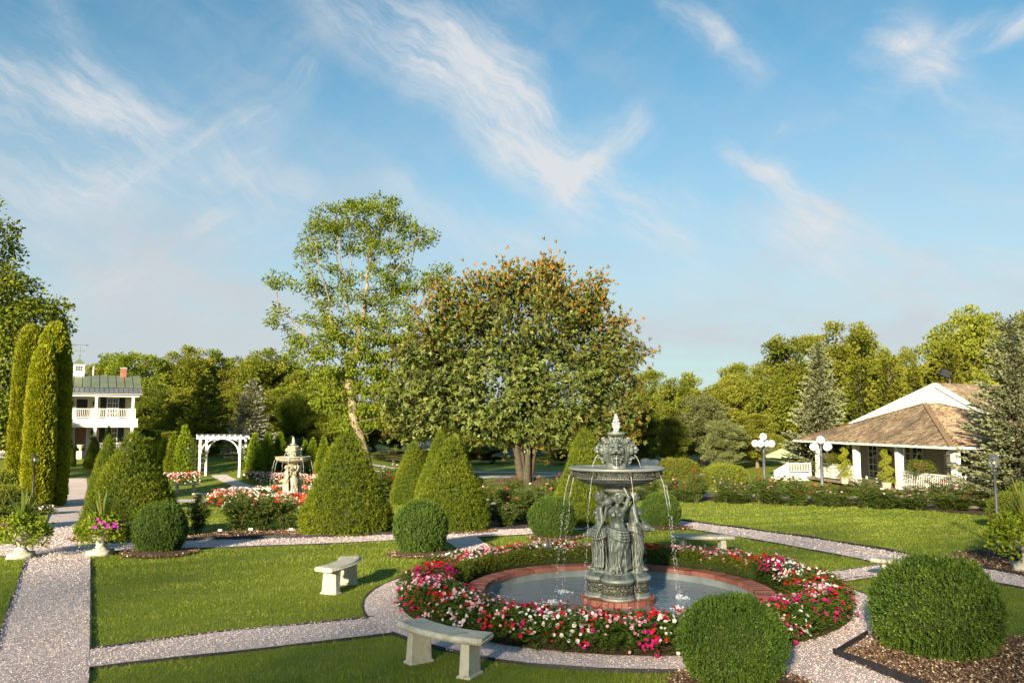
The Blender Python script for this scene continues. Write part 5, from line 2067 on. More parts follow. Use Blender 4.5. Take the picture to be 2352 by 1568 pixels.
def flower_ring(c, r0, r1, h, npl, nfl, mats, label, leaf=0.055, fsize=0.048, seed=3, a0=0.0, a1=2 * PI, colours=None):
    """a ring of bedding plants: leafy shoots and five-petalled flowers"""
    global rng
    keep = rng
    rng = np.random.default_rng(seed)
    t = empty('flower_bed', c, 0, label, 'flower bed', kind='stuff')
    n = npl
    a = rng.uniform(a0, a1, n)
    r = np.sqrt(rng.uniform((r0 + .03) ** 2, (r1 - .03) ** 2, n))
    bump = 1 + 0.16 * vnoise(np.column_stack([np.cos(a) * r, np.sin(a) * r, 0 * a]), 0.9, seed)
    hz = dome(r, r0 - 0.05, r1 + 0.03, h, 7) * bump
    u = rng.uniform(0.06, 1.0, n) ** 0.75
    x, y = r * np.cos(a), r * np.sin(a)
    zg = zt(c[0] + x, c[1] + y) - c[2]
    P = np.column_stack([x, y, zg + hz * u])
    cc = (r0 + r1) / 2
    N = unit(np.column_stack([np.cos(a) * (r - cc) / (r1 - r0) * 2, np.sin(a) * (r - cc) / (r1 - r0) * 2, 0.6 * np.ones(n)]))
    per = 7
    az = rng.uniform(0, 6.28, (n, per))
    D = np.stack([np.cos(az), np.sin(az), rng.uniform(-0.15, 0.55, (n, per))], axis=2).reshape(-1, 3)
    PP = np.repeat(P, per, 0) + rng.normal(scale=0.012, size=(n * per, 3))
    lv = leaves(PP, D + 0.3 * np.repeat(N, per, 0), np.array([0, 0, 1.0]) + 0.4 * rdir(n * per), leaf * rng.uniform(.7, 1.3, n * per), leaf * 0.45, rnd=np.clip(rng.normal(0.42, .17, n * per) + 0.25 * np.repeat(u - .6, per), 0, 1))
    o = obj('foliage', raw_mesh('foliage', *lv[:2], [M_VINCA_L], rnd=lv[2]), t)
    tag(o, kind='stuff')
    # earth under the plants
    # flowers, in drifts of one colour
    npt = nfl // 6
    ap = rng.uniform(a0, a1, npt)
    rp = np.sqrt(rng.uniform((r0 + 0.05) ** 2, (r1 + 0.02) ** 2, npt))
    cnt = rng.poisson(6 * (0.45 + 1.1 * rng.random(npt)))
    pid = np.repeat(np.arange(npt), cnt)
    n = len(pid)
    x = (rp * np.cos(ap))[pid] + rng.normal(scale=0.085, size=n)
    y = (rp * np.sin(ap))[pid] + rng.normal(scale=0.085, size=n)
    r, a = np.hypot(x, y), np.arctan2(y, x)
    r = np.clip(r, r0 - 0.03, r1 + 0.06)
    x, y = r * np.cos(a), r * np.sin(a)
    q = np.column_stack([x, y, 0 * a])
    qp = np.column_stack([rp * np.cos(ap), rp * np.sin(ap), 0 * ap])
    bump = 1 + 0.16 * vnoise(q, 0.9, seed)
    hz = dome(r, r0 - 0.1, r1 + 0.05, h, 7) * bump * np.where(r > r1 - 0.25, rng.uniform(0.35, 1.05, n), rng.uniform(0.85, 1.12, n))
    out = np.clip((r - cc) / (r1 - r0) * 2, -1, 1)
    C = np.column_stack([x, y, zt(c[0] + x, c[1] + y) - c[2] + hz + 0.015])
    N = np.column_stack([np.cos(a) * out * 0.8, np.sin(a) * out * 0.8, 0.75 * np.ones(n)]) + rng.normal(scale=0.35, size=(n, 3)) + np.array([0, -0.25, 0])
    drift = np.stack([vnoise(qp, 0.55, seed + 10 + k) for k in range(len(mats))], axis=1) + np.array(colours or [0] * len(mats)) + rng.gumbel(scale=0.33, size=(npt, len(mats)))
    which = drift.argmax(1)[pid]
    for k, m in enumerate(mats):
        s = which == k
        if s.sum() < 3: continue
        V, Fc, R = blossom_arrays(C[s], N[s], fsize * rng.uniform(.6, 1.3, s.sum()))
        o = obj('blossoms', raw_mesh('blossoms', V, Fc, [m], rnd=R), t)
        tag(o, kind='stuff')
    rng = keep
    return t


annulus('flower_bed_soil', FC1, 2.51, R_BED + 0.02, M_MULCH, 0.045, 120, 2, 0.01)
flower_ring((FC1.x, FC1.y, 0), 2.66, 3.64, 0.41, 13500, 4800, [P_RED, P_WHITE, P_PINK, P_MAG], 'ring of red, white, pink and magenta bedding flowers round the near fountain pool', colours=[0.40, 0.02, 0.10, 0.04])

# low clipped gold-green hedge along the back of the pool rim
def hedge_ring(c, r0, r1, h, a0, a1, n, label):
    t = empty('low_hedge', c, 0, label, 'hedge')
    a = rng.uniform(a0, a1, n); r = rng.uniform(r0, r1, n)
    hz = dome(r, r0 - .02, r1 + .02, h) * (1 + 0.1 * np.sin(a * 23) + 0.08 * np.sin(a * 41))
    P = np.column_stack([r * np.cos(a), r * np.sin(a), hz * rng.uniform(0.15, 1.0, n) ** 0.4])
    N = unit(np.column_stack([np.cos(a) * (r - (r0 + r1) / 2) * 5, np.sin(a) * (r - (r0 + r1) / 2) * 5, np.ones(n)]))
    V, Fc, R = sprigs(P, N, np.zeros(n), 6, 0.05, 0.026, 0.014, tipbias=0.6)
    tag(obj('foliage', raw_mesh('foliage', V, Fc, [M_HEDGE], rnd=R), t), kind='stuff')
    mb = MB()
    aa = np.linspace(a0, a1, 60)
    rm = (r0 + r1) / 2
    mb.tube([(rm * math.cos(q), rm * math.sin(q), h * 0.42) for q in aa], h * 0.40, 8)
    mb.build('inner_twigs', M_TWIG, t, True)

hedge_ring((FC1.x, FC1.y, 0.04), 2.56, 2.86, 0.36, rad(20), rad(172), 6500, 'low clipped yellow-green hedge curving behind the near pool rim')

# small spotlight standing in the flower bed
sp = empty('garden_spotlight', (FC1.x + 2.75 * math.cos(rad(114)), FC1.y + 2.75 * math.sin(rad(114)), 0.04), rad(-60), 'small grey spotlight standing among the flowers behind the pool', 'spotlight')
m_ = MB(); m_.tube([(0, 0, 0), (0, 0, 0.42)], 0.014, 6); m_.build('stake', M_IRON, sp)
m_ = MB(); m_.tube([(-0.05, 0, 0.42), (0.02, 0, 0.45), (0.09, 0, 0.48)], [0.035, 0.05, 0.062], 14); m_.build('lamp_head', M_STEEL, sp, True)

# ================================================================== the far fountain
f2 = copy_tree(fountain)
f2.location = (FC2.x, FC2.y, FC2.z)
f2.rotation_euler = (0, 0, rad(-60))
for k_ in KIDS(f2):
    for s_ in k_.material_slots:
        if s_.material in (M_BRONZE, M_RELIEF, M_BASIN):
            s_.link = 'OBJECT'; s_.material = M_BRONZE2
f2['label'] = 'smaller-looking far bronze fountain among red and white flowers near the white arbor'
make_pool((FC2.x, FC2.y, FC2.z), 2.22, 2.50, 0.15, -0.04, 'brick rim of the far fountain pool, mostly behind flowers', 0, 60)
annulus('flower_bed_soil', FC2, 2.51, R_BED, M_MULCH, 0.045, 60, 2, 0.01)
flower_ring((FC2.x, FC2.y, FC2.z), 2.6, 3.7, 0.55, 3600, 3600, [P_ORANGE, P_WHITE, P_CORAL, P_PINK], 'ring of orange-red and white flowers round the far fountain', 0.075, 0.075, 8, colours=[0.3, 0.25, 0.0, -0.2])

# ================================================================== benches
bench = make_bench(M_STONE)


def place_bench(src, pa_, pb_, label, first=False, mat=None, flip=False):
    """stand the bench so that its two legs come over the pixels pa_, pb_"""
    a, b = G(*pa_), G(*pb_)
    c = (a + b) / 2
    ang = math.atan2(b.y - a.y, b.x - a.x) + (PI if flip else 0)
    o = src if first else copy_tree(src)
    o.location = (c.x, c.y, float(zt(c.x, c.y)))
    o.rotation_euler = (0, 0, ang)
    tag(o, label, 'bench', 'curved stone benches')
    if mat:
        for k in KIDS(o):
            for q in [k] + KIDS(k):
                for s in q.material_slots:
                    s.link = 'OBJECT'; s.material = mat
    return o


place_bench(bench, (950, 1520), (1078, 1554), 'curved cast stone bench nearest the viewer, in front of the flower ring', True)
place_bench(bench, (768, 1362), (806, 1342), 'curved cast stone bench alone on the left lawn, seen end-on')
place_bench(bench, (1572, 1277), (1657, 1279), 'stone bench behind the fountain with only its seat showing over the flowers')
place_bench(bench, (2068, 1346), (2133, 1352), 'stone bench half hidden behind the large box ball')
place_bench(bench, (408, 1131), (443, 1130), 'small sunlit stone bench on the far lawn, left of the far fountain flowers', mat=M_STONE2)
place_bench(bench, (452, 1156), (492, 1157), 'sunlit stone bench touching the left end of the far flower ring', mat=M_STONE2)
place_bench(bench, (905, 1147), (940, 1146), 'sunlit stone bench between the two large yew cones', mat=M_STONE2, flip=True)

# ================================================================== clipped box balls
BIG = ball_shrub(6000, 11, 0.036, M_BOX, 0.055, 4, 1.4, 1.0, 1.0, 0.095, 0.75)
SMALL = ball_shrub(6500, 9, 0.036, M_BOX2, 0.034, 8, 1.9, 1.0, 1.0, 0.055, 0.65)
BL = ['clipped box ball beside the left planter urn, on a saucer of mulch', 'clipped box ball at the left end of the flower ring, before the yew cone', 'clipped box ball just left of the fountain maidens',
      'clipped box ball just right of the fountain, by the gravel path', 'dense box ball cut off by the bottom edge, before the flower ring', 'large loose box bush on the mulch bed at the lower right']
for i, ((c, r, h), lb) in enumerate(zip(BALL_POS, BL)):
    src = BIG if i == 5 else SMALL
    t = tree_thing('box_ball', lb, src, c, rz=i * 1.1, scale=(r, r, h), group='clipped box balls', cat='shrub', names=('foliage', 'inner_twigs'))

# ================================================================== yew cones
YC = [yew_cone(9000, 21, 1.0, 2.2), yew_cone(9000, 33, 1.0, 2.2)]


def cone_at(px, Y, hw, top, label, v=0):
    g = X(px, Y)
    sc = F / Y
    h = A(px, top, Y).z - g.z
    r = hw / sc
    tree_thing('yew_cone', label, YC[v], g, rz=px * 0.01, scale=(r, r, h / 2.2), group='clipped yew cones', cat='topiary', names=('foliage', 'inner_twigs'))


cone_at(300, 22.3, 102, 997, 'broad yew cone standing behind the left urn and box ball', 0)
cone_at(795, 23.6, 98, 995, 'tall dark yew cone in the middle, between roses and bench', 1)
cone_at(1036, 24.6, 83, 1012, 'yew cone behind the box ball, its top bright yellow-green', 0)
cone_at(946, 38.0, 46, 1018, 'slim sunlit yew cone right of the stone bench and farther back', 1)
cone_at(1010, 36.0, 52, 994, 'sunlit yew cone peeping from behind the middle cone pair', 0)
cone_at(1345, 26.3, 72, 990, 'tall shaded yew cone directly behind the fountain basin', 1)
cone_at(243, 33.0, 42, 1003, 'yew cone behind the broad left one, nearer the house', 0)
cone_at(214, 57.0, 20, 1003, 'dark small yew cone at the right side of the path to the house', 1)
cone_at(246, 60.0, 14, 978, 'pointed young conifer before the house porch', 1)
cone_at(159, 58.0, 13, 1006, 'dark rounded yew at the left side of the path to the house', 0)

# ================================================================== arborvitae
TALL = [(0, 0.95), (0.5, 1.1), (2.0, 1.15), (4.5, 1.08), (6.2, 1.0), (7.2, 0.86), (7.7, 0.64), (7.95, 0.34), (8.05, 0.0)]
tv = plume(11000, 5, TALL, M_THUJA, 0.20, 0.085, 0.09, 1.3, 4, 0.20)
for (px, Y, w, top, lb) in ((52, 37.0, 34, 752, 'tall columnar arborvitae at the left of the clump behind the lamp post'), (106, 36.6, 36, 746, 'tall columnar arborvitae beside the path, widest of the clump'), (82, 35.4, 30, 800, 'columnar arborvitae in the middle of the clump, nearest the lamp post'), (126, 38.0, 22, 800, 'shaded arborvitae at the right flank of the clump, before the house')):
    g = X(px, Y); h = A(px, top, Y).z - g.z
    tree_thing('columnar_arborvitae', lb, tv, g, px * 0.07, (w / F * Y / 1.15, w / F * Y / 1.15, h / 8.05), 'tall arborvitae by the path', 'tree', ('foliage', 'inner_twigs'))
EMP = [(0, 0.40), (0.25, 0.50), (0.7, 0.47), (1.4, 0.34), (2.0, 0.19), (2.4, 0.06), (2.5, 0.0)]
ev = plume(1500, 7, EMP, M_EMER, 0.13, 0.05, 0.035, 1.2, 4, 0.07)
EM = [(360, 56, 990), (376, 55, 1000), (397, 54, 992), (421, 54, 976), (582, 53, 995), (613, 53, 992), (641, 54, 992), (668, 55, 1002), (717, 55, 1005), (742, 53, 1002), (345, 58, 1010), (700, 57, 1010)]
for k, (px, Y, top) in enumerate(EM):
    g = X(px, Y); h = A(px, top, Y).z - g.z
    side = 'left' if px < 470 else 'right'
    same = sorted(p for p, _, _ in EM if (p < 470) == (px < 470))
    nth = ['first', 'second', 'third', 'fourth', 'fifth', 'sixth', 'seventh', 'eighth']
    order = same.index(px) if side == 'right' else len(same) - 1 - same.index(px)
    tree_thing('young_arborvitae', f'pointed bright green arborvitae, {nth[order]} from the white arbor on its {side}', ev, g, px * 0.1, (h / 2.5 * 0.95, h / 2.5 * 0.95, h / 2.5), 'young arborvitae hedge by the arbor', 'tree', ('foliage', 'inner_twigs'))

# flower borders before them
def border(p0, p1, n, nf, mats, label, h=0.6, w=0.9, fs=0.09, lf=0.09, colours=None):
    a, b = np.array(p0[:2]), np.array(p1[:2])
    t = empty('flower_border', (a[0], a[1], float(zt(a[0], a[1]))), 0, label, 'flower bed', kind='stuff')
    d = b - a; L = np.linalg.norm(d); d = d / L; q = np.array([-d[1], d[0]])
    def pts(m):
        u, v = rng.uniform(0, L, m), rng.uniform(-w / 2, w / 2, m)
        xy = a + d * u[:, None] + q * v[:, None]
        return xy, v
    xy, v = pts(n)
    hz = h * np.sqrt(np.clip(1 - (2 * v / w) ** 4, 0, 1)) * rng.uniform(0.2, 1, n) ** 0.5
    P = np.column_stack([xy - a, zt(xy[:, 0], xy[:, 1]) - float(zt(a[0], a[1])) + hz])
    per = 6
    lv = leaves(np.repeat(P, per, 0) + rng.normal(scale=.03, size=(n * per, 3)), rdir(n * per) + np.array([0, 0, .3]), np.array([0, 0, 1.0]) + .5 * rdir(n * per), lf, lf * .5, rnd=np.clip(rng.normal(.45, .2, n * per), 0, 1))
    tag(obj('foliage', raw_mesh('foliage', *lv[:2], [M_VINCA_L], rnd=lv[2]), t), kind='stuff')
    for k, m in enumerate(mats):
        m_n = int(nf * (colours[k] if colours else 1 / len(mats)))
        xy, v = pts(m_n)
        hz = h * np.sqrt(np.clip(1 - (2 * v / w) ** 4, 0, 1)) * rng.uniform(0.75, 1.1, m_n)
        C = np.column_stack([xy - a, zt(xy[:, 0], xy[:, 1]) - float(zt(a[0], a[1])) + hz])
        V, Fc, R = blossom_arrays(C, np.array([0, -.8, .8]) + rng.normal(scale=.4, size=(m_n, 3)), fs * rng.uniform(.7, 1.3, m_n))
        tag(obj('blossoms', raw_mesh('blossoms', V, Fc, [m], rnd=R), t), kind='stuff')


border(X(375, 49.5), X(458, 50.5), 420, 420, [P_ORANGE, P_WHITE, P_PINK], 'low border of red and white flowers left of the white arbor')
border(X(566, 50.5), X(800, 48.5), 900, 900, [P_ORANGE, P_WHITE, P_PINK], 'low border of red and white flowers right of the white arbor')
border(X(30, 31), X(122, 32), 420, 160, [P_WHITE, P_PINK], 'strip of small white flowers round the left lamp post', 0.32, 1.0, 0.06, 0.07)

# ================================================================== roses
RB = [rose_bush(40 + k, 1.0, 0.42, 19 + k % 3, 0.062) for k in range(5)]
COLS = {'red': P_RED, 'pink': P_PINK, 'white': P_WHITE, 'coral': P_CORAL, 'blush': P_BLUSH, 'orange-red': P_ORANGE, 'magenta': P_MAG}
BLS = {}
for k, (_, _, tips) in enumerate(RB):
    for sset in range(3):
        m = [3, 6, 10][sset]
        s = rng.permutation(len(tips))[:m]
        V, Fc, R = rose_arrays(tips[s] + np.array([0, 0, .03]), np.array([0, -.25, .9]) + rng.normal(scale=.35, size=(len(s), 3)), 0.095 * rng.uniform(.75, 1.2, len(s)))
        BLS[(k, sset)] = raw_mesh('blossoms', V, Fc, [P_RED], rnd=R)


def rose_at(loc, h, w, colour, amount, label, k, group, rz):
    cm, fm, tips = RB[k]
    t = empty('rose_bush', loc, rz, label, 'rose bush', group, scale=(w / 0.42, w / 0.42, h))
    obj('canes', cm, t); obj('foliage', fm, t)
    b = obj('blossoms', BLS[(k, amount)], t, mat=COLS[colour])
    tag(b, kind='stuff')
    return t


# three bushes in the mulch behind the left lawn
rose_at(G(455, 1226), 0.95, 0.30, 'coral', 0, 'narrow rose bush with two coral buds, right of the left box ball', 0, 'roses in the mulch strip behind the left lawn', 0.4)
rose_at(G(545, 1222), 1.12, 0.50, 'red', 0, 'full dark green rose bush left of the single blush rose', 1, 'roses in the mulch strip behind the left lawn', 1.0)
rose_at(G(600, 1221), 1.05, 0.46, 'blush', 0, 'leafy rose bush carrying a pale blush rose', 2, 'roses in the mulch strip behind the left lawn', 2.2)
rose_at(G(655, 1219), 0.95, 0.36, 'red', 0, 'rose bush next to the middle yew cone', 3, 'roses in the mulch strip behind the left lawn', 3.0)
# plant tags
for k, (px, py, lb) in enumerate(((505, 1232, 'small white plant tag left of the rose bushes'), (575, 1229, 'small white plant tag under the full rose bush'), (668, 1229, 'small white plant tag beside the yew cone'), (1225, 1196, 'white plant tag in the mulch behind the near box ball'))):
    g = G(px, py)
    t = empty('plant_tag', g, 0.3 * k, lb, 'plant tag')
    m_ = MB(); m_.tube([(0, 0, 0), (0, 0, 0.16)], 0.005, 5); m_.build('stake', M_STEEL, t)
    m_ = MB(); m_.box((0, -0.01, 0.17), (0.11, 0.008, 0.06), rot=Matrix.Rotation(-0.5, 3, 'X')); m_.build('plate', M_WHITE, t)

# the mixed bed between the middle cone and the fountain
MIX = [(1128, 1196, .55, .42, 'white', 0), (1150, 1172, 1.05, .40, 'red', 0), (1192, 1200, 1.12, .55, 'coral', 0), (1232, 1188, 1.1, .5, 'pink', 0), (1160, 1210, .7, .4, 'pink', 0), (1265, 1175, 1.25, .5, 'coral', 1), (1120, 1165, 1.1, .4, 'blush', 0),
       (1218, 1166, 1.0, .45, 'white', 0), (1290, 1160, 1.3, .5, 'red', 0), (1180, 1150, 1.1, .45, 'red', 1), (1095, 1152, 1.2, .4, 'pink', 1)]
for k, (px, py, h, w, c, am) in enumerate(MIX):
    where = ['nearest the gravel path', 'with tall thin stems', 'in the middle of the bed', 'close to the near box ball', 'low at the front edge', 'beside the shaded yew cone', 'against the middle yew cone', 'towards the back of the bed', 'at the far right of the bed', 'at the back, before the lamp', 'at the far left of the bed'][k]
    rose_at(G(px, py), h, w, c, am, f'{c} rose bush {where}, left of the fountain', k % 5, 'roses left of the fountain', k * 0.9)
# roses in the sun beyond the far bench
for k, (px, Y, h, c, lb) in enumerate(((872, 41, 1.3, 'white', 'sunlit rose bush with white blooms, by the trunk of the tall open tree'), (893, 40, 1.5, 'red', 'sunlit rose bush with red blooms, left of the slim yew cone'), (908, 42, 1.6, 'white', 'tall sunlit white rose bush touching the slim yew cone'))):
    rose_at(X(px, Y), h, .7, c, 2, lb, k, 'sunlit roses by the tall open tree', k)
# the long row before the pavilion
row = []
pxs = np.linspace(1470, 2285, 25) + rng.normal(scale=9, size=25)
for k, px in enumerate(pxs):
    d = 40.2 - 7.6 * (px - 1470) / 805 + rng.normal(scale=.35)
    c = ['blush', 'pink', 'coral', 'pink', 'pink', 'coral', 'pink', 'red'][int(rng.integers(0, 8))]
    if px < 1540: c = 'red'
    if 2160 < px < 2210: c = 'red'
    h = rng.choice([.5, .66, .82, 1.0, 1.35]) * rng.uniform(.9, 1.1); w = rng.uniform(.34, .62)
    row.append((px, d, h, w, c, int(rng.random() < .6) + int(rng.random() < .4)))
words = ['first', 'second', 'third', 'fourth', 'fifth', 'sixth', 'seventh', 'eighth', 'ninth', 'tenth', 'eleventh', 'twelfth', 'thirteenth', 'fourteenth', 'fifteenth', 'sixteenth', 'seventeenth', 'eighteenth', 'nineteenth', 'twentieth', 'twenty-first', 'twenty-second', 'twenty-third', 'twenty-fourth', 'twenty-fifth', 'twenty-sixth', 'twenty-seventh', 'twenty-eighth', 'twenty-ninth', 'thirtieth', 'thirty-first']
for k, (px, d, h, w, c, am) in enumerate(row):
    rose_at(X(px, d), h, w, c, int(am), f'{c} rose bush, {words[k]} from the fountain end of the front pavilion row', k % 5, 'roses in the long bed before the pavilion', k * 1.3)
for k, px in enumerate(np.linspace(1440, 2320, 17)):
    d = 43.0 - 7.6 * (px - 1440) / 880 + rng.normal(scale=.3)
    c = ['pink', 'coral', 'pink', 'red', 'white'][int(rng.integers(0, 5))]
    rose_at(X(px, d), rng.uniform(.7, 1.25), rng.uniform(.36, .55), c, 2, f'{c} rose bush, {words[k]} from the fountain end of the back pavilion row', (k + 2) % 5, 'roses in the back row before the pavilion', k * 1.7)

# pale bushy plants at the far right edge of the rose bed
lb_ = ball_shrub(2600, 7, 0.055, M_WOOD2, 0.10, 14, 0.9, 1.0, 1.0, 0.12, 0.5)
for k, (px, Y, r, h, lb) in enumerate(((2335, 25.0, .7, 1.0, 'loose yellow-green bush behind the right urn'), (2385, 28, .9, 1.2, 'yellow-green bush at the right edge of the rose bed'), (1665, 50, 1.2, 1.2, 'rounded bright green bush left of the globe lamps'), (1560, 56, 1.3, 1.3, 'rounded green bush before the pale trees'), (2, 30.5, .55, .8, 'round green shrub cut by the left edge'), (-6, 36, 1.0, 1.5, 'dark shrub at the left edge under the maple'), (-10, 24.5, .9, 1.2, 'green shrub at the left edge near the urn'))):
    tree_thing('bush', lb, lb_, X(px, Y), k, (r, r, h), 'loose garden bushes', 'shrub', ('foliage', 'inner_twigs'))

# ================================================================== urns with spiky plants
def make_urn():
    t = empty('planter_urn')
    u = MB()
    u.box((0, 0, 0.05), (0.40, 0.40, 0.10), top=(0.92, 0.92))
    u.lathe([(0.15, 0.10), (0.11, 0.14), (0.075, 0.19), (0.09, 0.22), (0.075, 0.25), (0.10, 0.28), (0.18, 0.33), (0.225, 0.42), (0.235, 0.50), (0.255, 0.53), (0.275, 0.55), (0.275, 0.575), (0.25, 0.58), (0.23, 0.54), (0.0, 0.53)], 32,
            rfun=lambda a, z: 1 + (0.03 * math.cos(14 * a) if 0.30 < z < 0.48 else 0), cap=False)
    u.build('urn', M_STONE, t, True)
    n = 46
    az = rng.uniform(0, 6.28, n); ln = rng.uniform(.45, .85, n); tl = rng.uniform(.05, .75, n)
    parts = []
    for k in range(n):
        d = np.array([math.cos(az[k]), math.sin(az[k]), 0])
        s = np.linspace(0, 1, 6)
        P = np.array([0, 0, .55]) + d * (ln[k] * tl[k] * s)[:, None] + np.array([0, 0, 1]) * (ln[k] * (s - .45 * tl[k] * s ** 2.4))[:, None]
        sd = np.cross(d, [0, 0, 1])
        w = 0.017 * np.array([.8, 1, 1, .8, .5, .08])
        V = np.stack([P - sd * w[:, None], P + sd * w[:, None]], axis=1).reshape(-1, 3)
        i = np.arange(5)[:, None] * 2
        Fc = np.concatenate([i + np.array([[0, 1, 3]]), i + np.array([[0, 3, 2]])], axis=1).reshape(-1, 3)
        parts.append((V, Fc, np.full(10, rng.random())))
    V, Fc, R = merge(parts)
    obj('spike_plant', raw_mesh('spike_plant', V, Fc, [M_SPIKE], rnd=R), t)
    m = 330
    a = rng.uniform(0, 6.28, m); r = .46 * np.sqrt(rng.random(m))
    P = np.column_stack([r * np.cos(a), r * np.sin(a), .66 - .75 * r ** 1.4 - .28 * rng.random(m) ** 2 * (r / .46) + .16 * rng.random(m)])
    O = unit(np.column_stack([np.cos(a), np.sin(a), .7 * np.ones(m)]))
    lv = clusters(P, O, 8, 0.06, .06, .045, base=.55)
    tag(obj('foliage', raw_mesh('foliage', *lv[:2], [M_FERN], rnd=lv[2]), t), kind='stuff')
    m = 26
    a = rng.normal(-.35, .6, m); r = rng.uniform(.22, .5, m)
    C = np.column_stack([r * np.cos(a), r * np.sin(a), .74 - .7 * r ** 1.4 + .06 * rng.random(m)])
    V, Fc, R = blossom_arrays(C, np.column_stack([np.cos(a), np.sin(a) - .6, .6 * np.ones(m)]), .065)
    tag(obj('blossoms', raw_mesh('blossoms', V, Fc, [P_VIOLET], rnd=R), t), kind='stuff')
    return t


urn = make_urn()
urn.location = G(230, 1274); urn.scale = (1.15,) * 3
tag(urn, 'stone urn of trailing greenery and magenta petunias right of the path', 'planter', 'planted stone urns')
copy_thing(urn, G(48, 1281), PI + .3, 1.2, 'stone urn of greenery and magenta petunias left of the path')
copy_thing(urn, G(2366, 1312), 1.2, 1.5, 'tall pale urn with spiky grass at the right edge')

# ================================================================== lamps
lp = post_lamp(M_LAMPGREY, 2.25)
g = X(2294, 20.3); lp.location = g
tag(lp, 'slate grey lantern post with clear glass at the right, before the rose bed', 'lamp post', 'garden lantern posts')
l2 = copy_thing(lp, X(73, 33.5), .3, (1.15, 1.15, 1.02), 'black lantern post with a pale lantern before the tall arborvitae')
l3 = copy_thing(lp, X(1205, 50.0), .3, (1.1, 1.1, 1.0), 'dark lantern post in front of the magnolia trunks')
l4 = copy_thing(lp, X(691, 52.0), .3, (1, 1, .95), 'distant lantern post beside the far fountain')
for q in (l2, l3, l4):
    for k in KIDS(q):
        if k.name.startswith(('post', 'lantern')):
            for s in k.material_slots:
                s.link = 'OBJECT'; s.material = M_IRON
gl = globe_lamp()
gl.location = X(1890, 39.0); gl.scale = (1.0, 1.0, 0.98)
tag(gl, 'lamp post with five white globes before the left pavilion post', 'lamp post', 'globe lamp posts')
copy_thing(gl, X(1757, 42.5), .6, (1, 1, 1.02), 'lamp post with white globes standing apart, nearer the fountain')
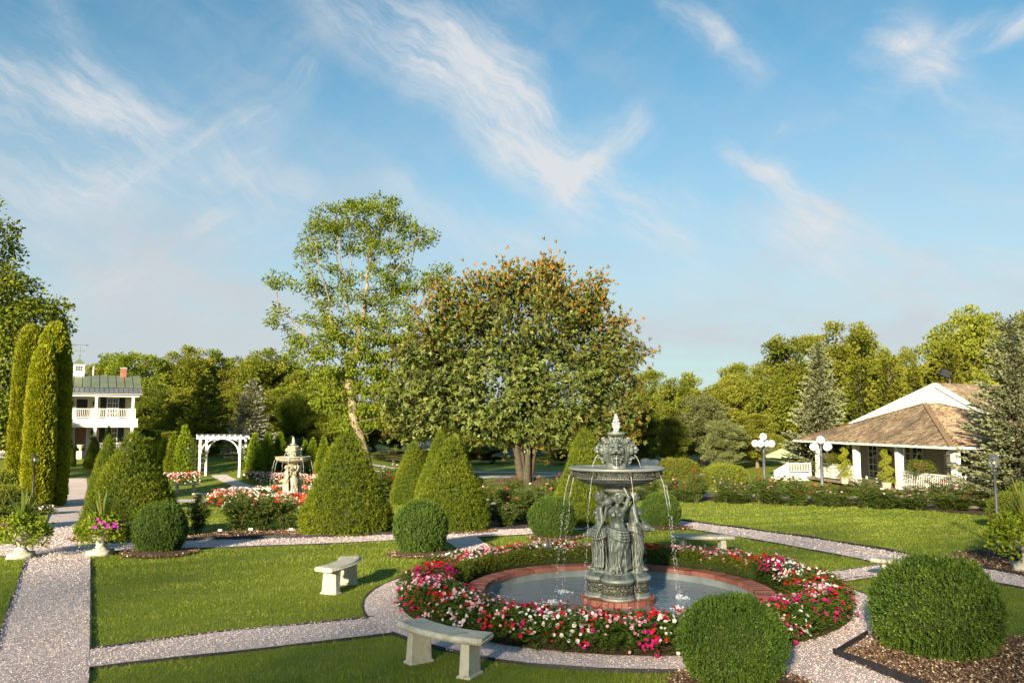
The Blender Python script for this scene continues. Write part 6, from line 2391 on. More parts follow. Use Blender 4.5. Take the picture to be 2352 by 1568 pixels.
# ================================================================== the house on the left
def house():
    D0 = 70.0
    c0 = A(303, 1050, D0)
    base = Vector((c0.x, c0.y, 0.2))
    t = empty('house', base, math.atan2(0.46, 0.89), 'cream two-storey house with white double porch and green metal roof at the left', 'house')
    # local x runs left along the facade as negative, y is into the house; z = 0 is the ground
    Wd, PD, HD = 11.6, 2.1, 7.0
    zf, z1, z2 = 0.30, 2.95, 5.05
    x0, x1 = -Wd, 0.25
    m = MB(); m.box(((x0 + x1) / 2, PD + HD / 2, 2.75), (x1 - x0, HD, 5.5)); m.build('wall', M_CREAM, t)
    m = MB()
    m.box(((x0 + x1) / 2, PD / 2, zf - 0.15), (x1 - x0 + .3, PD - 0.02, 0.30))
    m.box(((x0 + x1) / 2, PD / 2, 2.52), (x1 - x0 + .2, PD - .03, 0.26))
    m.box(((x0 + x1) / 2, 0.06, 2.90), (x1 - x0 + .12, 0.08, 0.44))
    m.box(((x0 + x1) / 2, PD / 2, 5.04), (x1 - x0 + .24, PD - .04, 0.22))
    m.box(((x0 + x1) / 2, -0.12, 5.20), (x1 - x0 + .7, 0.14, 0.14))
    m.build('porch_deck', M_WHITE, t)
    st = MB()
    for k in range(3):
        st.box((-3.9, -0.16 - .3 * k, 0.225 - .09 * k - .045), (1.8, .30, .09))
    st.build('step', M_STONE, t)
    cm = MB(); cm.box((0, 0, 1.02), (.20, .20, 2.04)); cm.box((0, 0, 2.02), (.26, .26, .10)); cm.box((0, 0, .05), (.26, .26, .12))
    cm = cm.mesh('column', M_WHITE)
    for k in range(5):
        obj('column', cm, t, (-0.1 - 2.77 * k, 0.12, zf + 0.002))
        o = obj('column', cm, t, (-0.1 - 2.77 * k, 0.12, 2.902))
        o.scale = (1, 1, .995)
    def rail(xa, xb, z, y):
        r = empty('railing', (0, 0, 0)); r.parent = t
        q = MB(); q.box(((xa + xb) / 2, y, z + .78), (xb - xa, .09, .07)); q.box(((xa + xb) / 2, y, z + .10), (xb - xa, .06, .06)); q.build('rail', M_WHITE, r)
        q = MB()
        n = int((xb - xa) / .13)
        for k in range(n):
            q.box((xa + (k + .5) * (xb - xa) / n, y, z + .44), (.035, .035, .62))
        tag(q.build('balusters', M_WHITE, r), kind='stuff')
    for k in range(4):
        rail(-0.1 - 2.77 * (k + 1) + .11, -0.1 - 2.77 * k - .11, 3.12, .12)
        if k != 1:
            rail(-0.1 - 2.77 * (k + 1) + .11, -0.1 - 2.77 * k - .11, zf, .12)
    # windows with shutters
    pm = MB(); pm.box((0, -0.02, 0), (.40, .03, .42)); pm = pm.mesh('pane', M_PANE)
    fm = MB()
    for sx in (-1, 0, 1):
        fm.box((sx * .43, -.035, 0), (.07 if sx else .045, .07, 1.72))
    for k in range(5):
        fm.box((0, -.034, -.84 + .42 * k), (.80, .064, .05))
    for sx in (-1, 1):
        fm.box((sx * .215, -.032, 0), (.022, .05, 1.66))
    fm.box((0, -.045, .90), (1.05, .10, .09)); fm.box((0, -.06, -.90), (1.05, .14, .07))
    fm = fm.mesh('frame', M_WHITE)
    sm = MB(); sm.box((0, -.03, 0), (.46, .05, 1.74))
    for k in range(12):
        sm.box((0, -.060, -.76 + .14 * k), (.36, .014, .09))
    sm = sm.mesh('shutter', M_SHUTTER)
    for (x, z) in ((-1.58, 4.02), (-1.58, 1.48), (-6.4, 4.02), (-6.4, 1.48), (-9.4, 4.02), (-9.4, 1.48)):
        w = empty('window', (x, PD, z)); w.parent = t
        for i in range(2):
            for j in range(4):
                obj('pane', pm, w, (-.215 + .43 * i, 0, -.63 + .42 * j))
        obj('frame', fm, w)
        for sx in (-1, 1):
            obj('shutter', sm, w, (sx * .72, 0, 0))
    for (x, z, h, mt) in ((-3.92, zf, 2.05, M_DOOR), (-3.92, 2.65, 2.1, M_SHUTTER)):
        d = MB(); d.box((0, -.02, h / 2), (.84, .05, h)); 
        do = d.build('door', mt, t, loc=(x, PD, z))
        pn = MB()
        for i in (-1, 1):
            for (pz, ph) in ((.45, .6), (1.15, .55), (1.72, .36)):
                pn.box((i * .2, -.052, pz), (.28, .018, ph))
        pn.build('panel', mt, do)
        f = MB()
        for i in (-1, 1): f.box((i * .48, -.03, h / 2), (.12, .07, h))
        f.box((0, -.032, h + .07), (1.12, .08, .13)); f.build('frame', M_WHITE, do)
        kn = MB(); kn.ball((.33, -.07, 1.0), .03, 8, 6); kn.build('handle', M_STEEL, do)
    for (x, z) in ((-3.08, 1.95), (-4.72, 1.95), (-3.02, 4.35), (-4.66, 4.35)):
        q = MB(); q.box((0, -.10, 0), (.14, .14, .26), top=(1.25, 1.25)); q.box((0, -.10, .18), (.18, .18, .07), top=(.3, .3)); q.box((0, -.02, .02), (.08, .05, .34)); q.box((0, -.10, -.18), (.06, .06, .10))
        q.build('wall_lantern', M_IRON, t, loc=(x, PD, z))
    q = MB(); q.lathe([(.001, -.02), (.2, -.02), (.2, .02), (.001, .02)], 20, cap=False)
    pl_ = q.build('plaque', M_SHUTTER, t, loc=(-2.95, PD - .03, 1.42)); pl_.rotation_euler = (PI / 2, 0, 0); pl_.scale = (1.3, .7, 1)
    # roofs
    ridge_y, ridge_z = PD + HD / 2, 7.0
    xa, xb = x0 - .35, x1 + .35
    r = MB()
    r.add([(xa, -.35, 5.28), (xb, -.35, 5.28), (xb, 1.75, 5.72), (xa, 1.75, 5.72), (xa, -.35, 5.24), (xb, -.35, 5.24), (xb, 1.75, 5.66), (xa, 1.75, 5.66)], [(0, 1, 2, 3), (7, 6, 5, 4), (0, 4, 5, 1), (1, 5, 6, 2), (3, 7, 4, 0)])
    ro = r.build('porch_roof', M_ROOFLOW, t)
    sm_ = MB()
    n = 34
    for k in range(n + 1):
        x = xa + .03 + (xb - xa - .06) * k / n
        sm_.bar((x, -.35, 5.295), (x, 1.75, 5.735), .03, .045)
    tag(sm_.build('seam', M_ROOFLOW, ro), kind='stuff')
    r = MB()
    y2 = ridge_y * 2 - 1.70
    r.add([(xa, 1.70, 5.74), (xb, 1.70, 5.74), (xb, ridge_y, ridge_z), (xa, ridge_y, ridge_z), (xb, y2, 5.74), (xa, y2, 5.74)], [(0, 1, 2, 3), (3, 2, 4, 5), (1, 4, 2), (0, 3, 5)])
    ro = r.build('roof', M_ROOFMET, t)
    n = 19
    sm_ = MB(); sm_.bar((0, 1.70, 5.75), (0, ridge_y, ridge_z + .01), .035, .07); smm = sm_.mesh('seam', M_ROOFMET)
    for k in range(n + 1):
        obj('seam', smm, ro, (xa + .02 + (xb - xa - .04) * k / n, 0, 0))
    # chimneys, vent, cupola, weather vane
    def chimney(x, y, w, d, z0, z1_):
        c = empty('chimney', (x, y, z0)); c.parent = t
        q = MB(); q.box((0, 0, (z1_ - z0) / 2), (w - .03, d - .03, z1_ - z0)); q.build('stack', M_MORTAR, c)
        row_h = .075
        i = 0
        brq = MB(); brq.box((0, 0, 0), (.205, .10, .062)); brm = brq.mesh('brick', M_BRICK)
        nrow = int((z1_ - z0) / row_h)
        for j in range(nrow):
            for k in range(int(w / .215) + 1):
                x_ = -w / 2 + .10 + .215 * k + (.1 if j % 2 else 0)
                if x_ < w / 2 - .02:
                    obj('brick', brm, c, (x_, -d / 2 + .045, .04 + row_h * j))
                    if k == 0 or True:
                        pass
            for k in range(int(d / .215)):
                for sx in (-1, 1):
                    o = obj('brick', brm, c, (sx * (w / 2 - .045), -d / 2 + .2 + .215 * k, .04 + row_h * j), PI / 2)
        q = MB(); q.box((0, 0, z1_ - z0 + .03), (w + .08, d + .08, .06)); q.build('cap', M_STONE, c)
    chimney(-.75, ridge_y - .3, .5, .5, 6.75, 7.62)
    chimney(-5.1, ridge_y + 1.0, .75, .5, 6.6, 7.7)
    q = MB(); q.tube([(-3.15, ridge_y - .1, 6.9), (-3.15, ridge_y - .1, 7.75)], .07, 10); q.build('vent_pipe', M_WHITE, t, True)
    cu = empty('cupola', (-4.3, ridge_y - .2, 6.55)); cu.parent = t
    q = MB(); q.box((0, 0, .62), (.86, .86, 1.24)); q.box((0, 0, 1.27), (1.0, 1.0, .08)); q.build('body', M_WHITE, cu)
    q = MB(); q.box((0, 0, 1.31 + .27), (1.02, 1.02, .54), top=(.08, .08)); q.build('roof', M_ROOFMET, cu)
    q = MB()
    for i in range(3):
        for j in range(2):
            q.box((-.19 + .19 * i, -.436, .86 + .20 * j), (.15, .03, .16))
    tag(q.build('pane', M_PANE, cu), kind='stuff')
    vz = 1.84
    q = MB()
    q.tube([(0, 0, vz - .05), (0, 0, vz + 1.25)], [.035, .02], 8)
    q.ball((0, 0, vz + .30), .07, 10, 7); q.ball((0, 0, vz + .14), .055, 10, 7); q.ball((0, 0, vz + .95), .04, 8, 6)
    q.tube([(-.32, 0, vz + .72), (.32, 0, vz + .72)], .018, 6); q.tube([(0, -.32, vz + .72), (0, .32, vz + .72)], .018, 6)
    for s_ in (-1, 1):
        q.ball((s_ * .34, 0, vz + .72), .05, 8, 5)
    q.tube([(-.65, 0, vz + 1.22), (.5, .0, vz + 1.22)], .018, 6)
    q.add([(-.70, -.01, vz + 1.30), (-.70, -.01, vz + 1.10), (-.25, -.01, vz + 1.14), (-.25, -.01, vz + 1.27), (-.70, .01, vz + 1.30), (-.70, .01, vz + 1.10), (-.25, .01, vz + 1.14), (-.25, .01, vz + 1.27)], [(0, 1, 2, 3), (7, 6, 5, 4), (0, 4, 5, 1), (2, 6, 7, 3), (1, 5, 6, 2), (3, 7, 4, 0)])
    q.tube([(.45, 0, vz + 1.22), (.72, 0, vz + 1.22)], [.07, .004], 6)
    q.build('weather_vane', M_ROOFMET, cu)
    return t


HS = house()
# white bench before the porch and the small urn on the path
g = X(184, 64)
t = empty('garden_urn', g, 0, 'grey stone urn on a pedestal in front of the house door', 'urn')
q = MB(); q.box((0, 0, .3), (.42, .42, .6)); q.build('pedestal', M_STONE, t)
q = MB(); q.lathe([(.12, .6), (.07, .68), (.08, .74), (.22, .88), (.28, 1.05), (.30, 1.08), (.27, 1.08), (0, 1.0)], 20, cap=False); q.build('bowl', M_STONE, t, True)
t = empty('porch_chair', HS.matrix_world @ Vector((0, 0, 0)), 0)
bpy.data.objects.remove(t)

# ================================================================== white arbor
def arbor():
    a, b = X(465, 53.0), X(556, 53.0)
    c = (a + b) / 2
    half = (b - a).length / 2
    t = empty('garden_arbor', (c.x, c.y, c.z), 0.0, 'white wooden arbor with curved braces over the garden walk', 'arbor')
    H_ = A(510, 1003, 53.0).z - c.z
    dp = 0.55
    for sx in (-1, 1):
        for sy in (-1, 1):
            q = MB(); q.box((sx * half, sy * dp, H_ / 2), (.13, .13, H_)); q.build('post', M_WHITE_OLD, t)
    for sy in (-1, 1):
        q = MB()
        L = half + .22
        q.box((0, sy * (dp + .085), H_ - .03), (2 * L, .045, .20)); q.build('beam', M_WHITE_OLD, t)
        for sx in (-1, 1):
            q = MB()
            pts = []
            for k in range(7):
                u = k / 6 * PI / 2
                pts.append((sx * (half - .06 - 1.08 * (1 - math.cos(u))), sy * dp, H_ - 1.05 + .96 * math.sin(u)))
            for k in range(6):
                q.bar(pts[k], pts[k + 1], .06, .20, up=(0, 1, 0))
            tag(q.build('brace', M_WHITE_OLD, t))
    for k in range(9):
        x = -half - .12 + (2 * half + .24) * k / 8
        q = MB(); q.box((x, 0, H_ + .115), (.045, 2 * dp + .7, .09)); q.build('slat', M_WHITE_OLD, t)
    for sx in (-1, 1):
        q = MB()
        for k in range(6):
            q.box((sx * half, 0, .3 + .28 * k), (.03, 2 * dp - .13, .035))
        tag(q.build('lattice', M_WHITE_OLD, t), kind='stuff')


arbor()
# climbing rose at the arbor's left
rose_at(X(449, 53.4), 2.3, .55, 'white', 0, 'tall climbing rose at the left foot of the white arbor', 1, 'climbing roses at the arbor', .3)
rose_at(X(566, 53.6), 1.9, .45, 'white', 0, 'climbing rose at the right foot of the white arbor', 2, 'climbing roses at the arbor', 1.3)

# ================================================================== the pavilion on the right
def pavilion():
    ZF = -0.55
    K = A(2187, 1028, 38.0)
    eave_z = K.z
    U = Vector((-0.085, 0.9964, 0)).normalized()
    Wv = Vector((U.y, -U.x, 0))
    ang = math.atan2(Wv.y, Wv.x)
    t = empty('pavilion', (K.x, K.y, ZF), ang, 'white pavilion with brown shake roof, porch and hanging ferns at the right', 'building')
    ez = eave_z - ZF
    LU, LW = 17.0, 8.4
    # apex seen at (2124,928) .. (2154,928)
    ap = A(2124, 928, 46.2)
    Minv = Matrix.Rotation(-ang, 3, 'Z')
    a_l = Minv @ (Vector((ap.x, ap.y, 0)) - Vector((K.x, K.y, 0)))
    az = ap.z - ZF
    r0 = Vector((a_l.x, a_l.y, az)); r1 = Vector((a_l.x + .75, a_l.y, az))
    c = [Vector((0, 0, ez)), Vector((LW, 0, ez)), Vector((LW, LU, ez)), Vector((0, LU, ez))]
    facets = [[c[3], c[0], r0], [c[0], c[1], r1, r0], [c[1], c[2], r1], [c[2], c[3], r0, r1]]
    base = MB()
    dn = Vector((0, 0, -.05))
    for f in facets:
        n = len(f)
        base.add([p + dn for p in f], [tuple(range(n))])
    base.add([p + Vector((0, 0, -.06)) for p in c], [(3, 2, 1, 0)])
    base.build('roof', M_TEAK, t)
    # shakes: courses of split cedar on every facet that shows
    for fi, f in enumerate(facets[:3]):
        A0, B0 = f[0], f[1]
        ap_ = f[-1]
        ex = (B0 - A0).normalized()
        nrm = ex.cross(ap_ - A0).normalized()
        if nrm.z < 0: nrm = -nrm
        up = nrm.cross(ex).normalized()
        if up.z < 0: up = -up
        Hh = (ap_ - A0).dot(up)
        topL = (f[-1] - A0).dot(ex)
        topR = (f[2] - A0).dot(ex)
        L = (B0 - A0).length
        exp_ = 0.20
        V, Fc, R = [], [], []
        ncs = int(Hh / exp_)
        for j in range(ncs + 1):
            y0 = j * exp_
            u = min(1, y0 / Hh)
            xa, xb = topL * u, L + (topR - L) * u
            x = xa + random.uniform(-.1, 0)
            while x < xb:
                w = random.uniform(.12, .30)
                x2 = min(x + w, xb + .02)
                x1 = max(x, xa - .02)
                if x2 - x1 > .03:
                    th = random.uniform(.025, .065)
                    yb, yt = y0 + random.uniform(-.02, .012) - .03, y0 + exp_ * 1.5
                    P = [A0 + ex * x1 + up * yb + nrm * (th + .012), A0 + ex * (x2 - .012) + up * yb + nrm * (th + .012), A0 + ex * (x2 - .012) + up * yt + nrm * .004, A0 + ex * x1 + up * yt + nrm * .004,
                         A0 + ex * x1 + up * yb - nrm * .01, A0 + ex * (x2 - .012) + up * yb - nrm * .01]
                    b_ = len(V)
                    V += [tuple(p) for p in P]
                    Fc += [(b_, b_ + 1, b_ + 2, b_ + 3), (b_ + 4, b_ + 5, b_ + 1, b_)]
                    r_ = random.random(); R += [r_, r_]
                x = x + w
        me = raw_mesh('shakes', np.array(V), np.array(Fc), [M_SHAKE], rnd=np.array(R))
        tag(obj('shakes', me, t), kind='stuff')
    hp = MB()
    for (p, q) in ((c[0], r0), (c[3], r0), (c[1], r1)):
        n = 34
        for k in range(n):
            a_, b_ = p.lerp(q, k / n), p.lerp(q, (k + 1.25) / n)
            hp.bar(a_ + Vector((0, 0, .06)), b_ + Vector((0, 0, .045)), .24, .035)
    tag(hp.build('hip_cap', M_SHAKE, t), kind='stuff')
    # gutter and fascia
    g_ = MB()
    g_.bar(c[0] + Vector((-.06, -.06, -.02)), c[3] + Vector((-.06, 0, -.02)), .11, .11); g_.bar(c[0] + Vector((0, -.064, -.022)), c[1] + Vector((0, -.064, -.022)), .11, .11)
    go = g_.build('gutter', M_WHITE, t)
    hk = MB()
    for k in range(22):
        p = c[0].lerp(c[3], (k + .5) / 22)
        hk.box(p + Vector((-.12, 0, 0)), (.03, .05, .12))
    tag(hk.build('gutter_bracket', M_WHITE, go), kind='stuff')
    # deck
    d = MB(); d.box((LW / 2 + .2, LU / 2, -.02), (LW - .5, LU - .5, .16)); d.build('deck', M_TEAK, t)
    # posts with trellis-edge, railing between
    px_, py_ = .45, .45
    posts = []
    n = 5
    pm = MB(); pm.box((0, 0, (ez - .06) / 2), (.30, .30, ez - .06)); pm.box((0, 0, .18), (.36, .36, .28)); pm.box((0, 0, ez - .16), (.36, .36, .12))
    pm = pm.mesh('post', M_WHITE)
    ys = [py_ + .05, 5.25, 9.7, 14.5]
    for y in ys:
        obj('post', pm, t, (px_, y, .06)); posts.append((px_, y))
    xs = [3.2, 6.2]
    for x in xs:
        obj('post', pm, t, (x, py_, .06))
    def rail(a, b):
        a, b = Vector((a[0], a[1], 0)), Vector((b[0], b[1], 0))
        r = empty('railing'); r.parent = t
        q = MB(); q.bar(a + Vector((0, 0, .98)), b + Vector((0, 0, .98)), .10, .07); q.bar(a + Vector((0, 0, .18)), b + Vector((0, 0, .18)), .07, .07); q.build('rail', M_WHITE, r)
        L = (b - a).length
        k_ = int(L / .15)
        bm_ = MB(); bm_.lathe([(.022, 0), (.022, .12), (.03, .16), (.018, .3), (.026, .45), (.018, .55), (.03, .66), (.022, .76)], 6); bm_ = bm_.mesh('baluster', M_WHITE, True)
        for k in range(k_):
            p = a.lerp(b, (k + .5) / k_)
            obj('baluster', bm_, r, (p.x, p.y, .20))
    for k in (0, 2):
        rail((px_, ys[k] + .17), (px_, ys[k + 1] - .17))
    rail((px_ + .17, py_), (xs[0] - .17, py_)); rail((xs[0] + .17, py_), (xs[1] - .17, py_))
    # the walls inside the porch: white, with the porch shade put into their colour; glazed doors
    wx, wy = 3.0, 3.0
    bd = MB()
    bd.box((wx + 3.2, wy + 6.5, ez / 2), (6.0, 12.8, ez))
    bd.build('wall', M_PORCHWALL_SHADE, t)
    fr = MB(); 
    for i in (0, 1):
        fr.box((0, i * 1.0, 1.05), (.06, .07, 2.1))
    for k in range(6):
        fr.box((-.01, .5, .1 + .4 * k), (.05, 1.0, .05))
    fr.box((-.012, .5, 1.05), (.045, .05, 2.1))
    frm = fr.mesh('frame', M_WHITE)
    pn = MB(); pn.box((0, 0, 0), (.03, .44, .35)); pnm = pn.mesh('pane', M_PANE)
    for y in (wy + .4, wy + 1.6, wy + 4.6, wy + 5.8, wy + 9.4):
        gd = empty('glazed_door', (wx + .17, y, .06)); gd.parent = t
        obj('frame', frm, gd)
        for i in range(2):
            for k in range(5):
                obj('pane', pnm, gd, (0, .25 + .5 * i, .30 + .4 * k))
    for x in (3.6, 4.9):
        gd = empty('glazed_door', (x, wy + .07, .06), -PI / 2); gd.parent = t
        obj('frame', frm, gd)
        for i in range(2):
            for k in range(5):
                obj('pane', pnm, gd, (0, .25 + .5 * i, .30 + .4 * k))
    # the gable behind: clapboards, rakes, louvred vent, upper roof
    D = 50.0
    pk, le, re = A(2150, 885, D), A(1955, 976, D + 5.2), A(2330, 988, D - 5.0)
    inv = lambda p: Minv @ Vector((p.x - K.x, p.y - K.y, 0)) + Vector((0, 0, p.z - ZF))
    # gable wall faces the camera: plane through the three points
    pkL, leL, reL = inv(pk), inv(le), inv(re)
    gx = (reL - leL); gx.z = 0; gx.normalize()
    gn = Vector((gx.y, -gx.x, 0))                       # towards the camera
    zb = 2.4
    gp = empty('gable'); gp.parent = t
    nb = 18
    H0 = pkL.z - .02
    for k in range(nb):
        za, zb_ = zb + (H0 - zb) * k / nb, zb + (H0 - zb) * (k + 1) / nb
        def ext(z):
            if z <= leL.z: ua = 0
            else: ua = (z - leL.z) / (pkL.z - leL.z)
            xl = leL.lerp(Vector((pkL.x, pkL.y, leL.z)), ua)
            ub = 0 if z <= reL.z else (z - reL.z) / (pkL.z - reL.z)
            xr = reL.lerp(Vector((pkL.x, pkL.y, reL.z)), ub)
            return Vector((xl.x, xl.y, z)), Vector((xr.x, xr.y, z))
        (l0, r0_), (l1, r1_) = ext(za), ext(zb_)
        q = MB()
        o_ = gn * .06; i_ = gn * .005; bk = gn * -.05
        q.add([l0 + o_, r0_ + o_, r1_ + i_, l1 + i_, l0 + bk, r0_ + bk, r1_ + bk, l1 + bk], [(0, 1, 2, 3), (4, 5, 1, 0), (5, 6, 2, 1), (7, 4, 0, 3), (6, 5, 4, 7)])
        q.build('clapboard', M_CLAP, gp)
    q = MB()
    q.bar(leL + gn * .10 + Vector((0, 0, .05)), pkL + gn * .10 + Vector((0, 0, .05)), .16, .22, up=(0, 0, 1)); q.bar(pkL + gn * .102 + Vector((0, 0, .05)), reL + gn * .102 + Vector((0, 0, .05)), .16, .22, up=(0, 0, 1))
    q.build('rake_board', M_WHITE, gp)
    vt = MB()
    vc = inv(A(2157, 921, D - .1))
    vo = empty('louvre_vent', vc + gn * .05, math.atan2(gx.y, gx.x)); vo.parent = gp
    f_ = MB()
    pts = [(-.28, 0, -.42), (-.28, 0, .22)] + [(.28 * math.cos(PI - PI * k / 8), 0, .22 + .28 * math.sin(PI * k / 8)) for k in range(9)] + [(.28, 0, -.42), (-.28, 0, -.42)]
    f_.tube(pts, .035, 6); f_.build('frame', M_WHITE, vo)
    sl = MB(); sl.box((0, 0, 0), (.52, .02, .07), rot=Matrix.Rotation(.7, 3, 'X')); sl = sl.mesh('slat', M_WHITE)
    for k in range(9):
        s_ = obj('slat', sl, vo, (0, -.01, -.36 + .095 * k)); s_.scale = (1 if k < 7 else .72, 1, 1)
    # upper roof running back from the gable
    rf = MB()
    bkv = gn * -9.0
    fw = gn * .18
    o_ = Vector((0, 0, .14))
    rf.add([leL + fw + o_, pkL + fw + o_, pkL + bkv + o_, leL + bkv + o_, reL + fw + o_, reL + bkv + o_], [(0, 1, 2, 3), (1, 4, 5, 2)])
    up_ = rf.build('upper_roof', M_TEAK, t)
    for (s0, s1) in ((reL, pkL), (leL, pkL)):
        V, Fc, R = [], [], []
        sl_ = (s1 - s0); Ls = sl_.length; sl_.normalize()
        nn_ = gn.cross(sl_).normalized()
        if nn_.z < 0: nn_ = -nn_
        for j in range(int(Ls / .2)):
            x = 0
            while x < 9:
                w = random.uniform(.12, .3)
                th = random.uniform(.02, .045)
                p0 = s0 + o_ + sl_ * (.2 * j) + fw - gn * x
                p1 = p0 - gn * (w - .012)
                b_ = len(V)
                V += [tuple(p0 + nn_ * th), tuple(p1 + nn_ * th), tuple(p1 + sl_ * .3 + nn_ * .005), tuple(p0 + sl_ * .3 + nn_ * .005), tuple(p0), tuple(p1)]
                Fc += [(b_, b_ + 1, b_ + 2, b_ + 3), (b_ + 4, b_ + 5, b_ + 1, b_)]
                r_ = random.random(); R += [r_, r_]
                x += w
        tag(obj('shakes', raw_mesh('shakes', np.array(V), np.array(Fc), [M_SHAKE], rnd=np.array(R)), up_), kind='stuff')
    return t, ang, K, U, Wv, ZF, ez, posts


M_PORCHWALL_SHADE = solid('porch_wall_in_shade', (0.30, 0.27, 0.22), (0.36, 0.33, 0.27), 2, 0.6, 0.3)  # white wall coloured dark to stand for deep porch shade
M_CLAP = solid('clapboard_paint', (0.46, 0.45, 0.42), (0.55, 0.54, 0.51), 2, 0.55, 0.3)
PV, PANG, PK, PU, PW, PZF, PEZ, PPOSTS = pavilion()


def PL(x, y, z):
    return Vector((PK.x, PK.y, PZF)) + PW * x + PU * y + Vector((0, 0, z))


# floodlight behind the gable
t = empty('floodlight', A(2182, 889, 51.5), 0, 'dark floodlight on a short pole above the pavilion gable', 'floodlight')
q = MB(); q.tube([(0, 0, -.3), (0, 0, .45)], .06, 8); q.build('pole', M_LAMPGREY, t, True)
q = MB(); q.box((-.35, -.12, .85), (.55, .35, .42), rot=Matrix.Rotation(.35, 3, 'Y')); q.tube([(0, 0, .42), (-.2, -.05, .72)], .04, 6); q.build('lamp_head', M_IRON, t)

# hanging ferns
def fern_mesh():
    parts = []
    n = 64
    for k in range(n):
        az = rng.uniform(0, 6.28); d = np.array([math.cos(az), math.sin(az), 0])
        ln = rng.uniform(.35, .85); lift = rng.uniform(.0, .45)
        m = 11
        s = np.linspace(0.06, 1, m)
        P = d * (ln * s * (1 - .25 * s))[:, None] + np.array([0, 0, 1.0]) * (lift * s * ln * 1.2 - (.75 + .6 * (1 - lift)) * ln * s ** 2.2)[:, None]
        sd = np.cross(d, [0, 0, 1])
        tan = unit(np.gradient(P, axis=0))
        for sg in (-1, 1):
            parts.append(leaves(P, sd * sg + tan * .35, np.array([0, 0, 1.0]) + .2 * rdir(m), .075 * (1.1 - s), .055, rnd=np.clip(rng.normal(.5, .2) + rng.normal(scale=.08, size=m), 0, 1)))
    V, Fc, R = merge(parts)
    return raw_mesh('fronds', V, Fc, [M_FERN], rnd=R)


FM = fern_mesh()
bk = MB(); bk.lathe([(.10, -.22), (.20, -.12), (.23, 0), (.22, 0.01), (0, .0)], 18, cap=False); bk = bk.mesh('basket', M_BASKET, True)
wr = MB()
for k in range(3):
    a = 2 * PI * k / 3
    wr.tube([(.2 * math.cos(a), .2 * math.sin(a), 0), (0, 0, .30)], .008, 4)
wr.tube([(0, 0, .28), (0, 0, .36)], .008, 4)
wr = wr.mesh('hanger', M_IRON)
for (x, y, sc, lb) in ((.2, 2.9, 1.9, 'hanging fern in the pavilion bay next to the near corner post'), (.1, 12.4, 1.9, 'hanging fern in the far left bay of the pavilion'), (1.85, .2, 1.7, 'hanging fern in the front end of the pavilion, right of the corner post'), (1.6, 8.6, 1.0, 'small dark hanging basket inside the middle bay of the pavilion')):
    z = PEZ - .1 - .36 * sc
    t = empty('hanging_fern', PL(x, y, z), x + y, lb, 'fern', 'hanging ferns of the pavilion', scale=sc)
    obj('fronds', FM, t); obj('basket', bk, t); obj('hanger', wr, t)

# spiral topiary at two posts
def spiral():
    pts, nn = [], []
    n = 900
    s = rng.random(n)
    a = s * 5.5 * PI
    r = .30 * (1 - .72 * s)
    C = np.column_stack([r * .75 * np.cos(a), r * .75 * np.sin(a), .35 + 1.35 * s])
    d = rdir(n)
    P = C + d * (.17 * (1 - .45 * s))[:, None] * np.array([1, 1, .75])
    lv = sprigs(P, d, np.zeros(n), 4, .04, .05, .024, tipbias=.5, base_r=.55)
    q = MB(); q.tube([(0, 0, 0), (0, 0, 1.7)], [.03, .015], 7)
    u = MB(); u.lathe([(.16, 0), (.22, .3), (.24, .32), (.2, .32), (0, .29)], 18, cap=False)
    return raw_mesh('foliage', *lv[:2], [M_LIME], rnd=lv[2]), q.mesh('stem', M_BARK, True), u.mesh('pot', M_STONE2, True)


SPR = spiral()
for (x, y, lb) in ((.0, 5.5, 'clipped yellow-green spiral topiary at the middle pavilion post'), (-.02, 9.95, 'clipped yellow-green spiral topiary at the far pavilion post')):
    t = empty('spiral_topiary', PL(x - .15, y, .02), y, lb, 'topiary', 'spiral topiaries', scale=1.15)
    for nm, me in zip(('foliage', 'stem', 'pot'), SPR): obj(nm, me, t)

# rocking chairs on the porch
def rocker():
    t = empty('rocking_chair')
    for sx in (-1, 1):
        q = MB(); q.tube([(sx * .27, -.42 + .14 * k, .06 + .012 * (k - 3) ** 2) for k in range(7)], .02, 6); q.build('rocker', M_IRON, t)
        q = MB(); q.tube([(sx * .27, -.22, .08), (sx * .27, -.22, .64)], .02, 6); q.build('leg', M_IRON, t)
        q = MB(); q.tube([(sx * .25, .18, .08), (sx * .25, .2, .42), (sx * .25, .36, 1.12)], .02, 6); q.build('back_post', M_IRON, t)
        q = MB(); q.box((sx * .27, -.02, .65), (.08, .52, .03)); q.build('arm', M_IRON, t)
    q = MB(); q.box((0, -.02, .42), (.52, .48, .04)); q.build('seat', M_IRON, t)
    for k in range(5):
        q = MB(); q.box((0, .235 + .03 * k, .55 + .13 * k), (.48, .025, .085)); q.build('slat', M_IRON, t)
    return t


rk = rocker()
rk.location = PL(1.5, 6.0, .06); rk.rotation_euler = (0, 0, -1.2)
tag(rk, 'black slatted rocking chair in the open bay of the pavilion porch', 'chair', 'porch rocking chairs')
copy_thing(rk, PL(1.6, 7.4, .06), -1.5, None, 'second black rocking chair, deeper in the open porch bay')
copy_thing(rk, PL(1.6, 2.6, .06), -1.4, None, 'black rocking chair behind the railing by the near corner post')

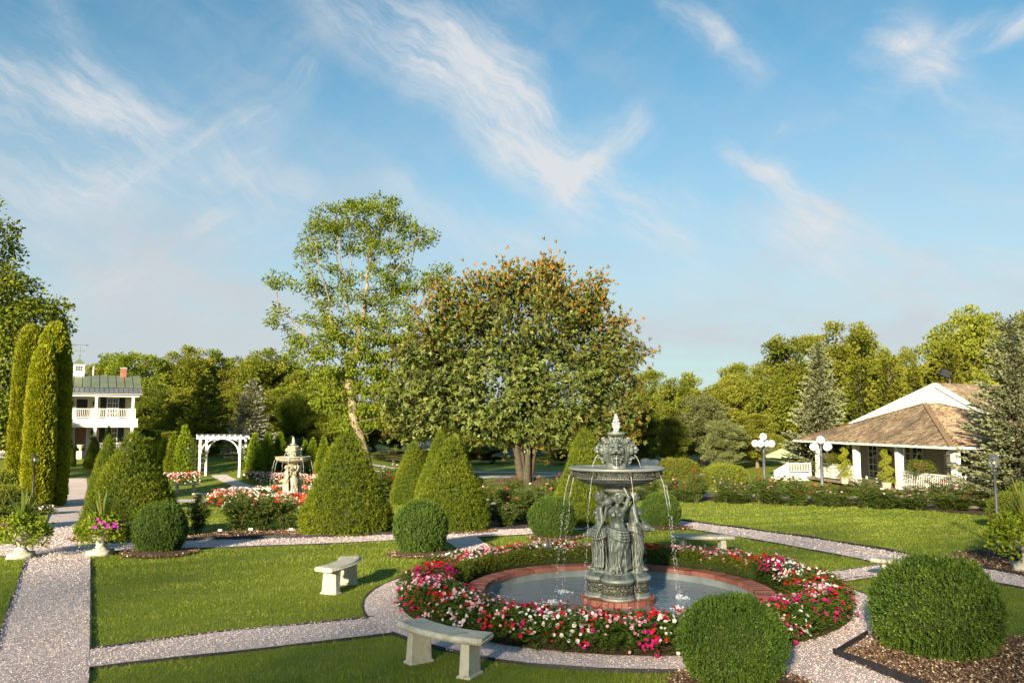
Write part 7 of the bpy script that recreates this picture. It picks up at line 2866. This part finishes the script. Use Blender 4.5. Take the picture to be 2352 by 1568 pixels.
# pale green parasol and white stair beyond the pavilion
def parasol(loc, r, h, mat, label, n=8, sag=.0):
    t = empty('parasol', loc, .2, label, 'parasol', 'garden parasols')
    q = MB(); q.tube([(0, 0, 0), (0, 0, h)], .025, 8); q.build('pole', M_IRON, t)
    q = MB(); q.lathe([(.25, 0), (.25, .06), (.05, .09)], 16); q.build('base', M_IRON, t)
    for k in range(n):
        a0, a1 = 2 * PI * k / n, 2 * PI * (k + 1) / n
        p0, p1 = Vector((r * math.cos(a0), r * math.sin(a0), h - .62)), Vector((r * math.cos(a1), r * math.sin(a1), h - .62))
        top = Vector((0, 0, h))
        m_ = (p0 + p1) / 2
        mid = m_ * .5 + top * .5 + Vector((0, 0, -.03))
        q = MB()
        drop = Vector((0, 0, -.14))
        q.add([top, p0, m_ + Vector((0, 0, .03)), p1, p0 + drop, m_ + drop + Vector((0, 0, .03)), p1 + drop, p0.lerp(top, .5), mid, p1.lerp(top, .5)], [(7, 1, 2, 8), (8, 2, 3, 9), (0, 7, 8), (0, 8, 9), (1, 4, 5, 2), (2, 5, 6, 3)])
        q.build('canopy_panel', mat, t)
        q = MB(); q.tube([(0, 0, h - .1), tuple(p0 + Vector((0, 0, -.02)))], .01, 4); q.build('rib', M_IRON, t)


parasol(X(1196, 56.0), 1.95, 2.25, M_CANVAS_G, 'grey-green garden parasol behind the magnolia trunks')
parasol(X(1807, 58.0), 1.5, 2.1, M_CANVAS_L, 'pale green parasol between the globe lamps and the pavilion')
parasol(X(980, 60.0), 1.9, 2.6, M_CANVAS_G, 'grey-green parasol half hidden behind the yew cones')

g = X(1795, 54.5)
t = empty('porch_stair', g, rad(12), 'white wooden stair with railing beside the pavilion', 'stair', scale=.7)
for k in range(4):
    q = MB(); q.box((-.9 + .3 * k, 0, .09 + .18 * k), (.3, 1.2, .18 + .002 * k)); q.build('step', M_WHITE, t)
q = MB(); q.box((1.5, 0, .36), (2.4, 1.4, .72)); q.build('landing', M_WHITE, t)
for (xa, za, xb, zb) in ((-1.0, .1, .3, .75), (.3, .75, 2.6, .75)):
    r = empty('railing'); r.parent = t
    q = MB(); q.bar((xa, -.62, za + .85), (xb, -.62, zb + .85), .07, .07); q.bar((xa, -.62, za + .12), (xb, -.62, zb + .12), .05, .05); q.build('rail', M_WHITE, r)
    q = MB()
    for k in range(14):
        u = (k + .5) / 14
        q.box((xa + (xb - xa) * u, -.62, za + (zb - za) * u + .48), (.04, .04, .72))
    tag(q.build('balusters', M_WHITE, r), kind='stuff')
for x, z in ((-1.0, .0), (.3, .0), (2.6, 0.0)):
    q = MB(); q.box((x, -.622, .85 if x > 0 else .5), (.14, .14, 1.7 if x > 0 else 1.0)); q.build('newel', M_WHITE, t)

# white adirondack chairs on the far lawn
def adirondack():
    t = empty('adirondack_chair')
    for k in range(7):
        x = -.27 + .09 * k
        hh = .80 - .9 * x * x
        q = MB(); q.box((0, 0, hh / 2), (.075, .02, hh)); o = q.build('back_slat', M_WHITE, t, loc=(x, .22, .30)); o.rotation_euler = (-.38, 0, 0)
    for k in range(5):
        q = MB(); q.box((0, -.30 + .11 * k, .42 - .03 * k), (.58, .09, .022)); q.build('seat_slat', M_WHITE, t)
    for sx in (-1, 1):
        q = MB(); q.box((sx * .34, -.08, .60), (.13, .66, .025)); q.build('arm', M_WHITE, t)
        q = MB(); q.box((sx * .31, -.33, .295), (.03, .09, .585)); q.build('leg', M_WHITE, t)
        q = MB(); q.bar((sx * .285, -.36, .38), (sx * .285, .48, .05), .03, .12); q.build('side_rail', M_WHITE, t)
    return t


ad = adirondack()
ad.location = X(1512, 58.0); ad.rotation_euler = (0, 0, .35); ad.scale = (1.15,) * 3
tag(ad, 'white slatted adirondack chair on the far lawn, nearer of two', 'chair', 'white chairs on the far lawn')
copy_thing(ad, X(1482, 61.0), -.2, 1.1, 'white slatted adirondack chair on the far lawn, farther of two')

# ================================================================== the big trees
def envelope_tree(name, label, px, Y, blobs, natt, mat_bark, leaf_fn, step, kill, r_max, trunk_px, r_tip=.012, seed=1, expo=2.25, group=None, rleaf=.03, depth=1.0):
    """blobs: crown lobes (pixel x, pixel y, half width, half height) at depth Y"""
    base = X(px, Y)
    t = empty(name, base, 0, label, 'tree', group)
    sc = Y / F
    C = []
    tot = sum(b[2] * b[3] for b in blobs)
    for (bx, by, bw, bh) in blobs:
        p = A(bx, by, Y) - base
        n = max(4, int(natt * bw * bh / tot))
        C.append(ell_points(p, (bw * sc, bw * sc * depth, bh * sc), n, .55))
    C = np.concatenate(C)
    tp = [np.array(A(a_, b_, Y) - base) for (a_, b_) in trunk_px]
    nodes, par = colonise(C, (0, 0, -.15), None, step, kill, 60, 70, seed, tp)
    lm, rr, kids = limb_mesh('trunk', nodes, par, mat_bark, r_tip, expo, r_max, 9)
    obj('trunk', lm, t)
    tips = leaf_nodes(nodes, rr, kids, r_tip * 1.02)
    me = leaf_fn(tips, C, nodes, rr)
    obj('crown', me, t)
    return t


# maple at the left edge
def maple_leaves(tips, C, nodes, rr):
    c = C.mean(0)
    tips = np.concatenate([C, tips])
    out = unit(tips - c)
    lv = clusters(tips, out, 34, .62, .21, .18, rng.normal(scale=.13, size=len(tips)), up=.5, flat=.6, droop=.35)
    return raw_mesh('crown', *lv[:2], [M_MAPLE], rnd=lv[2])


envelope_tree('maple_tree', 'large leafy maple at the left edge, behind the tall arborvitae', -95, 46, [(-60, 560, 95, 110), (15, 700, 85, 95), (60, 760, 85, 110), (95, 770, 62, 100), (-60, 720, 130, 170), (-150, 620, 120, 160), (30, 900, 100, 130), (-40, 900, 120, 130), (-160, 850, 120, 160)],
              900, M_BARK, maple_leaves, .55, .7, .42, [(-95, 1000), (-80, 900)], seed=3)

# the tall open tree
def locust_leaves(tips, C, nodes, rr):
    tips = np.concatenate([tips, C[(rng.random(len(C)) < .75) | (C[:, 2] < 9.5)]])
    h = tips[:, 2] / tips[:, 2].max()
    # some outer twigs stay bare, as at the left and between the tiers
    keepm = rng.random(len(tips)) < np.where((tips[:, 0] < -3.2) & (h > .45) & (h < .8), .55, .86)
    q = tips[keepm]
    c = C.mean(0)
    out = unit(q - c)
    q = q * np.array([1, 1, 1.0]); q[:, 2] += -.25 * np.sin(q[:, 2] / 1.15 * 2 * PI) * .5
    lv = clusters(q, out, 32, .46, .22, .125, rng.normal(scale=.12, size=len(q)), up=.8, flat=.25, droop=.3)
    return raw_mesh('crown', *lv[:2], [M_LOCUST], rnd=lv[2])


envelope_tree('open_crowned_tree', 'tall open-crowned tree with pale trunk and airy tiers of leaves', 840, 54,
              [(835, 510, 130, 42), (760, 545, 75, 45), (700, 590, 42, 28), (950, 540, 52, 36), (870, 480, 60, 28), (880, 580, 80, 40), (640, 650, 32, 25), (700, 660, 40, 30), (760, 650, 65, 40), (850, 660, 75, 50), (935, 645, 60, 36), (1000, 640, 50, 30), (650, 735, 42, 35), (740, 740, 65, 55), (830, 760, 80, 60), (910, 740, 70, 60),
               (690, 800, 45, 30), (760, 830, 65, 55), (840, 860, 60, 60), (740, 900, 38, 40), (900, 830, 50, 60), (855, 940, 40, 40), (775, 925, 40, 42), (885, 895, 45, 45), (815, 985, 38, 26), (885, 955, 38, 36)],
              1150, M_BARK_PALE, locust_leaves, .42, .52, .30, [(842, 1060), (826, 1000), (812, 960), (808, 915), (800, 880)], seed=9, r_tip=.016, expo=2.35)

# the magnolia
def magnolia_leaves(tips, C, nodes, rr):
    # rosettes of stiff leaves at the twig ends; rust-brown below, glossy green above
    c = np.array([0, 0, C[:, 2].mean() - 2.0])
    jit = lambda q, a: q + np.clip(rng.normal(scale=a, size=q.shape), -.65, .65)
    tips = np.concatenate([tips, C, jit(C, .45)])
    P0 = np.concatenate([tips, jit(tips, .4), jit(tips, .4)])
    n = len(P0)
    rel = P0 - c
    hgt = (P0[:, 2] - P0[:, 2].min()) / (P0[:, 2].max() - P0[:, 2].min())
    shoot = unit(unit(rel) * .8 + np.array([0, 0, 1.0]) * (.1 + .6 * hgt ** 1.5)[:, None] + np.array([0, -.2, 0]) + rdir(n) * .7)
    per = 8
    ref = unit(np.cross(shoot, rdir(n))); b = np.cross(shoot, ref)
    parts_t, parts_b = [], []
    for k in range(per):
        a = 2 * PI * k / per * 1.62 + rng.normal(scale=.2, size=n)
        d = ref * np.cos(a)[:, None] + b * np.sin(a)[:, None]
        open_ = rng.uniform(-.15, .45, n) + np.clip((hgt - .42) * 2.8, 0, 1.2) * rng.uniform(.5, 1.5, n)
        ax = unit(d + shoot * open_[:, None])
        nn = unit(shoot - d * .35 * open_[:, None] + .15 * rdir(n))
        L = .22 * rng.uniform(.5, 1.25, n); W = .095 * rng.uniform(.8, 1.2, n)
        P = P0 + shoot * (.02 * k - .1)
        r = np.clip(rng.normal(.5, .2, n), 0, 1)
        parts_t.append(leaves(P, ax, nn, L, W, fold=.12, rnd=r))
        rb = np.clip(rng.normal(0, .16, n) + .40 + 2.0 * np.clip(hgt - .40, 0, 1), 0, 1)
        parts_b.append(leaves(P - unit(nn) * .006, ax, nn, L, W, fold=.12, rnd=rb))
    Vt, Ft, Rt = merge(parts_t); Vb, Fb, Rb = merge(parts_b)
    Ci = C * np.array([.9, .9, .94]) + np.array([0, 0, .3])
    Vi, Fi, Ri = clusters(Ci, unit(Ci - c), 16, .75, .30, .17, base=.3)
    V = np.concatenate([Vt, Vb, Vi]); Fc = np.concatenate([Ft, Fb[:, ::-1] + len(Vt), Fi + len(Vt) + len(Vb)]); R = np.concatenate([Rt, Rb, Ri])
    mi = np.concatenate([np.zeros(len(Ft)), np.ones(len(Fb)), np.zeros(len(Fi))])
    return raw_mesh('crown', V, Fc, [M_MAG, M_MAGB], midx=mi, rnd=R)


mg = envelope_tree('magnolia_tree', 'broad magnolia with glossy leaves, rust-coloured towards its top, on dark trunks', 1205, 50.5,
              [(1210, 640, 85, 45), (1120, 680, 95, 60), (1300, 690, 85, 60), (1200, 740, 150, 90), (1050, 770, 85, 80), (1350, 770, 75, 75), (1010, 860, 95, 80), (1410, 860, 75, 70), (1130, 880, 140, 110), (1290, 880, 130, 110), (1000, 950, 95, 60), (1430, 950, 60, 70), (1120, 980, 110, 50), (1270, 985, 110, 50), (1370, 690, 30, 40), (1440, 815, 45, 32), (1020, 670, 35, 30), (1380, 985, 70, 45), (930, 925, 62, 62), (960, 835, 62, 60), (990, 760, 50, 50), (925, 985, 50, 30), (1480, 820, 24, 30), (1372, 662, 26, 38), (1428, 755, 28, 46), (1255, 612, 38, 28), (1000, 700, 40, 36)],
              1500, M_BARK_DARK, magnolia_leaves, .5, .62, .30, [(1198, 1060), (1190, 1000), (1195, 940)], seed=4, r_tip=.012, expo=2.3, depth=.95)
q = MB()
for (dx, dy, tx) in ((.28, .1, .45), (-.22, -.2, -.45), (.1, -.28, .1)):
    q.tube([(dx, dy, -.1), (dx * 1.1, dy, .5), (dx + tx * .5, dy * 1.2, 1.8), (dx + tx * 1.2, dy * 1.3, 3.6)], [.36, .26, .22, .17], 10)
q.build('side_trunk', M_BARK_DARK, mg, True)

# conifers
def con_at(name, label, parts, px, Y, top, width, ref_h, ref_r, rz=0.0, group=None):
    g = X(px, Y); h = A(px, top, Y).z - g.z
    r = width * Y / F
    return tree_thing(name, label, parts, g, rz, (r / ref_r, r / ref_r, h / ref_h), group)


SP = conifer(61, 9.0, 2.6, M_SPRUCE, 30, .34, .13, -.16, .8, .04, per_b=12, dens=15, tip=.15)
con_at('blue_spruce', 'silvery blue spruce behind the arbor', SP, 575, 62, 870, 62, 9, 2.6)
CD = conifer(71, 9.0, 2.6, M_CEDAR, 30, .30, .10, .06, .85, .03, bark=M_BARK_DARK, per_b=13, dens=22, tip=.12, ragged=.25)
CD2 = conifer(73, 9.0, 2.6, M_CEDAR, 32, .26, .08, .10, .75, .02, bark=M_BARK_DARK, per_b=15, dens=26, tip=.2, ragged=.28)
con_at('blue_cedar', 'grey-green cedar with a pointed top left of the pavilion', CD, 1890, 56, 785, 84, 9, 2.6, .6, 'blue cedars')
con_at('blue_cedar', 'large grey-green cedar leaning over the right end of the pavilion', CD2, 2345, 36, 730, 118, 9, 2.6, .2, 'blue cedars')
DG = conifer(81, 9.0, 2.6, M_WOOD2, 24, .42, .26, .10, .75, .06, per_b=11, dens=10, tip=.2, twist=.6)
con_at('dawn_redwood', 'yellow-green feathery conifer left of the blue spruce', DG, 468, 66, 865, 66, 9, 2.6)
CY = conifer(91, 9.0, 2.4, M_CYP, 26, .40, .22, .25, .55, .03, per_b=12, dens=11, tip=.3, twist=.7)
for k, (px, Y, top, w, lb) in enumerate(((1985, 64, 838, 60, 'dark green cypress behind the cedar, left of four'), (2050, 62, 825, 55, 'dark green cypress above the pavilion roof, second of four'), (2110, 64, 850, 60, 'dark green cypress behind the pavilion gable, third of four'), (2190, 62, 805, 70, 'dark green cypress right of the floodlight, fourth of four'))):
    con_at('cypress', lb, CY, px, Y, top, w, 9, 2.4, k, 'cypresses behind the pavilion')

# woodland variants
WV = [woodland_tree(100 + k, 13.0, 4.0, M_WOOD1, 170, 150, .85, .28, .20, .25, .08) for k in range(4)]
WP = [woodland_tree(140 + k, 13.0, 4.0, M_WOOD2, 170, 150, .85, .28, .19, .25, .08) for k in range(2)]
WG = [woodland_tree(160, 13.0, 4.0, M_WOOD3, 170, 150, .85, .25, .17, .25, .06)]


def wood_at(kind, px, Y, top, hw, label, group, k=0, drop=0.0):
    g = X(px, Y); g.z -= drop
    h = A(px, top, Y).z - g.z
    src = {'v': WV, 'p': WP, 'g': WG}[kind]
    src = src[k % len(src)]
    r = hw * Y / F * (1.25 if hw > 36 else 1.0)
    return tree_thing('woodland_tree', label, src, g, k * 1.7 + px, (r / 4.0, r / 4.0, h / 13.0), group)


BG = [(205, 100, 840, 60), (255, 105, 810, 62), (310, 100, 792, 64), (362, 108, 815, 60), (425, 104, 795, 62), (470, 108, 800, 60), (520, 112, 828, 58), (565, 104, 808, 56), (610, 100, 800, 64), (660, 106, 822, 62), (715, 100, 830, 64), (770, 96, 850, 64), (355, 88, 880, 58), (270, 90, 900, 50), (430, 84, 880, 60), (535, 86, 890, 52), (640, 82, 890, 58), (700, 78, 880, 54), (760, 76, 900, 56)]
for k, (px, Y, top, hw) in enumerate(BG):
    lay = 'skyline' if k < 12 else 'lower'
    i = k if k < 12 else k - 12
    order = sorted([b[0] for b in (BG[:12] if k < 12 else BG[12:])]).index(px)
    wood_at('v', px, Y, top, hw, f'dense green woodland tree behind the gardens, {words[order]} of the {lay} row from the house', 'woodland behind the gardens', k)
CENTRE = [(860, 84, 930, 60), (930, 88, 940, 62), (1010, 92, 955, 62), (1090, 90, 960, 62), (1170, 95, 965, 60), (1260, 92, 960, 62), (1340, 95, 950, 62), (1420, 90, 930, 60), (1480, 88, 900, 55)]
for k, (px, Y, top, hw) in enumerate(CENTRE):
    wood_at('p', px, Y, top, hw, f'leafy tree in the gap under the magnolia, {words[k]} from the open-crowned tree', 'trees seen under the magnolia', k)
LOWB = [(905, 72, 1030, 40), (975, 74, 1020, 40), (1060, 76, 1012, 44), (1130, 78, 1020, 44), (1260, 78, 1010, 46), (1310, 76, 1020, 40), (1380, 80, 1010, 46), (1440, 76, 1030, 40), (620, 72, 1000, 50), (700, 70, 1005, 44), (330, 74, 985, 46), (400, 72, 990, 50), (520, 74, 990, 50), (480, 70, 1020, 40)]
for k, (px, Y, top, hw) in enumerate(LOWB):
    order = sorted(b[0] for b in LOWB).index(px)
    wood_at('p' if k % 3 else 'g', px, Y, top, hw, f'low yellow-green tree at the lawn edge, {words[order]} from the house', 'low trees along the lawn edge', k)
RT = [('p', 1500, 84, 850, 50, 'pale green tree right behind the magnolia'), ('p', 1575, 78, 855, 62, 'yellow-green tree behind the white chairs'), ('g', 1610, 72, 900, 58, 'grey-green tree in front of the yellow-green one'), ('p', 1680, 80, 860, 56, 'yellow-green tree left of the big brownish tree'), ('p', 1700, 92, 835, 50, 'darker tree far behind, left of the big brownish tree'),
      ('p', 1745, 84, 830, 52, 'light tree at the left foot of the big brownish tree'), ('v', 1835, 76, 745, 72, 'big brownish-green tree with the highest top left of the pavilion'), ('v', 1935, 78, 725, 80, 'big olive tree behind the pointed cedar'), ('v', 1990, 84, 760, 60, 'olive tree sloping down towards the pavilion'), ('p', 2235, 66, 700, 74, 'sunlit olive tree above the pavilion gable'), ('v', 2320, 68, 690, 80, 'tall tree at the right edge behind the cedar'),
      ('v', 2120, 76, 780, 46, 'slim leafy tree rising left of the sunlit olive tree'), ('p', 1540, 66, 960, 40, 'small yellow-green tree by the white chairs'), ('g', 1660, 66, 960, 48, 'small grey-green tree behind the round bush'), ('p', 1740, 70, 950, 48, 'light tree right behind the first globe lamp'), ('p', 1470, 70, 930, 46, 'yellow-green tree showing past the right flank of the magnolia')]
for k, (kd, px, Y, top, hw, lb) in enumerate(RT):
    wood_at(kd, px, Y, top, hw, lb, 'trees on the right of the garden', k)
for k, (px, Y, top, hw, lb) in enumerate(((-40, 62, 900, 70, 'dark tree under the maple at the left edge'), (40, 66, 920, 50, 'dark tree between maple and house'), (120, 92, 850, 60, 'tree behind the left end of the house roof'), (330, 62, 1000, 22, 'small conifer-like tree right of the house corner'))):
    wood_at('v', px, Y, top, hw, lb, 'trees around the house', k)
# far hill closes the horizon
